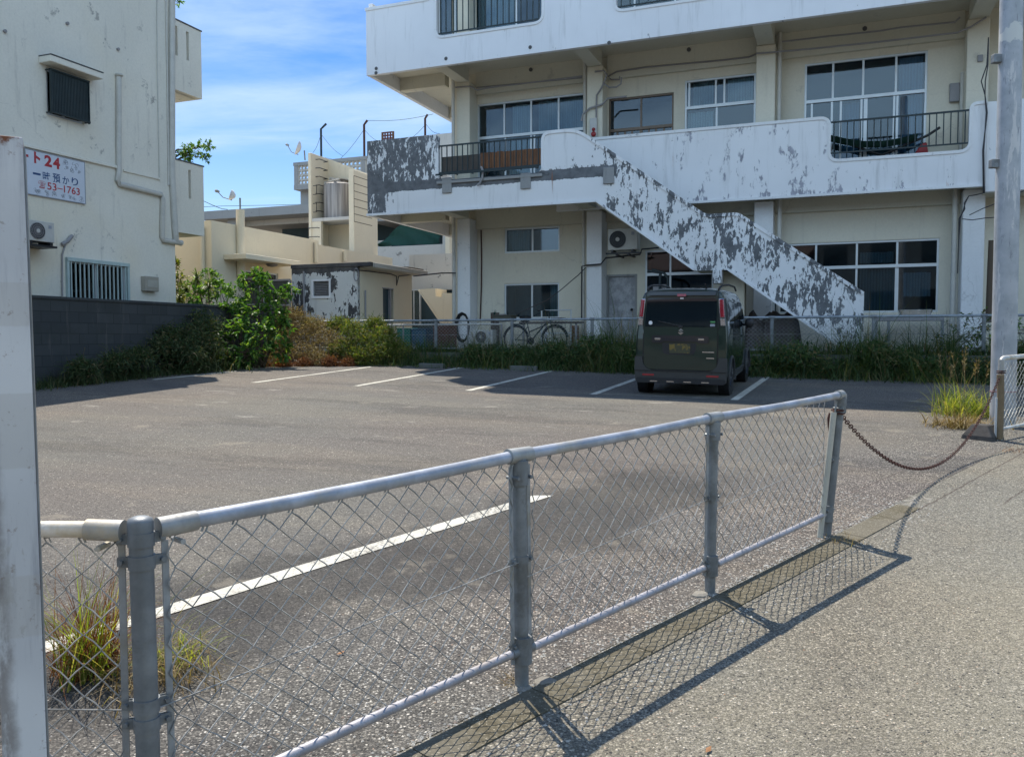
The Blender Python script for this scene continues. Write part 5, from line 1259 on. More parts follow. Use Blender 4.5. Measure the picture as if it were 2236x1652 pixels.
for (x, y0, y1, k) in ((980, 1190, 1500, 0),):
    a = zd(2, x, y0, AD - .04); b = zd(2, x, y1, AD - .04); MB().tube([W(a[0], AD - .04, a[1]), W(a[0], AD - .04, YARD)], .025, 8).build('pipe', M['pvc_grey'], an)
a = zs(2, 1418, 1325, as1 + .03); MB().tube([W(as1 + .03, a[0], a[1]), W(as1 + .03, a[0], a[1] - .85)], .025, 8).build('pipe', M['pvc_grey'], an)
mb = MB(); pts = [zs(2, x, y, as1 + .03) for (x, y) in ((1340, 1180), (1440, 1190), (1600, 1210), (1640, 1225), (1640, 1290), (1655, 1225), (1745, 1215))]
mb.tube([W(as1 + .03, *p) for p in pts], .014, 6); 
pts2 = [zs(2, x, y, as1 + .03) for (x, y) in ((1745, 1218), (1850, 1222))]; mb.build('cable', M['cable'], an)
mb = MB(); c = zd(2, 1353, 1215, AD - .03); mb.tube([W(c[0] + .075 * math.cos(t * .52) , AD - .03, c[1] + .17 * math.sin(t * .52)) for t in range(12)], .014, 6, closed=True); mb.build('cable_coil', M['pvc_grey'], an)
o = MB(W).box(as1 + .02, ann_d2 - .9, az + .012, as1 + .35, ann_d2 + .1, az + .06).build('plank', M['wood_grey']); tag(o, 'dark board lying on the annex roof edge', 'board')
# dark metal fence panels between the block wall and the annex
M['panel'] = plain('dark grey panel', (.055, .06, .06), .55, .2)
for i, (x0, x1, y0, y1, lab) in enumerate(((690, 890, 1258, 1430, 'dark framed fence panel touching the peeling annex'), (270, 440, 1238, 1420, 'dark fence panel behind the broad leaved bush'), (445, 680, 1250, 1425, 'dark fence panel below the cream house window'))):
    dd = AD - .5; a = zd(2, x0, y0, dd); b = zd(2, x1, y1, dd); mb = MB(W); mb.box(a[0], dd, 1.0, b[0], dd + .03, a[1]); o = mb.build('fence_panel', M['panel']); tag(o, lab, 'fence', 'dark metal fence panels in front of the cream house')
    mb = MB(W)
    for s in (a[0], b[0] - .05): mb.box(s, dd - .03, 1.0, s + .05, dd - .001, a[1] + .03)
    mb.box(a[0] + .05, dd - .03, a[1] - .02, b[0] - .05, dd - .001, a[1] + .03); mb.box(a[0] + .05, dd - .03, b[1] - .02, b[0] - .05, dd - .001, b[1] + .02); mb.build('frame', M['pvc_grey'], o)
# ---- big grey building further back
GD = 34.0
gb = thing('grey_building', 'large grey concrete building with breeze block roof screens far behind the cream house', 'building', W(-18, GD, YARD))
zr = (zd(2, 300, 762, GD)[1] + zd(2, 1000, 718, GD)[1]) / 2; zr2 = zr - .42
sL = zd(2, 262, 770, GD)[0]; sR = zd(2, 2032, 1000, GD)[0]
mb = MB(W); mb.box(sL, GD, zr2, zd(2, 1470, 800, GD)[0], GD + 9, zr); mb.build('roof_slab', M['grey_conc'], gb)
zw1 = zd(2, 800, 795, GD + 1.2)[1]; zw0 = zd(2, 800, 858, GD + 1.2)[1]
sp0 = zd(2, 545, 800, GD + 1.2)[0]; mb = MB(W); mb.box(sp0, GD + 1.2, zw0, zd(2, 1500, 800, GD)[0], GD + 1.35, zr2 - .003); mb.build('wall_band', M['pale_conc'], gb)
mb = MB(W); mb.box(sp0, GD + 4.5, 1.0, sR, GD + 4.6, zr2 - .003); mb.build('inner_wall', M['dark_room'], gb)
mb = MB(W); mb.box(zd(2, 400, 800, GD)[0], GD + .4, 1.0, zd(2, 460, 800, GD)[0], GD + .9, zr2 - .003); mb.build('pillar', M['grey_conc'], gb)
zb0 = zd(2, 800, 985, GD)[1]; mb = MB(W); mb.box(sL + 2, GD + 1.2, 1.0, zd(2, 1500, 800, GD)[0], GD + 1.35, zb0); mb.build('wall', M['pale_conc'], gb)
# right portion: parapet wall, green net, pillar
sM = zd(2, 1500, 900, GD)[0]; zpt = zd(2, 1750, 1008, GD)[1]
mb = MB(W); mb.box(sM, GD - .02, 1.0, zd(2, 2006, 1050, GD)[0], GD + .2, zpt); mb.build('parapet', M['pale_conc'], gb, bevel=.01)
mb = MB(W); mb.box(zd(2, 1948, 900, GD)[0], GD + .25, zpt - .4, sR, GD + .9, zr2 + 1.0); mb.build('pillar', M['pale_conc'], gb)
mb = MB(W); mb.box(zd(2, 2006, 1000, GD)[0] + .003, GD - .3, 1.0, zd(2, 2036, 1000, GD)[0], GD + .25, zr2 + 1); mb.build('pillar', M['house_wall'], gb)
mb = MB(W); mb.box(sM - .6, GD + .21, zd(2, 1700, 818, GD)[1], sR + 3, GD + 4.4, zr2 + 1.0); mb.build('ceiling_slab', M['grey_conc'], gb)
mb = MB(); P = []; c0_ = zd(2, 1505, 1000, GD + .6); c1_ = zd(2, 1700, 830, GD + .6); c2_ = zd(2, 1948, 905, GD + .6); c3_ = zd(2, 1948, 1005, GD + .6)
for i in range(13):
    for j in range(7):
        u, v = i / 12, j / 6; top = c0_[1] + .0 + (min(1, u * 2.1)) * (c1_[1] - c0_[1]) if u < .48 else c1_[1] + (c2_[1] - c1_[1]) * (u - .48) / .52
        mb.v.append(W(c0_[0] + (c3_[0] - c0_[0]) * u, GD + .6 + .12 * math.sin(i * 1.3 + j), c0_[1] - .1 + (top - c0_[1] + .1) * v))
for i in range(12):
    for j in range(6): a = i * 7 + j; mb.f.append((a, a + 1, a + 8, a + 7))
o = mb.build('green_net', M['green_cloth'], None, smooth=180, normals=False); tag(o, 'dark green net hung in the open storey of the grey building', 'net')
# breeze block screens and stair head block
zk = zd(2, 940, 442, GD)[1]; s0 = zd(2, 912, 500, GD)[0]; s1 = zd(2, 1012, 500, GD)[0]
mb = MB(W); mb.box(s0, GD, zr, s1 + .7, GD + .2, zk - 2.6 + .6); 
z_sb = zd(2, 950, 578, GD)[1]
mb = MB(W); mb.box(s0, GD + .5, zr, s1 + 1, GD + 3, z_sb - .2); mb.box(s0 - .02, GD, z_sb - .22, s1 + 1, GD + 3, z_sb); mb.box(s0, GD, z_sb, s0 + .22, GD + .2, zk); mb.box(s0 - .03, GD - .02, zk, zd(2, 1470, 450, GD)[0] + 1, GD + .25, zk + .16); mb.build('stair_head', M['grey_conc'], gb)
def breeze(s0, s1, z0, z1, nx, nz, d):
    mb = MB(W); cw, chh = (s1 - s0) / nx, (z1 - z0) / nz
    for i in range(nx + 1): mb.box(s0 + cw * i - .025, d, z0, s0 + cw * i + .025, d + .1, z1)
    for j in range(nz + 1): mb.box(s0, d + .002, z0 + chh * j - .025, s1, d + .098, z0 + chh * j + .025)
    for i in range(nx):
        for j in range(nz):
            cx_, cz_ = s0 + cw * (i + .5), z0 + chh * (j + .5)
            mb.tube([W(cx_ + cw * .36 * math.cos(t * math.pi / 3), d + .05, cz_ + chh * .36 * math.sin(t * math.pi / 3)) for t in range(6)], .03, 4, closed=True)
            mb.tube([W(cx_ - cw * .5, d + .05, cz_ - chh * .5), W(cx_ - cw * .25, d + .05, cz_ - chh * .25)], .025, 4); mb.tube([W(cx_ + cw * .5, d + .05, cz_ + chh * .5), W(cx_ + cw * .25, d + .05, cz_ + chh * .25)], .025, 4)
    o = mb.build('breeze_screen', M['pale_conc'], gb); return o
breeze(s0 + .22, s1, z_sb, zk, 3, 4, GD + .03)
breeze(zd(2, 1240, 450, GD)[0], zd(2, 1385, 450, GD)[0], zd(2, 1300, 520, GD)[1], zk, 5, 3, GD + .03); breeze(zd(2, 1418, 450, GD)[0], zd(2, 1480, 450, GD)[0], zd(2, 1300, 520, GD)[1], zk, 3, 3, GD + .03)
mb = MB(W); mb.box(zd(2, 1388, 450, GD)[0], GD, zr, zd(2, 1415, 450, GD)[0], GD + .3, zk); mb.box(s1, GD + .5, zr, zd(2, 1480, 450, GD)[0] + 1, GD + .6, zk - .9); mb.build('screen_wall', M['grey_conc'], gb)
# roof room behind the corner of the apartment
a = on_d(886, 300, GD + 4); b = on_d(1005, 292, GD + 4); mb = MB(W); mb.box(a[0], GD + 4, zr, b[0] + 3, GD + 8, a[1]); mb.build('roof_room', M['pale_conc'], gb)
# bent posts with wires on the roof
pg = 'bent rusty posts on the far roof'
for i, (x, yb, yt, xb, yb2, lab) in enumerate(((1103, 385, 182, 1140, 145, 'bent rusty post just beyond the larger satellite dish'), (1409, 408, 152, 1432, 120, 'tall bent rusty post over the breeze block screen'), (1842, 228, 108, 1860, 78, 'short bent rusty post nearest the apartment corner'))):
    d = GD + 1 if i < 2 else GD + 3.8; p0 = zd(2, x, yb + 30, d); p1 = zd(2, x, yt, d); p2 = zd(2, xb, yb2, d)
    o = MB().tube([W(p1[0], d, p0[1]), W(p1[0], d, p1[1]), W(p2[0], d, p2[1])], .055, 8).build('bent_post', M['rust'] if i else M['iron'], None, smooth=30); tag(o, lab, 'post', pg)
mb = MB()
def w2(x0, y0, x1, y1, sag=.0):
    a = zd(2, x0, y0, GD + 1); b = zd(2, x1, y1, GD + 1); mb.tube([W(a[0] + (b[0] - a[0]) * t / 6, GD + 1, a[1] + (b[1] - a[1]) * t / 6 - sag * math.sin(math.pi * t / 6)) for t in range(7)], .010, 4)
for i_, l_ in enumerate([(1432, 122, 1900, 76), (1110, 225, 1260, 375), (1100, 230, 1045, 350), (1405, 190, 1210, 420), (1415, 190, 1535, 275), (1845, 150, 1685, 275), (1850, 150, 1945, 215), (1130, 385, 1460, 400)]):
    mb = MB(); w2(*l_, .12); o = mb.build('roof_wire', M['cable'], None); tag(o, ('thin wire from the top of the tall bent post to the right', 'thin guy wire falling right from the post beyond the large dish', 'thin guy wire falling left from the post beyond the large dish', 'thin guy wire falling left from the tall bent post', 'thin guy wire falling right from the tall bent post to the chair', 'thin guy wire falling left from the short bent post', 'thin guy wire falling right from the short bent post', 'slack wire lying low along the top of the breeze block screen')[i_], 'wire', 'guy wires between the bent rusty posts')
o = MB().tube([W(*((lambda t: (t[0], 30, t[1]))(zd(2, x, y, 30)))) for (x, y) in ((262, 688), (330, 720), (400, 748), (440, 752))], .014, 5).build('cable', M['cable']); tag(o, 'thin cable running from the weathered house to the grey roof edge', 'cable')
o = MB().tube([W(*((lambda t: (t[0], 60, t[1]))(zd(2, x, y, 60)))) for (x, y) in ((0, 745), (400, 728), (760, 722), (1100, 712))], .02, 5).build('cable', M['cable']); tag(o, 'long thin power line low across the sky behind the grey roof', 'cable')
# lower walls and pale stair between annex and apartment
mb = MB(W); dd = 27.5; a = zd(2, 1728, 1075, dd); b = zd(2, 2040, 1320, dd); mb.box(a[0], dd, b[1], b[0] + .5, dd + .2, a[1]); lw_ = mb.build('courtyard_wall', M['pale_conc']); tag(lw_, 'pale stained concrete wall above the outside stair beside the annex', 'wall')
a = zd(2, 1752, 1322, dd); b = zd(2, 1850, 1475, dd); o = window(lw_, fa_front(dd - .3), a[0] - .1, 2.0, b[0] - .1, a[1], (.5,), room=False, glass='glass'); 
mb = MB(W); mb.box(a[0] - 1, dd + .25, YARD, b[0] + 2.5, dd + .35, b[1] + 1.5); mb.build('wall', M['dark_room'], lw_)
ds_ = 26.3; pl = [zd(2, x, y, ds_) for (x, y) in ((1800, 1318), (1915, 1312), (1915, 1370), (1960, 1372), (1960, 1345), (2060, 1345), (2060, 1560), (1965, 1560))]
mb = MB(); mb.prism(pl, dfront(ds_), dfront(ds_ + .9)); o = mb.build('outside_stair', M['house_wall']); tag(o, 'pale cream flank of a small outside stair between annex and apartment', 'stair')
mb = MB(); strip(mb, pl[-1], pl[0], .05, ds_ - .04, ds_ - .003); mb.build('edge', M['house_wall'], o)
o = MB().tube([W(*((lambda t: (t[0], 20.3, t[1]))(zd(2, x, y, 20.3)))) for (x, y) in ((1760, 1225), (1850, 1215), (1960, 1203), (2060, 1203))], .018, 6).build('cable', M['cable']); tag(o, 'black cable bundle strung from the annex roof to the apartment corner', 'cable')
# ---- beyond the right end of the apartment
nb = thing('purple_building', 'building with purple bands seen past the apartment end, behind the utility pole', 'building', W(7, 24, YARD))
M['purple'] = plain('purple paint', (.11, .045, .12), .7); dn = 24.0
za = lambda y: zd(13, 340, y, dn)[1]
mb = MB(W); mb.box(SR + .6, dn, YARD, 16, dn + .2, za(1010)); mb.build('wall', M['cream_wall'], nb)
mb = MB(W); mb.box(SR + .6, dn - .1, za(1008), 16, dn + .2, za(905)); mb.build('band', M['purple'], nb); 
breeze2 = (zd(13, 305, 900, dn)[0], zd(13, 375, 900, dn)[0]); 
mb = MB(W); mb.box(SR + .6, dn + .5, za(905), 16, dn + .6, za(690)); mb.build('backing', M['dark_room'], nb)
mb = MB(W)
for i in range(6):
    s = breeze2[0] - .3 + i * .25; mb.box(s, dn, za(900), s + .05, dn + .1, za(690))
for j in range(4): z = za(900) + j * (za(690) - za(900)) / 3; mb.box(breeze2[0] - .3, dn + .002, z - .03, breeze2[0] + 1.0, dn + .098, z + .03)
for i in range(5):
    for j in range(3):
        z = za(900) + (j + .5) * (za(690) - za(900)) / 3; s = breeze2[0] - .3 + i * .25 + .15; mb.tube([W(s + .08 * math.cos(t * 1.05), dn + .05, z + .12 * math.sin(t * 1.05)) for t in range(6)], .02, 4, closed=True)
mb.build('breeze_screen', M['pale_conc'], nb)
mb = MB(W); mb.box(SR + .6, dn - .12, za(690), zd(13, 440, 500, dn)[0], dn + .2, za(380)); mb.build('wall', M['cream_wall'], nb); mb = MB(W); mb.box(SR + .6, dn + .3, za(380), 16, dn + .4, za(150)); mb.build('wall', M['grey_conc'], nb)
s_ = zd(13, 690, 700, dn)[0]; mb = MB(W); mb.box(s_, dn - .12, za(1000), 16, dn - .02, za(620)); mb.build('band', M['purple'], nb); mb = MB(W); mb.box(s_ + .1, dn - .02, za(620), 16, dn + .2, za(200)); mb.build('recess', M['dark_room'], nb)
s_ = zd(13, 735, 500, dn - .3)[0]; mb = MB(W); mb.box(s_, dn - .4, za(750), s_ + .2, dn - .3, za(335)); mb.build('post', M['iron'], nb)
mb = MB(W); mb.box(SR + 2.0, dn - 2.5, YARD, 16, dn - 2.4, zd(13, 320, 1240, dn - 2.5)[1]); o = mb.build('garden_wall', M['white_paint']); tag(o, 'low pale garden wall beyond the apartment end, behind the utility pole', 'wall')
# neighbouring white balcony joined on the right
mb = MB(); n0 = SR + .003; zq = q(5, 1730, 812, RP)[1]
nbal = thing('white_balcony_block', 'white balcony block continuing past the apartment, partly behind the utility pole', 'building', W(SR + 3, 20, 4.6))
n0 = q(5, 1684, 1000, RP)[0] + .004
mb = MB(W); mb.box(n0, RP + .05, 4.58, n0 + 8, RP + .17, zq + .02); mb.build('parapet', M['peel_light'], nbal, bevel=.015); mb = MB(W); mb.box(n0, RP + .17, 4.58, n0 + 8, RP + 2.0, 4.72); mb.build('slab', M['soffit'], nbal)
mb = MB(W); mb.box(SR + .01, WL + .05, 4.75, SR + 8, WL + .2, 12); mb.build('wall', M['white_paint'], nbal); mb = MB(W); mb.box(SR + .01, FR + .1, Z2 + .06, SR + 8, FR + .22, 10.1); mb.build('parapet', M['white_paint'], nbal); mb = MB(W); mb.box(SR + .01, FR + .22, Z2 + .1, SR + 8, WL, Z2 + .24); mb.build('slab', M['soffit'], nbal)
o = MB().tube([W(*((lambda t: (t[0], 19.4, t[1]))(zd(13, x, y, 19.4)))) for (x, y) in ((375, 1640), (395, 1000), (405, 690))], [.075, .068, .06], 12).build('wooden_pole', M['brown_pole'], None, smooth=40); tag(o, 'old brown pole just past the apartment end, beside the big utility pole', 'pole')
# power lines from the apartment corner
for i, pts in enumerate((((5, 1555, 1555), (13, 145, 395), (13, 300, 320), (13, 450, 262), (13, 781, 110)), ((13, 60, 440), (13, 180, 452), (13, 330, 430), (13, 450, 422)))):
    o = MB().tube([W(*((lambda t: (t[0], 19.6, t[1]))(zd(k, x, y, 19.6)))) for (k, x, y) in (pts[1:] if i == 0 else pts)], .010, 5).build('service_cable', M['cable'], None); tag(o, ['black service cable rising from the apartment corner past the pole', 'black service cable running level from the apartment corner to the pole'][i], 'cable', 'service cables at the apartment corner')
# ------------------------------------------------------------------ parked kei van, seen from behind
CS, CD = -2.385, 13.38
c_org = W(CS, CD, 0); c_org.z = SLOPE * c_org.y + .004
gnorm = Vector((0, -SLOPE, 1)).normalized(); fwd = (E2 - gnorm * E2.dot(gnorm)).normalized(); rgt = fwd.cross(gnorm)
def CF(x, y, z): return c_org + rgt * x + fwd * y + gnorm * z
car = thing('parked_van', 'dark olive boxy small van parked rear first view, front to the weeds', 'car', c_org)
car['label'] = 'dark olive green boxy van parked nose to the weeds in the shade'
n = N('olive car paint'); M['car'] = n.end(n.mix(n.noise(2, 3), (.007, .022, .015), (.009, .026, .018)), .38, 0, None, .3, 1)
n = N('dark car roof paint'); M['car_roof'] = n.end((.006, .008, .015), .4, 0, None, .4, 1)
M['car_trim'] = plain('car black trim', (.02, .02, .022), .55, 0, .1)
M['car_grey'] = plain('car grey cladding', (.045, .046, .045), .5, 0, .1)
n = N('car glass'); M['car_glass'] = n.end((.006, .012, .016), .04, 0, None, .75)
M['chrome'] = plain('chrome', (.6, .6, .62), .15, 1, .03)
n = N('tail lamp red'); M['tail'] = n.end(n.mix(n.vor(60), (.42, .01, .03), (.20, .003, .012)), .12, 0, None, .5, 1)
n = N('lamp clear'); M['lampc'] = n.end(n.mix(n.vor(50), (.5, .42, .36), (.30, .2, .16)), .15, 0, None, .5, 1)
n = N('tyre'); M['tyre'] = n.end((.018, .018, .018), .8)
M['alloy'] = plain('dark alloy', (.08, .08, .085), .35, .7)
prof = [(.60, .20), (.70, .22), (.735, .34), (.7375, .60), (.735, .85), (.722, 1.05), (.705, 1.20), (.672, 1.45), (.645, 1.58), (.615, 1.645), (.55, 1.685), (.42, 1.705), (.22, 1.715), (0, 1.718)]
def section(y, wk=1, top=1.718, zb=.20, y_of=None):
    pts = []
    for sgn in (-1, 1):
        P = prof if sgn < 0 else prof[::-1][1:]
        for (x, z) in P:
            zz = zb + (z - .20) * (top - zb) / (1.718 - .20); yy = y if y_of is None else y + y_of(zz)
            pts.append(CF(sgn * x * wk, yy, zz))
    return pts
def rear_in(z): return .0 + (.10 * max(0, (z - 1.02)) ** 1.3) + (.02 if z < .4 else 0)
stn = [(0.055, .955, 1.700, .24), (.02, .98, 1.706, .22), (.0, 1, 1, 1)]
mb = MB(); secs = []
for (y, wk, top) in ((.0, .945, 1.69), (.012, .972, 1.70), (.045, .992, 1.71), (.12, 1, 1.716), (.8, 1, 1.722), (1.6, 1, 1.718), (2.15, .995, 1.70), (2.40, .99, 1.66), (2.62, .985, 1.42), (2.80, .98, 1.18), (2.95, .975, 1.05), (3.20, .95, .98), (3.32, .90, .90), (3.36, .84, .80)):
    secs.append(section(y, wk, top, .20, (lambda zz, y=y: rear_in(zz) * max(0, 1 - y / .5))))
m = len(secs[0])
for s in secs: mb.v += s
for i in range(len(secs) - 1):
    for k in range(m): k2 = (k + 1) % m; mb.f.append((i * m + k, i * m + k2, (i + 1) * m + k2, (i + 1) * m + k))
mb.f.append(tuple(range(m))[::-1]); mb.f.append(tuple((len(secs) - 1) * m + k for k in range(m)))
body = mb.build('body', M['car'], car, smooth=38)
# rear panel pieces follow the leaning tail: RP(x, z, out) out > 0 towards the viewer
def CR(x, z, out): return CF(x, rear_in(z) - out, z)
def rpanel(poly, o0, o1, name, mat, parent=car, bevel=.004, smooth=None):
    mb = MB(); mb.prism(poly, lambda x, z: CR(x, z, o1), lambda x, z: CR(x, z, o0)); return mb.build(name, M[mat], parent, bevel=bevel, seg=2)
def hx(X): return (X - 748) * .00152
def rr(x0, z0, x1, z1, r): return roundpoly([(x0, z0, r), (x1, z0, r), (x1, z1, r), (x0, z1, r)], 4)
tg = rpanel(roundpoly([(-.59, .42, .1), (.57, .42, .1), (.575, 1.12, .01), (.565, 1.655, .06), (-.565, 1.655, .06), (-.595, 1.12, .01)]), -.02, .012, 'tailgate', 'car', bevel=.008)
tg2 = rpanel(roundpoly([(-.605, .405, .1), (.585, .405, .1), (.59, 1.12, .01), (.58, 1.665, .06), (-.58, 1.665, .06), (-.61, 1.12, .01)]), -.02, .002, 'tailgate_gap', 'black', tg, 0)
rpanel(rr(-.52, 1.60, .54, 1.66, .03), .012, .05, 'spoiler', 'car_roof', tg, .012)
gl = rpanel(roundpoly([(-.575, 1.105, .02), (.56, 1.105, .02), (.548, 1.56, .05), (-.553, 1.56, .05)]), .0, .018, 'rear_window', 'car_glass', tg, .003)
rpanel(rr(-.065, 1.585, .075, 1.625, .008), .05, .058, 'brake_lamp', 'tail', tg, .002)
rpanel(rr(-.025, 1.545, .03, 1.568, .004), .0185, .0205, 'sticker', 'white_plain', tg, 0)
rpanel(rr(-.515, 1.135, -.455, 1.195, .028), .0185, .0205, 'sticker', 'white_plain', tg, 0); rpanel(rr(.455, 1.115, .535, 1.155, .02), .0185, .0205, 'sticker', 'sign_grey', tg, 0)
M['sticker_green'] = plain('green sticker', (.10, .35, .12), .5); rpanel(rr(.46, 1.175, .535, 1.197, .008), .0185, .0205, 'sticker', 'sticker_green', tg, 0)
gb_ = rpanel(roundpoly([(-.455, .85, .03), (-.29, .85, .02), (-.27, .872, .01), (.27, .872, .01), (.29, .85, .02), (.445, .85, .03), (.445, .965, .03), (-.455, .965, .03)]), .012, .035, 'garnish', 'car_roof', tg, .006)
for x in (-.365, .325): rpanel(rr(x - .045, .895, x + .05, .925, .012), .036, .041, 'reflector', 'chrome', tg, .002)
rpanel(rr(-.03, 1.09, .03, 1.125, .01), .018, .04, 'wiper_pivot', 'car_trim', tg, .004)
rpanel([(0, 1.11), (.02, 1.125), (-.36, 1.20), (-.37, 1.19)], .024, .034, 'wiper', 'black', tg, 0)
# plate recess, plate, badge strokes
rpanel(roundpoly([(-.285, .66, .1), (.235, .66, .1), (.25, .848, .02), (-.29, .848, .02)]), .0125, .014, 'plate_recess', 'car_trim', tg, 0)
n = N('number plate'); zc = n.dot(gnorm); M['plate'] = n.end(n.mix(n.mr(n.noise(9, 4), .50, .58), (.06, .06, .03), (.20, .14, .03)), .5)
rpanel(rr(-.175, .685, .155, .835, .01), .0145, .019, 'number_plate', 'plate', tg, .002)
S = [(-.030, .012), (.002, .036), (.034, .012), (.020, .004), (.003, .016), (-.004, .010), (.034, -.016), (.002, -.038), (-.032, -.014), (-.018, -.005), (.0, -.017), (.006, -.012)]
rpanel([(x * 1.35, 1.03 + z * 1.35) for x, z in S], .0125, .018, 'emblem', 'chrome', tg, 0)
for (x0, x1, z) in ((.345, .53, .71), (.41, .53, .615)):
    rpanel(rr(x0, z - .009, x1, z + .009, .004), .0125, .016, 'badge', 'chrome', tg, 0)
# tail lamps
def cornerlamp(sg, z0, z1, w, mat, nm):
    x1 = .705 if sg > 0 else -.705; out = []
    mb = MB()
    def P(u, z, e):   # wraps from the rear face to the flank
        k = (.1 * max(0, z - 1.02)); X = (.702 - k * .9) - w + u * w
        return CF(sg * (X + (e * .3)), rear_in(z) - .012 - e + .05 * max(0, u - .5) ** 1.5, z)
    nu = 5
    for e in (0, .018):
        for j in range(5):
            for i in range(nu + 1): mb.v.append(P(i / nu, z0 + (z1 - z0) * j / 4, e))
    L2 = 5 * (nu + 1)
    for j in range(4):
        for i in range(nu): a = j * (nu + 1) + i; mb.f += [(a, a + 1, a + nu + 2, a + nu + 1), (L2 + a, L2 + a + nu + 1, L2 + a + nu + 2, L2 + a + 1)]
    for j in range(4):
        for i in (0, nu): a = j * (nu + 1) + i; mb.f.append((a, a + nu + 1, L2 + a + nu + 1, L2 + a))
    for i in range(nu):
        for j in (0, 4): a = j * (nu + 1) + i; mb.f.append((a, L2 + a, L2 + a + 1, a + 1))
    return mb, P
for sg in (-1, 1):
    for (z0, z1, mt, nm) in ((1.262, 1.535, 'tail', 'tail_lamp'), (1.135, 1.232, 'lampc', 'turn_signal')):
        mb, P = cornerlamp(sg, z0 - .012, z1 + .012, .085, 'chrome', nm); o = mb.build(nm, M['chrome'], car, bevel=.006)
        mb, P2 = cornerlamp(sg, z0, z1, .062, mt, nm); 
        mb.v = [v - fwd * .012 + rgt * (-sg * .009) for v in mb.v]; mb.build('lens', M[mt], o, bevel=.004)
    # black pillar strip
bump = rpanel(roundpoly([(-.72, .21, .04), (.72, .21, .04), (.735, .40, .02), (.73, .62, .02), (.60, .62, .01), (.59, .50, .06), (.50, .405, .06), (-.50, .405, .06), (-.60, .50, .06), (-.61, .62, .01), (-.73, .62, .02), (-.735, .40, .02)]), -.05, .035, 'bumper', 'car_grey', car, .012)
rpanel(rr(-.70, .20, .70, .285, .02), .0355, .05, 'skid_trim', 'car_trim', bump, .008)
for sg in (-1, 1): rpanel(rr(sg * .51 - .095, .315, sg * .51 + .095, .345, .004), .0355, .043, 'reflector', 'tail', bump, .002)
for x in (-.42, -.15, .12, .40): rpanel(rr(x - .06, .222, x + .06, .236, .004), .0505, .053, 'slot', 'chrome', bump, 0)
for x in (-.55, -.2, .25, .5): rpanel([(x + .012 * math.cos(t * .785), .375 + .012 * math.sin(t * .785)) for t in range(8)], .0355, .038, 'sensor', 'car_trim', bump, 0)
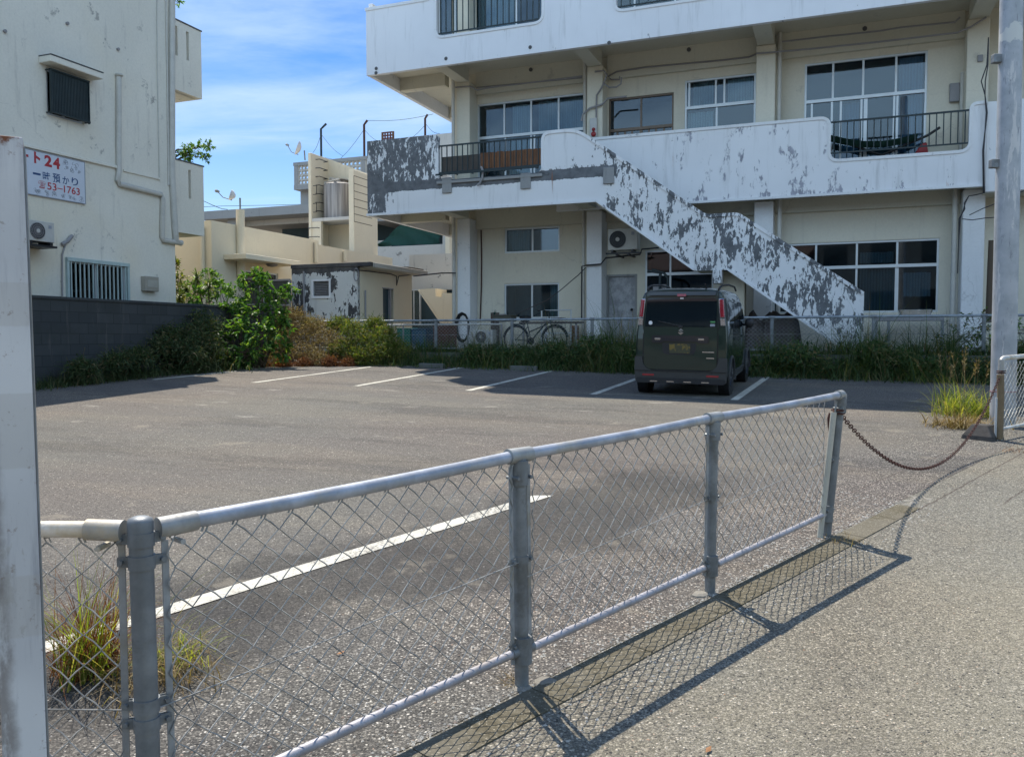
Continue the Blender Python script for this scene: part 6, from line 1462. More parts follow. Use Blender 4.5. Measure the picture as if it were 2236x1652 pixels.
# right and left flank: windows, seams, cladding
def flank(sg, poly, off, name, mat, th=.006, parent=car):
    def hw(z):
        for (x0, z0), (x1, z1) in zip(prof[1:], prof[2:]):
            if z0 <= z <= z1: return x0 + (x1 - x0) * (z - z0) / (z1 - z0)
        return .70
    mb = MB(); mb.prism(poly, lambda y, z: CF(sg * (hw(z) + off), y, z), lambda y, z: CF(sg * (hw(z) + off - th), y, z)); return mb.build(name, M[mat], parent, bevel=0)
for sg in (-1, 1):
    flank(sg, roundpoly([(.42, 1.06, .03), (1.05, 1.06, .02), (1.05, 1.26, 0), (1.05, 1.50, .02), (.48, 1.50, .06), (.45, 1.26, 0)]), .004, 'side_window', 'car_glass')
    flank(sg, roundpoly([(1.09, 1.06, .02), (1.72, 1.06, .02), (1.72, 1.26, 0), (1.72, 1.50, .02), (1.09, 1.50, .02), (1.09, 1.26, 0)]), .004, 'side_window', 'car_glass')
    flank(sg, roundpoly([(1.78, 1.06, .02), (2.62, 1.06, .05), (2.52, 1.20, 0), (2.30, 1.48, .04), (1.78, 1.50, .02), (1.78, 1.26, 0)]), .004, 'side_window', 'car_glass')
    flank(sg, [(.09, 1.20), (.30, 1.20), (.30, 1.40), (.30, 1.55), (.16, 1.55), (.12, 1.40)], .003, 'pillar_trim', 'car_trim')
    for y in (.36, 1.07, 1.75): flank(sg, [(y, .32), (y + .008, .32), (y + .008, 1.05), (y + .008, 1.55), (y, 1.55), (y, 1.05)], .0015, 'door_seam', 'black')
    flank(sg, rr(.36, .98, 1.75, .99, .002), .0015, 'door_rail', 'black'); flank(sg, rr(.78, .88, .98, .92, .015), .02, 'door_handle', 'car', .02); flank(sg, rr(1.9, .88, 2.1, .92, .015), .02, 'door_handle', 'car', .02)
    flank(sg, [(.62, .25), (2.35, .25), (2.35, .36), (.62, .36)], .014, 'sill_cladding', 'car_grey', .02)
    MB().tube([CF(sg * .56, .10, 1.69), CF(sg * .575, .22, 1.735), CF(sg * .58, .45, 1.765), CF(sg * .58, 1.2, 1.785), CF(sg * .58, 2.0, 1.765), CF(sg * .575, 2.25, 1.70)], .016, 8).build('roof_rail', M['car_trim'], car, smooth=50)
    mb = MB(); c = CF(sg * .82, 2.35, 1.12); mb.sphere(c, .085, 12, 8, (1, .7, 1.05)); mr_ = mb.build('mirror', M['car_trim'], car, smooth=60); MB().tube([CF(sg * .70, 2.4, 1.08), c], .02, 6).build('mirror_arm', M['car_trim'], mr_)
    for y in (.50, 2.93):
        ax = rgt * sg; c = CF(sg * .575, y, .29)
        wa = MB(); wa.cyl(CF(sg * .57, y, .30), ax, .335, .169, 28); wa.build('wheel_arch', M['black'], car, smooth=40)
        mb = MB(); mb.lathe(CF(sg * .56, y, .285), [(.18, .0), (.268, .005), (.285, .025), (.286, .12), (.27, .165), (.20, .178), (.19, .176)], 32, ax); wh = mb.build('wheel', M['tyre'], car, smooth=35)
        mb = MB(); mb.lathe(CF(sg * .56, y, .285), [(.02, .165), (.19, .165), (.195, .18), (.185, .182), (.18, .172), (.05, .175)], 28, ax)
        for k in range(8):
            a = k * math.pi / 4; mb.tube([CF(sg * .738, y, .285), CF(sg * .738, y + .18 * math.cos(a), .285 + .18 * math.sin(a))], .014, 5)
        mb.build('rim', M['alloy'], wh, smooth=40)
        pts = [CF(sg * .742, y + .33 * math.cos(R(a)), .285 + .33 * math.sin(R(a))) for a in range(-5, 186, 10)]
        MB().tube(pts, .024, 6).build('arch_cladding', M['car_grey'], car, smooth=50)
flank(1, rr(.20, 1.12, .26, 1.19, .01), .0045, 'sticker', 'white_plain')
rf = MB(); 
for i in range(7): x = -.36 + i * .12; rf.tube([CF(x, .25, 1.712), CF(x, 1.9, 1.722)], .010, 5)
rf.build('roof_rib', M['car_roof'], car)
MB().tube([CF(.36, .16, 1.70), CF(.36, .06, 1.78)], .01, 6).build('antenna', M['car_trim'], car)
ex = MB(); ex.cyl(CF(-.35, -.0, .22), -fwd, .025, .02, 12); ex.build('exhaust', M['car_trim'], car)
# ------------------------------------------------------------------ far mesh fence
FD2 = 18.42
fs0 = on_d(640, 697, FD2)[0]; fs1 = 9.5
ftop = 1.955
pole_x = [on_d(x, 700, FD2)[0] for x in (672, 798, 952, 1118, 1290)]
stp_ = 2.0; ps = [pole_x[0]]; 
sp = (pole_x[4] - pole_x[0]) / 5
ps = [on_d(x, 700, FD2)[0] for x in (671, 799, 952, 1118, 1293)]
step = ps[4] - ps[3]; 
while ps[-1] + step < fs1: ps.append(ps[-1] + step)
ff = thing('chain_link_fence', 'long low mesh fence on the retaining wall along the far end of the lot', 'fence', W(0, FD2, YARD))
for s in ps:
    po = MB(W).box(s - .032, FD2 - .03, YARD + .02, s + .032, FD2 + .03, ftop - .02).build('post', M['galv_dark'], ff, bevel=.008)
    mb = MB(); mb.tube([W(s - .06, FD2, ftop), W(s + .06, FD2, ftop)], .034, 12); mb.build('rail_joint', M['galv_dark'], po, smooth=40)
MB().tube([W(fs0, FD2, ftop), W(ps[-1], FD2, ftop)], .026, 12).build('top_rail', galv('far rail', (.34, .38, .41), (.30, .28, .22)), ff, smooth=40)
MB().tube([W(fs0, FD2, YARD + .12), W(ps[-1], FD2, YARD + .12)], .018, 8).build('bottom_rail', M['galv'], ff, smooth=40)
MB().tube([W(fs0, FD2, YARD + .45), W(ps[-1], FD2, YARD + .45)], .004, 5).build('tension_wire', M['wire'], ff)
for i in range(len(ps) - 1):
    A, B = W(ps[i], FD2 - .02, YARD), W(ps[i + 1], FD2 - .02, YARD); mesh_panel(A, B, .13, .79, .09, .0030, n=4, seed=40 + i, sides=3).build('wire_mesh', M['galv'], ff, normals=False)
# a second, lower rail frame just behind it (clothes rail and bench frames)
rk = thing('pipe_rack', 'low grey pipe rack behind the far fence by the apartment corner', 'rack', W(-8, 19.0, YARD))
a = on_d(820, 710, 19.0); b = on_d(1100, 705, 19.0)
MB().tube([W(a[0], 18.85, a[1] + .0), W(b[0], 18.85, a[1])], .022, 8).build('rail', M['pvc'], rk)
for k in range(5): s = a[0] + (b[0] - a[0]) * k / 4; MB().tube([W(s, 18.85, YARD), W(s, 18.85, a[1])], .02, 8).build('leg', M['pvc_grey'], rk)
# ------------------------------------------------------------------ bicycle
def bicycle(frame, loc, label):
    o = thing('bicycle', label, 'bicycle', loc); F_ = frame
    mb = MB()
    for j in (0, 1.06):
        mb2 = MB(); mb2.tube([F_(j + .325 * math.cos(t * .2618), 0, .335 + .325 * math.sin(t * .2618)) for t in range(24)], .017, 6, closed=True); w = mb2.build('wheel', M['tyre'], o, smooth=60)
        mb2 = MB(); 
        for t in range(20): a = t * .314; mb2.tube([F_(j + .02 * math.cos(a + 1), .02 * (-1) ** t, .335 + .02 * math.sin(a + 1)), F_(j + .31 * math.cos(a), 0, .335 + .31 * math.sin(a))], .002, 3)
        mb2.build('spokes', M['steel'], w); mb2 = MB(); mb2.tube([F_(j, -.05, .335), F_(j, .05, .335)], .018, 8); mb2.build('hub', M['steel'], w)
        mb2 = MB(); mb2.tube([F_(j + .36 * math.cos(R(a)), 0, .335 + .36 * math.sin(R(a))) for a in range(10, 171, 16)], .02, 5); mb2.build('mudguard', M['iron'], w)
    T_ = lambda pts, r, nm, m='iron': MB().tube([F_(*p) for p in pts], r, 8).build(nm, M[m], o, smooth=50)
    T_([(0, 0, .335), (.42, 0, .30), (.30, 0, .80)], .014, 'frame'); T_([(.42, 0, .30), (.86, 0, .78)], .018, 'frame'); T_([(.36, 0, .52), (.88, 0, .72)], .014, 'frame')
    T_([(1.06, 0, .335), (1.02, 0, .50), (.90, 0, .92), (.88, 0, 1.0)], .015, 'fork'); T_([(0, 0, .335), (.33, 0, .65)], .010, 'seat_stay')
    T_([(.70, -.27, 1.04), (.84, -.25, 1.05), (.90, -.10, 1.02), (.90, .10, 1.02), (.84, .25, 1.05), (.70, .27, 1.04)], .013, 'handlebar'); T_([(.76, -.27, 1.04), (.70, -.27, 1.04)], .02, 'grip', 'black'); T_([(.76, .27, 1.04), (.70, .27, 1.04)], .02, 'grip', 'black')
    mb = MB(); mb.sphere(F_(.28, 0, .86), .13, 12, 6, (1.1, .75, .35)); mb.build('saddle', M['black'], o, smooth=60)
    mb = MB()
    for z in (.62, .74, .86): mb.tube([F_(*p) for p in ((1.02, -.16, z), (1.30, -.16, z), (1.30, .16, z), (1.02, .16, z))], .006, 4, closed=True)
    for t in range(8): x = 1.02 + .04 * t; mb.tube([F_(x, -.16, .86), F_(x, -.14, .62), F_(x, .14, .62), F_(x, .16, .86)], .004, 4)
    mb.build('basket', M['black'], o)
    T_([(-.10, 0, .72), (.25, 0, .72)], .012, 'carrier'); T_([(.42, -.10, .30), (.42, .10, .30)], .012, 'pedal_axle', 'steel')
    mb = MB(); mb.cyl(F_(.42, -.03, .30), F_(0, 1, 0) - F_(0, 0, 0), .09, .01, 20); mb.build('chainring', M['black'], o)
bx, bz_ = on_d(1209, 742, 19.25)
bicycle(lambda x, y, z: W(bx - 1.06 + x, 19.45 + y - x * .12, YARD + z), W(bx, 19.45, YARD), 'black city bicycle leaning behind the far fence under the ground floor window')
# ------------------------------------------------------------------ outdoor units by the apartment
a = zd(6, 1525, 318, 20.2); b = zd(6, 1795, 500, 20.2)
ac2 = ac_unit('large grey air conditioner bracketed high under the outside stair', lambda x, y, z: W(a[0] + x, 20.62 - y, b[1] + z), b[0] - a[0], a[1] - b[1], .32, W(a[0], 20.4, b[1]), .34, dark=True)
mb = MB(W); mb.box(a[0] - .05, 20.3, b[1] - .10, b[0] + .1, 20.34, b[1] - .062); mb.box(a[0] + .2, 20.3, b[1] - .14, a[0] + .25, 20.99, b[1] - .101); mb.box(b[0] - .25, 20.3, b[1] - .14, b[0] - .2, 20.99, b[1] - .101); mb.build('bracket', M['black'], ac2)
a = zd(6, 300, 1240, 19.6); b = zd(6, 480, 1370, 19.6)
ac_unit('small pale air conditioner standing on the ground behind the far fence', lambda x, y, z: W(a[0] + x, 19.9 - y, b[1] + z), b[0] - a[0], a[1] - b[1], .28, W(a[0], 19.8, b[1]), .42)
# sink on a frame at the right window
a = zd(8, 945, 822, 20.2); b = zd(8, 1165, 862, 20.2); fz = zd(8, 1000, 885, 20.2)[1]
sk = thing('sink', 'stainless steel sink on a grey frame under the large ground floor window', 'sink', W((a[0] + b[0]) / 2, 20.3, YARD))
mb = MB(); mb.prism([(a[0] + .05, b[1]), (b[0] - .05, b[1]), (b[0], a[1]), (a[0], a[1])], dfront(20.05), dfront(20.5)); mb.build('basin', M['steel'], sk, bevel=.02)
e0 = zd(8, 795, 885, 20.1)[0]; e1 = zd(8, 1238, 885, 20.1)[0]
MB(W).box(e0, 20.0, b[1] - .10, e1, 20.55, b[1] - .003).build('frame_top', M['pvc_grey'], sk)
for s in (e0 + .03, (e0 + e1) / 2 - .4, e1 - .03):
    MB(W).box(s - .03, 20.02, YARD, s + .03, 20.08, b[1] - .103).build('leg', M['galv_dark'], sk)
# things under the stair
tp = thing('tarpaulin', 'dark brown tarpaulin heap under the lower flight of the outside stair', 'tarpaulin', W(-.5, 20, YARD))
def heap(nm, label, s0, s1, d0, d1, z0, h, mat, seed, cat, par=None):
    rnd = random.Random(seed); mb = MB(); nx, ny = 16, 8; ph = [rnd.uniform(0, 6) for _ in range(6)]
    for i in range(nx + 1):
        for j in range(ny + 1):
            u, v = i / nx, j / ny; e = (math.sin(math.pi * u) ** .45) * (math.sin(math.pi * v) ** .45)
            z = z0 + h * e * (.75 + .2 * math.sin(u * 7 + ph[0]) + .1 * math.sin(u * 17 + v * 5 + ph[1]) + .06 * math.sin(v * 13 + ph[2] + u * 9))
            mb.v.append(W(s0 + (s1 - s0) * u, d0 + (d1 - d0) * v, z))
    for i in range(nx):
        for j in range(ny): a = i * (ny + 1) + j; mb.f.append((a, a + 1, a + ny + 2, a + ny + 1))
    o = mb.build(nm, M[mat], par, smooth=50, normals=False)
    return o
M['tarp'] = plain('brown tarp', (.05, .035, .03), .6, 0, .3, 3, bump=.3); M['tarp_black'] = plain('black cover', (.012, .012, .014), .6, 0, .3, 3)
a = zd(7, 1500, 600, 19.9); b = zd(7, 1760, 600, 19.9)
heap('cover', '', a[0] - .2, b[0] + .6, 19.4, 20.7, YARD, 1.45, 'tarp', 3, '', tp)
a = zd(7, 650, 400, 19.8); b = zd(7, 1105, 400, 19.8); zt__ = zd(7, 850, 262, 19.8)[1]
o = heap('covered_machine', '', a[0] + .25, b[0], 19.3, 20.7, YARD, zt__ - YARD - .1, 'tarp_black', 8, ''); tag(o, 'black covered machine in front of the window beside the stair landing', 'cover')
# machine canopy frame
mc = thing('machine_frame', 'black roll frame of a small machine rising above the van roof', 'machine', W(a[0] - .2, 19.6, YARD))
fz0 = zd(7, 420, 262, 19.6); f1 = zd(7, 620, 300, 19.6)
MB().tube([W(zd(7, 545, 470, 19.6)[0], 19.6, YARD), W(zd(7, 550, 300, 19.6)[0], 19.6, zd(7, 550, 290, 19.6)[1]), W(fz0[0], 19.6, fz0[1])], .035, 8).build('post', M['iron'], mc, smooth=50)
MB().tube([W(zd(7, 635, 470, 19.6)[0], 19.6, YARD), W(zd(7, 630, 340, 19.6)[0], 19.6, zd(7, 630, 340, 19.6)[1]), W(zd(7, 590, 290, 19.6)[0], 19.6, zd(7, 590, 285, 19.6)[1]), W(fz0[0] + .1, 19.6, fz0[1] + .02)], .035, 8).build('post', M['iron'], mc, smooth=50)
mb = MB(W); c_ = zd(7, 475, 405, 19.7); e_ = zd(7, 610, 500, 19.7); mb.box(c_[0], 19.7, e_[1], e_[0], 19.75, c_[1]); mb.build('panel', M['pvc_grey'], mc)
# benches and boxes behind the fence
def crate(label, k, x0, y0, x1, y1, d, dep, mat, zb=None, name='crate', cat='crate', lid=True):
    a = zd(k, x0, y0, d); b = zd(k, x1, y1, d); z0 = b[1] if zb is None else zb
    o = thing(name, label, cat, W((a[0] + b[0]) / 2, d + dep / 2, z0))
    mb = MB(W); mb.box(a[0], d, z0, b[0], d + dep, a[1]); mb.build('box', M[mat], o, bevel=.012)
    if lid: MB(W).box(a[0] - .015, d - .015, a[1] + .001, b[0] + .015, d + dep + .015, a[1] + .03).build('rim', M[mat], o, bevel=.006)
    return o
M['olive_box'] = plain('olive box', (.10, .095, .07), .7); M['blue_box'] = plain('blue crate', (.03, .10, .17), .5); M['green_box'] = plain('green crate', (.02, .16, .12), .5); M['brown_box'] = plain('brown box', (.13, .06, .04), .8, 0, .3)
crate('long olive planter box on the bench behind the fence, left of the bicycle', 6, 480, 1115, 650, 1160, 19.5, .4, 'olive_box', name='planter', cat='planter')
crate('blue plastic crate on the ground behind the fence near the annex door', 11, 760 - 100, 310 + 330, 940, 770, 19.2, .5, 'blue_box', YARD + .05) if False else None
crate('blue tub behind the mesh fence near the annex door', 2, 1745, 1605, 1850, 1650, 19.3, .5, 'blue_box', YARD, 'tub', 'tub')
crate('teal tub beside the blue one behind the mesh fence', 2, 1640, 1600, 1735, 1650, 19.3, .4, 'green_box', YARD, 'tub', 'tub')
a = on_d(1025, 766, 19.0)
o = crate('weathered brown drum shaped box near the apartment corner, behind the fence', 6, -60, 1190, 80, 1340, 19.1, .5, 'brown_box', YARD, 'box', 'box')
tbn = thing('table', 'low grey work table behind the fence under the ground floor window', 'table', W(-6.3, 19.9, YARD))
a = zd(6, 420, 1165, 19.7); b = zd(6, 1240, 1165, 19.7)
MB(W).box(a[0] + .8, 20.0, a[1] - .05, b[0], 20.45, a[1]).build('tabletop', M['wood_grey'], tbn, bevel=.005)
for s in (a[0] + .9, (a[0] + b[0]) / 2 + .3, b[0] - .1): MB(W).box(s - .025, 20.05, YARD, s + .025, 20.1, a[1] - .051).build('leg', M['pvc_grey'], tbn)
a = zd(6, 895, 1058, 19.9); b = zd(6, 1165, 1140, 19.9)
fr_ = thing('frame_rack', 'white tubular frame standing behind the bicycle handlebar', 'rack', W(a[0], 20.2, YARD))
MB().tube([W(a[0], 20.2, YARD), W(a[0], 20.2, a[1]), W(b[0], 20.2, a[1]), W(b[0], 20.2, YARD)], .022, 8).build('tube', M['alu'], fr_)
MB().tube([W(a[0], 20.2, YARD + .5), W(b[0], 20.2, YARD + .5)], .018, 8).build('crossbar', M['alu'], fr_)
# hose coil at the corner
mb = MB(); c = zd(6, 215, 1200, 20.4)
for k in range(4): mb.tube([W(c[0] + (.16 + .02 * k) * math.cos(t * .5236), 20.38 - .02 * k, c[1] + (.34 + .02 * k) * math.sin(t * .5236) - .05) for t in range(12)], .014, 5, closed=True)
o = mb.build('hose', M['black'], None, smooth=60); tag(o, 'black hose coil hanging at the foot of the apartment corner pillar', 'hose')
# small clutter on the work table and along the wall
def pot(label, x, y, r, h, m, d=20.2, plant=False):
    s, z = zd(6, x, y, d); o = thing('flower_pot', label, 'pot', W(s, d, z), 'pots and tubs on the work table')
    MB().lathe(W(s, d, z), [(r * .7, 0), (r, h), (r * .9, h), (r * .8, h - .03)], 14).build('pot_body', M[m], o, smooth=40)
    if plant:
        mb = MB(); r_ = random.Random(int(x)); 
        for k in range(40):
            a = r_.uniform(0, 6.28); t = Vector((math.cos(a) * .5, math.sin(a) * .5, 1)).normalized(); b = W(s, d, z + h); e = b + t * r_.uniform(.08, .22); sd = Vector((-math.sin(a), math.cos(a), 0)) * .012; mb.add([b - sd * .4, b + sd * .4, e], [(0, 1, 2)])
        mb.build('leaves', M['green_cloth'], o, normals=False)
pot('small red brown pot at the left end of the work table', 500, 1165, .09, .16, 'brown_box', plant=True)
pot('grey bucket beside the small red brown pot on the work table', 575, 1165, .10, .20, 'pvc_grey')
pot('dark tub in the middle of the work table under the window', 780, 1165, .16, .14, 'tarp_black')
pot('white basin on the work table just left of the bicycle bars', 990, 1165, .17, .10, 'ac')
for i_, (x, lab) in enumerate(((500, 'leaning dark board against the wall, left of the bicycle'), (1225, 'short brown plank upright against the wall, right of the bicycle'))):
    s, z = zd(6, x, 1200, 20.7); o = MB(W).box(s - .12, 20.72, YARD, s + .12, 20.76, z + (.0 if i_ else .35)).build('plank', M['wood_grey' if i_ == 0 else 'wood'], None, bevel=.004); tag(o, lab, 'board')
# ------------------------------------------------------------------ on the balconies
bp = thing('board_screen', 'brown wooden boards set behind the black railing of the balcony', 'screen', W((sl0 + sl1) / 2, FR + .1, zb2))
m1_ = q(3, 915, 1185)[0]; zt2 = q(3, 1000, 1188)[1]; zt1 = q(3, 700, 1222)[1]; nn = 11
for i in range(11):
    s0 = m1_ + (sl1 - .03 - m1_) * i / nn; s1 = m1_ + (sl1 - .03 - m1_) * (i + 1) / nn; MB(W).box(s0 + .004, FR + .10, zb2 + .01, s1 - .004, FR + .125, zt2 + random.uniform(-.015, .015)).build('board', M['wood'], bp, bevel=.003)
MB(W).box(sl0 + .06, FR + .10, zb2 + .02, m1_ - .02, FR + .12, zt1).build('board', M['wood_grey'], bp, bevel=.003)
# flexible drain hose under the railing
o = MB().tube([W(*((lambda t: (t[0], FR - .08, t[1]))(zd(3, x, y, FR - .08)))) for (x, y) in ((935, 1310), (950, 1345), (945, 1400), (925, 1440), (905, 1458))], .028, 8).build('drain_hose', M['pvc_grey'], None, smooth=50); tag(o, 'grey drain hose hanging below the balcony with the brown boards', 'hose')
# chair with a perforated back behind the corner parapet
cd_ = FR + .35; a = zd(3, 158, 1045, cd_); b = zd(3, 243, 1140, cd_)
chn = thing('chair', 'brown chair with round holes in its back above the peeling corner parapet', 'chair', W((a[0] + b[0]) / 2, cd_, a[1] - .95))
holes = []; w_ = b[0] - a[0]; bh = w_ * .72
mb = MB(W); zt3 = a[1]
nx, nz = 4, 3
for i in range(nx + 1): s = a[0] + w_ * i / nx; mb.box(s - .018, cd_, zt3 - bh, s + .018, cd_ + .02, zt3)
for j in range(nz + 1): z = zt3 - bh + bh * j / nz; mb.box(a[0], cd_ + .001, z - .018, b[0], cd_ + .019, z + .018)
mb.build('backrest', plain('chair brown', (.16, .05, .04), .6), chn)
for s in (a[0], b[0]):
    MB(W).box(s - .022, cd_ - .005, zt3 - .98, s + .022, cd_ + .035, zt3 + .015).build('leg', M['wood'], chn); MB(W).box(s - .022, cd_ + .40, zt3 - .98, s + .022, cd_ + .44, zt3 - .52).build('leg', M['wood'], chn)
MB(W).box(a[0] - .03, cd_ + .036, zt3 - .52, b[0] + .03, cd_ + .45, zt3 - .48).build('seat', M['wood'], chn)
pl_ = MB(W).box(a[0] - .3, FR + .2, Z1 + .461, b[0] + .3, FR + 1.0, zt3 - .985).build('storage_box', M['pale_conc']); tag(pl_, 'pale storage box carrying the brown chair behind the corner parapet', 'box')
# hammock with red bag on the other balcony
hd = RP + .45; hp = [zd(5, x, y, hd) for (x, y) in ((430, 1120), (560, 1150), (700, 1170), (850, 1170), (1000, 1145), (1130, 1110), (1220, 1065), (1318, 1000))]
hm = thing('hammock', 'green hammock slung on a dark stand behind the black balcony railing', 'hammock', W(hp[3][0], hd, 5.2))
mb = MB(); 
for (s, z) in hp[:6]:
    for k in range(5): mb.v.append(W(s, hd - .1 + .13 * k, z + .10 - .16 * math.sin(math.pi * k / 4) * .6))
for i in range(5):
    for k in range(4): a = i * 5 + k; mb.f.append((a, a + 1, a + 6, a + 5))
mb.build('cloth', M['green_cloth'], hm, smooth=60, normals=False)
MB().tube([W(hp[0][0] - .02, hd + .2, hp[0][1] + .1), W(hp[3][0], hd + .2, hp[3][1] - .15), W(hp[6][0], hd + .2, hp[6][1]), W(hp[7][0], hd + .2, hp[7][1])], .03, 8).build('stand', M['black'], hm, smooth=50)
a = zd(5, 1095, 1215, hd - .1); b = zd(5, 1180, 1110, hd - .1)
o = MB().prism([(a[0], a[1] - .1), (a[0] + .3, a[1] - .05), (b[0] + .06, b[1] - .08), (b[0] - .05, b[1] - .1)], dfront(hd - .15), dfront(hd - .05)).build('bag', M['red'], None, bevel=.02); tag(o, 'red bag hanging at the hammock end on the right balcony', 'bag')
# ------------------------------------------------------------------ utility pole
pb = on_ground(2189, 930); pw = .145
def polemat():
    n = N('utility pole'); v = n.nd('ShaderNodeMapping'); n.put(v.inputs[0], n.pos()); v.inputs['Scale'].default_value = (5, 5, .9)
    a = n.noise(1.2, 9, .68, v.outputs[0], .4); b = n.noise(6, 8, .7, v.outputs[0])
    c = n.mix(n.mr(n.noise(5, 6, .6), .3, .7), (.33, .355, .375), (.45, .47, .49)); c = n.mix(n.mr(a, .55, .585), c, (.58, .58, .57)); c = n.mix(n.m_('MULTIPLY', n.mr(b, .58, .64), .7), c, (.20, .21, .23))
    z = n.dot(EZ); nz = n.m_('ADD', z, n.m_('MULTIPLY', n.m_('SUBTRACT', n.noise(6, 6, .7), .5), .35))
    c = n.mix(n.m_('MULTIPLY', n.mr(nz, 5.0, 5.01), n.mr(nz, 5.16, 5.17, 1, 0)), c, (.60, .60, .56))
    return n.end(c, .55, .1, n.bump(n.noise(30, 5), .15, .004))
M['upole'] = polemat()
up_ = thing('utility_pole', 'thick grey and white blotched utility pole at the lot entrance', 'utility pole', pb)
lean_ = Vector((on_y(2209, 0, pb.y).x - pb.x, 0, on_y(2209, 0, pb.y).z - pb.z)); lean_ = lean_ / lean_.z
MB().tube([pb - EZ * .2, pb + lean_ * 9], [.140, .112], 28).build('pole', M['upole'], up_, smooth=60)
MB().tube([pb + lean_ * .42 + EZ * 0, pb + lean_ * .425], .144, 24).build('cord', plain('red cord', (.4, .08, .1), .6), up_)
for (x, y) in ((2170, 128), (2166, 357)):
    p = on_y(x, y, pb.y); ax = Vector((-1, 0, 0)); base = pb + lean_ * (p.z - pb.z)
    mb = MB(); x0 = base.x - .115; mb.box(x0 - .10, pb.y - .04, p.z - .055, x0 + .02, pb.y + .04, p.z + .045); mb.build('step_bracket', M['galv_dark'], up_, bevel=.006)
# concrete foot block
fb = on_ground(2153, 962); mb = MB()
prof_ = [(.165, 0), (.155, .06), (.09, .17), (.08, .18)]
P = []
for (r_, h) in prof_:
    for k in range(4): P.append(fb + Vector((.03, .12, 0)) + (RDIR * ((-1, 1, 1, -1)[k]) * r_ * 1.0 + Vector((-RDIR.y, RDIR.x, 0)) * ((-1, -1, 1, 1)[k]) * r_) + EZ * (h - .01))
mb.add(P, [(i * 4 + k, i * 4 + (k + 1) % 4, (i + 1) * 4 + (k + 1) % 4, (i + 1) * 4 + k) for i in range(3) for k in range(4)] + [(12, 13, 14, 15)])
o = mb.build('concrete_block', plain('rough dark concrete', (.07, .065, .06), .95, 0, .4, 14, bump=.7), None, bevel=.015, seg=2); tag(o, 'dark tapered concrete footing block at the foot of the utility pole', 'block')
# ------------------------------------------------------------------ wheel stops
for i, (x0, x1, y, lab) in enumerate(((914, 962, 803, 'concrete wheel stop overgrown by dead grass, nearer the green heap'), (1112, 1182, 809, 'concrete wheel stop in the shade in front of the bicycle'))):
    a = on_ground(x0, y); s0 = a.dot(E1); s1 = s0 + .62; d0 = a.dot(E2)
    mb = MB(); z = SLOPE * a.y; P = [(0, -.003), (.14, -.003), (.125, .11), (.015, .11)]
    mb.add([W(s0, d0 + p, z + h) for p, h in P] + [W(s1, d0 + p, z - .008 + h) for p, h in P], [(0, 1, 2, 3), (7, 6, 5, 4), (0, 4, 5, 1), (1, 5, 6, 2), (2, 6, 7, 3), (3, 7, 4, 0)])
    o = mb.build('wheel_stop', M['kerb'], None, bevel=.01); tag(o, lab, 'wheel stop', 'wheel stops at the far stalls')
# a few fallen leaves
for i, (x, y) in enumerate(((1547, 1636), (745, 1425))):
    p = on_ground(x, y, .012); a_ = random.uniform(0, 6); ux = Vector((math.cos(a_), math.sin(a_), 0)) * .022; uy = Vector((-ux.y, ux.x, 0)) * .4
    mb = MB(); mb.add([p - ux, p + uy + EZ * .004, p + ux + EZ * .006, p - uy], [(0, 1, 2, 3)]); o = mb.build('fallen_leaf', plain('dry leaf', (.35, .16, .06), .8), None, normals=False); tag(o, ('dry orange leaf on the open road surface below the fence shadow', 'dry orange leaf seen through the mesh of the first fence panel', 'dry orange leaf on the road near the shadow of the second panel')[i], 'leaf', 'fallen leaves by the fence')
# ------------------------------------------------------------------ houses across the road, mirrored in windows and the van
M['street_wall'] = plain('brown grey render', (.10, .12, .125), .9, 0, .3, .5)
def street_house(x0, x1, y, h, mat, label, roofc):
    o = thing('street_house', label, 'house', Vector(((x0 + x1) / 2, y, -1)))
    MB().box(x0, y - 8, -1.5, x1, y, h).build('wall', M[mat], o)
    mb = MB(); mb.add([Vector(p) for p in ((x0 - .5, y + .6, h), (x1 + .5, y + .6, h), (x1 + .5, y - 4, h + 2.2), (x0 - .5, y - 4, h + 2.2), (x1 + .5, y - 8.6, h), (x0 - .5, y - 8.6, h))], [(0, 1, 2, 3), (3, 2, 4, 5), (0, 3, 5), (1, 4, 2), (0, 5, 4, 1)]); mb.build('roof', roofc, o)
    k = int((x1 - x0) / 3)
    for i in range(k):
        for zz in (.2, 3.2, 6.2):
            if zz + 1.5 > h: continue
            xx = x0 + (i + .3) * (x1 - x0) / k; MB().box(xx, y + .002, zz, xx + 1.5, y + .05, zz + 1.3).build('window', M['car_glass'], o)
M['roof_tile'] = plain('roof tile', (.14, .09, .07), .8); M['roof_grey'] = plain('grey roof', (.12, .12, .13), .8)
street_house(-40, -8.1, -13, 6.4, 'street_wall', 'grey house across the road with a tiled roof', M['roof_tile'])
street_house(-8, 7, -15, 9.0, 'street_wall', 'tall grey house across the road with a dark roof', M['roof_grey'])
street_house(7.1, 29, -12, 8.2, 'street_wall', 'long grey house across the road with a tiled roof', M['roof_tile'])
street_house(30, 48, -6, 6.2, 'grey_conc', 'distant grey house far along the road', M['roof_grey'])
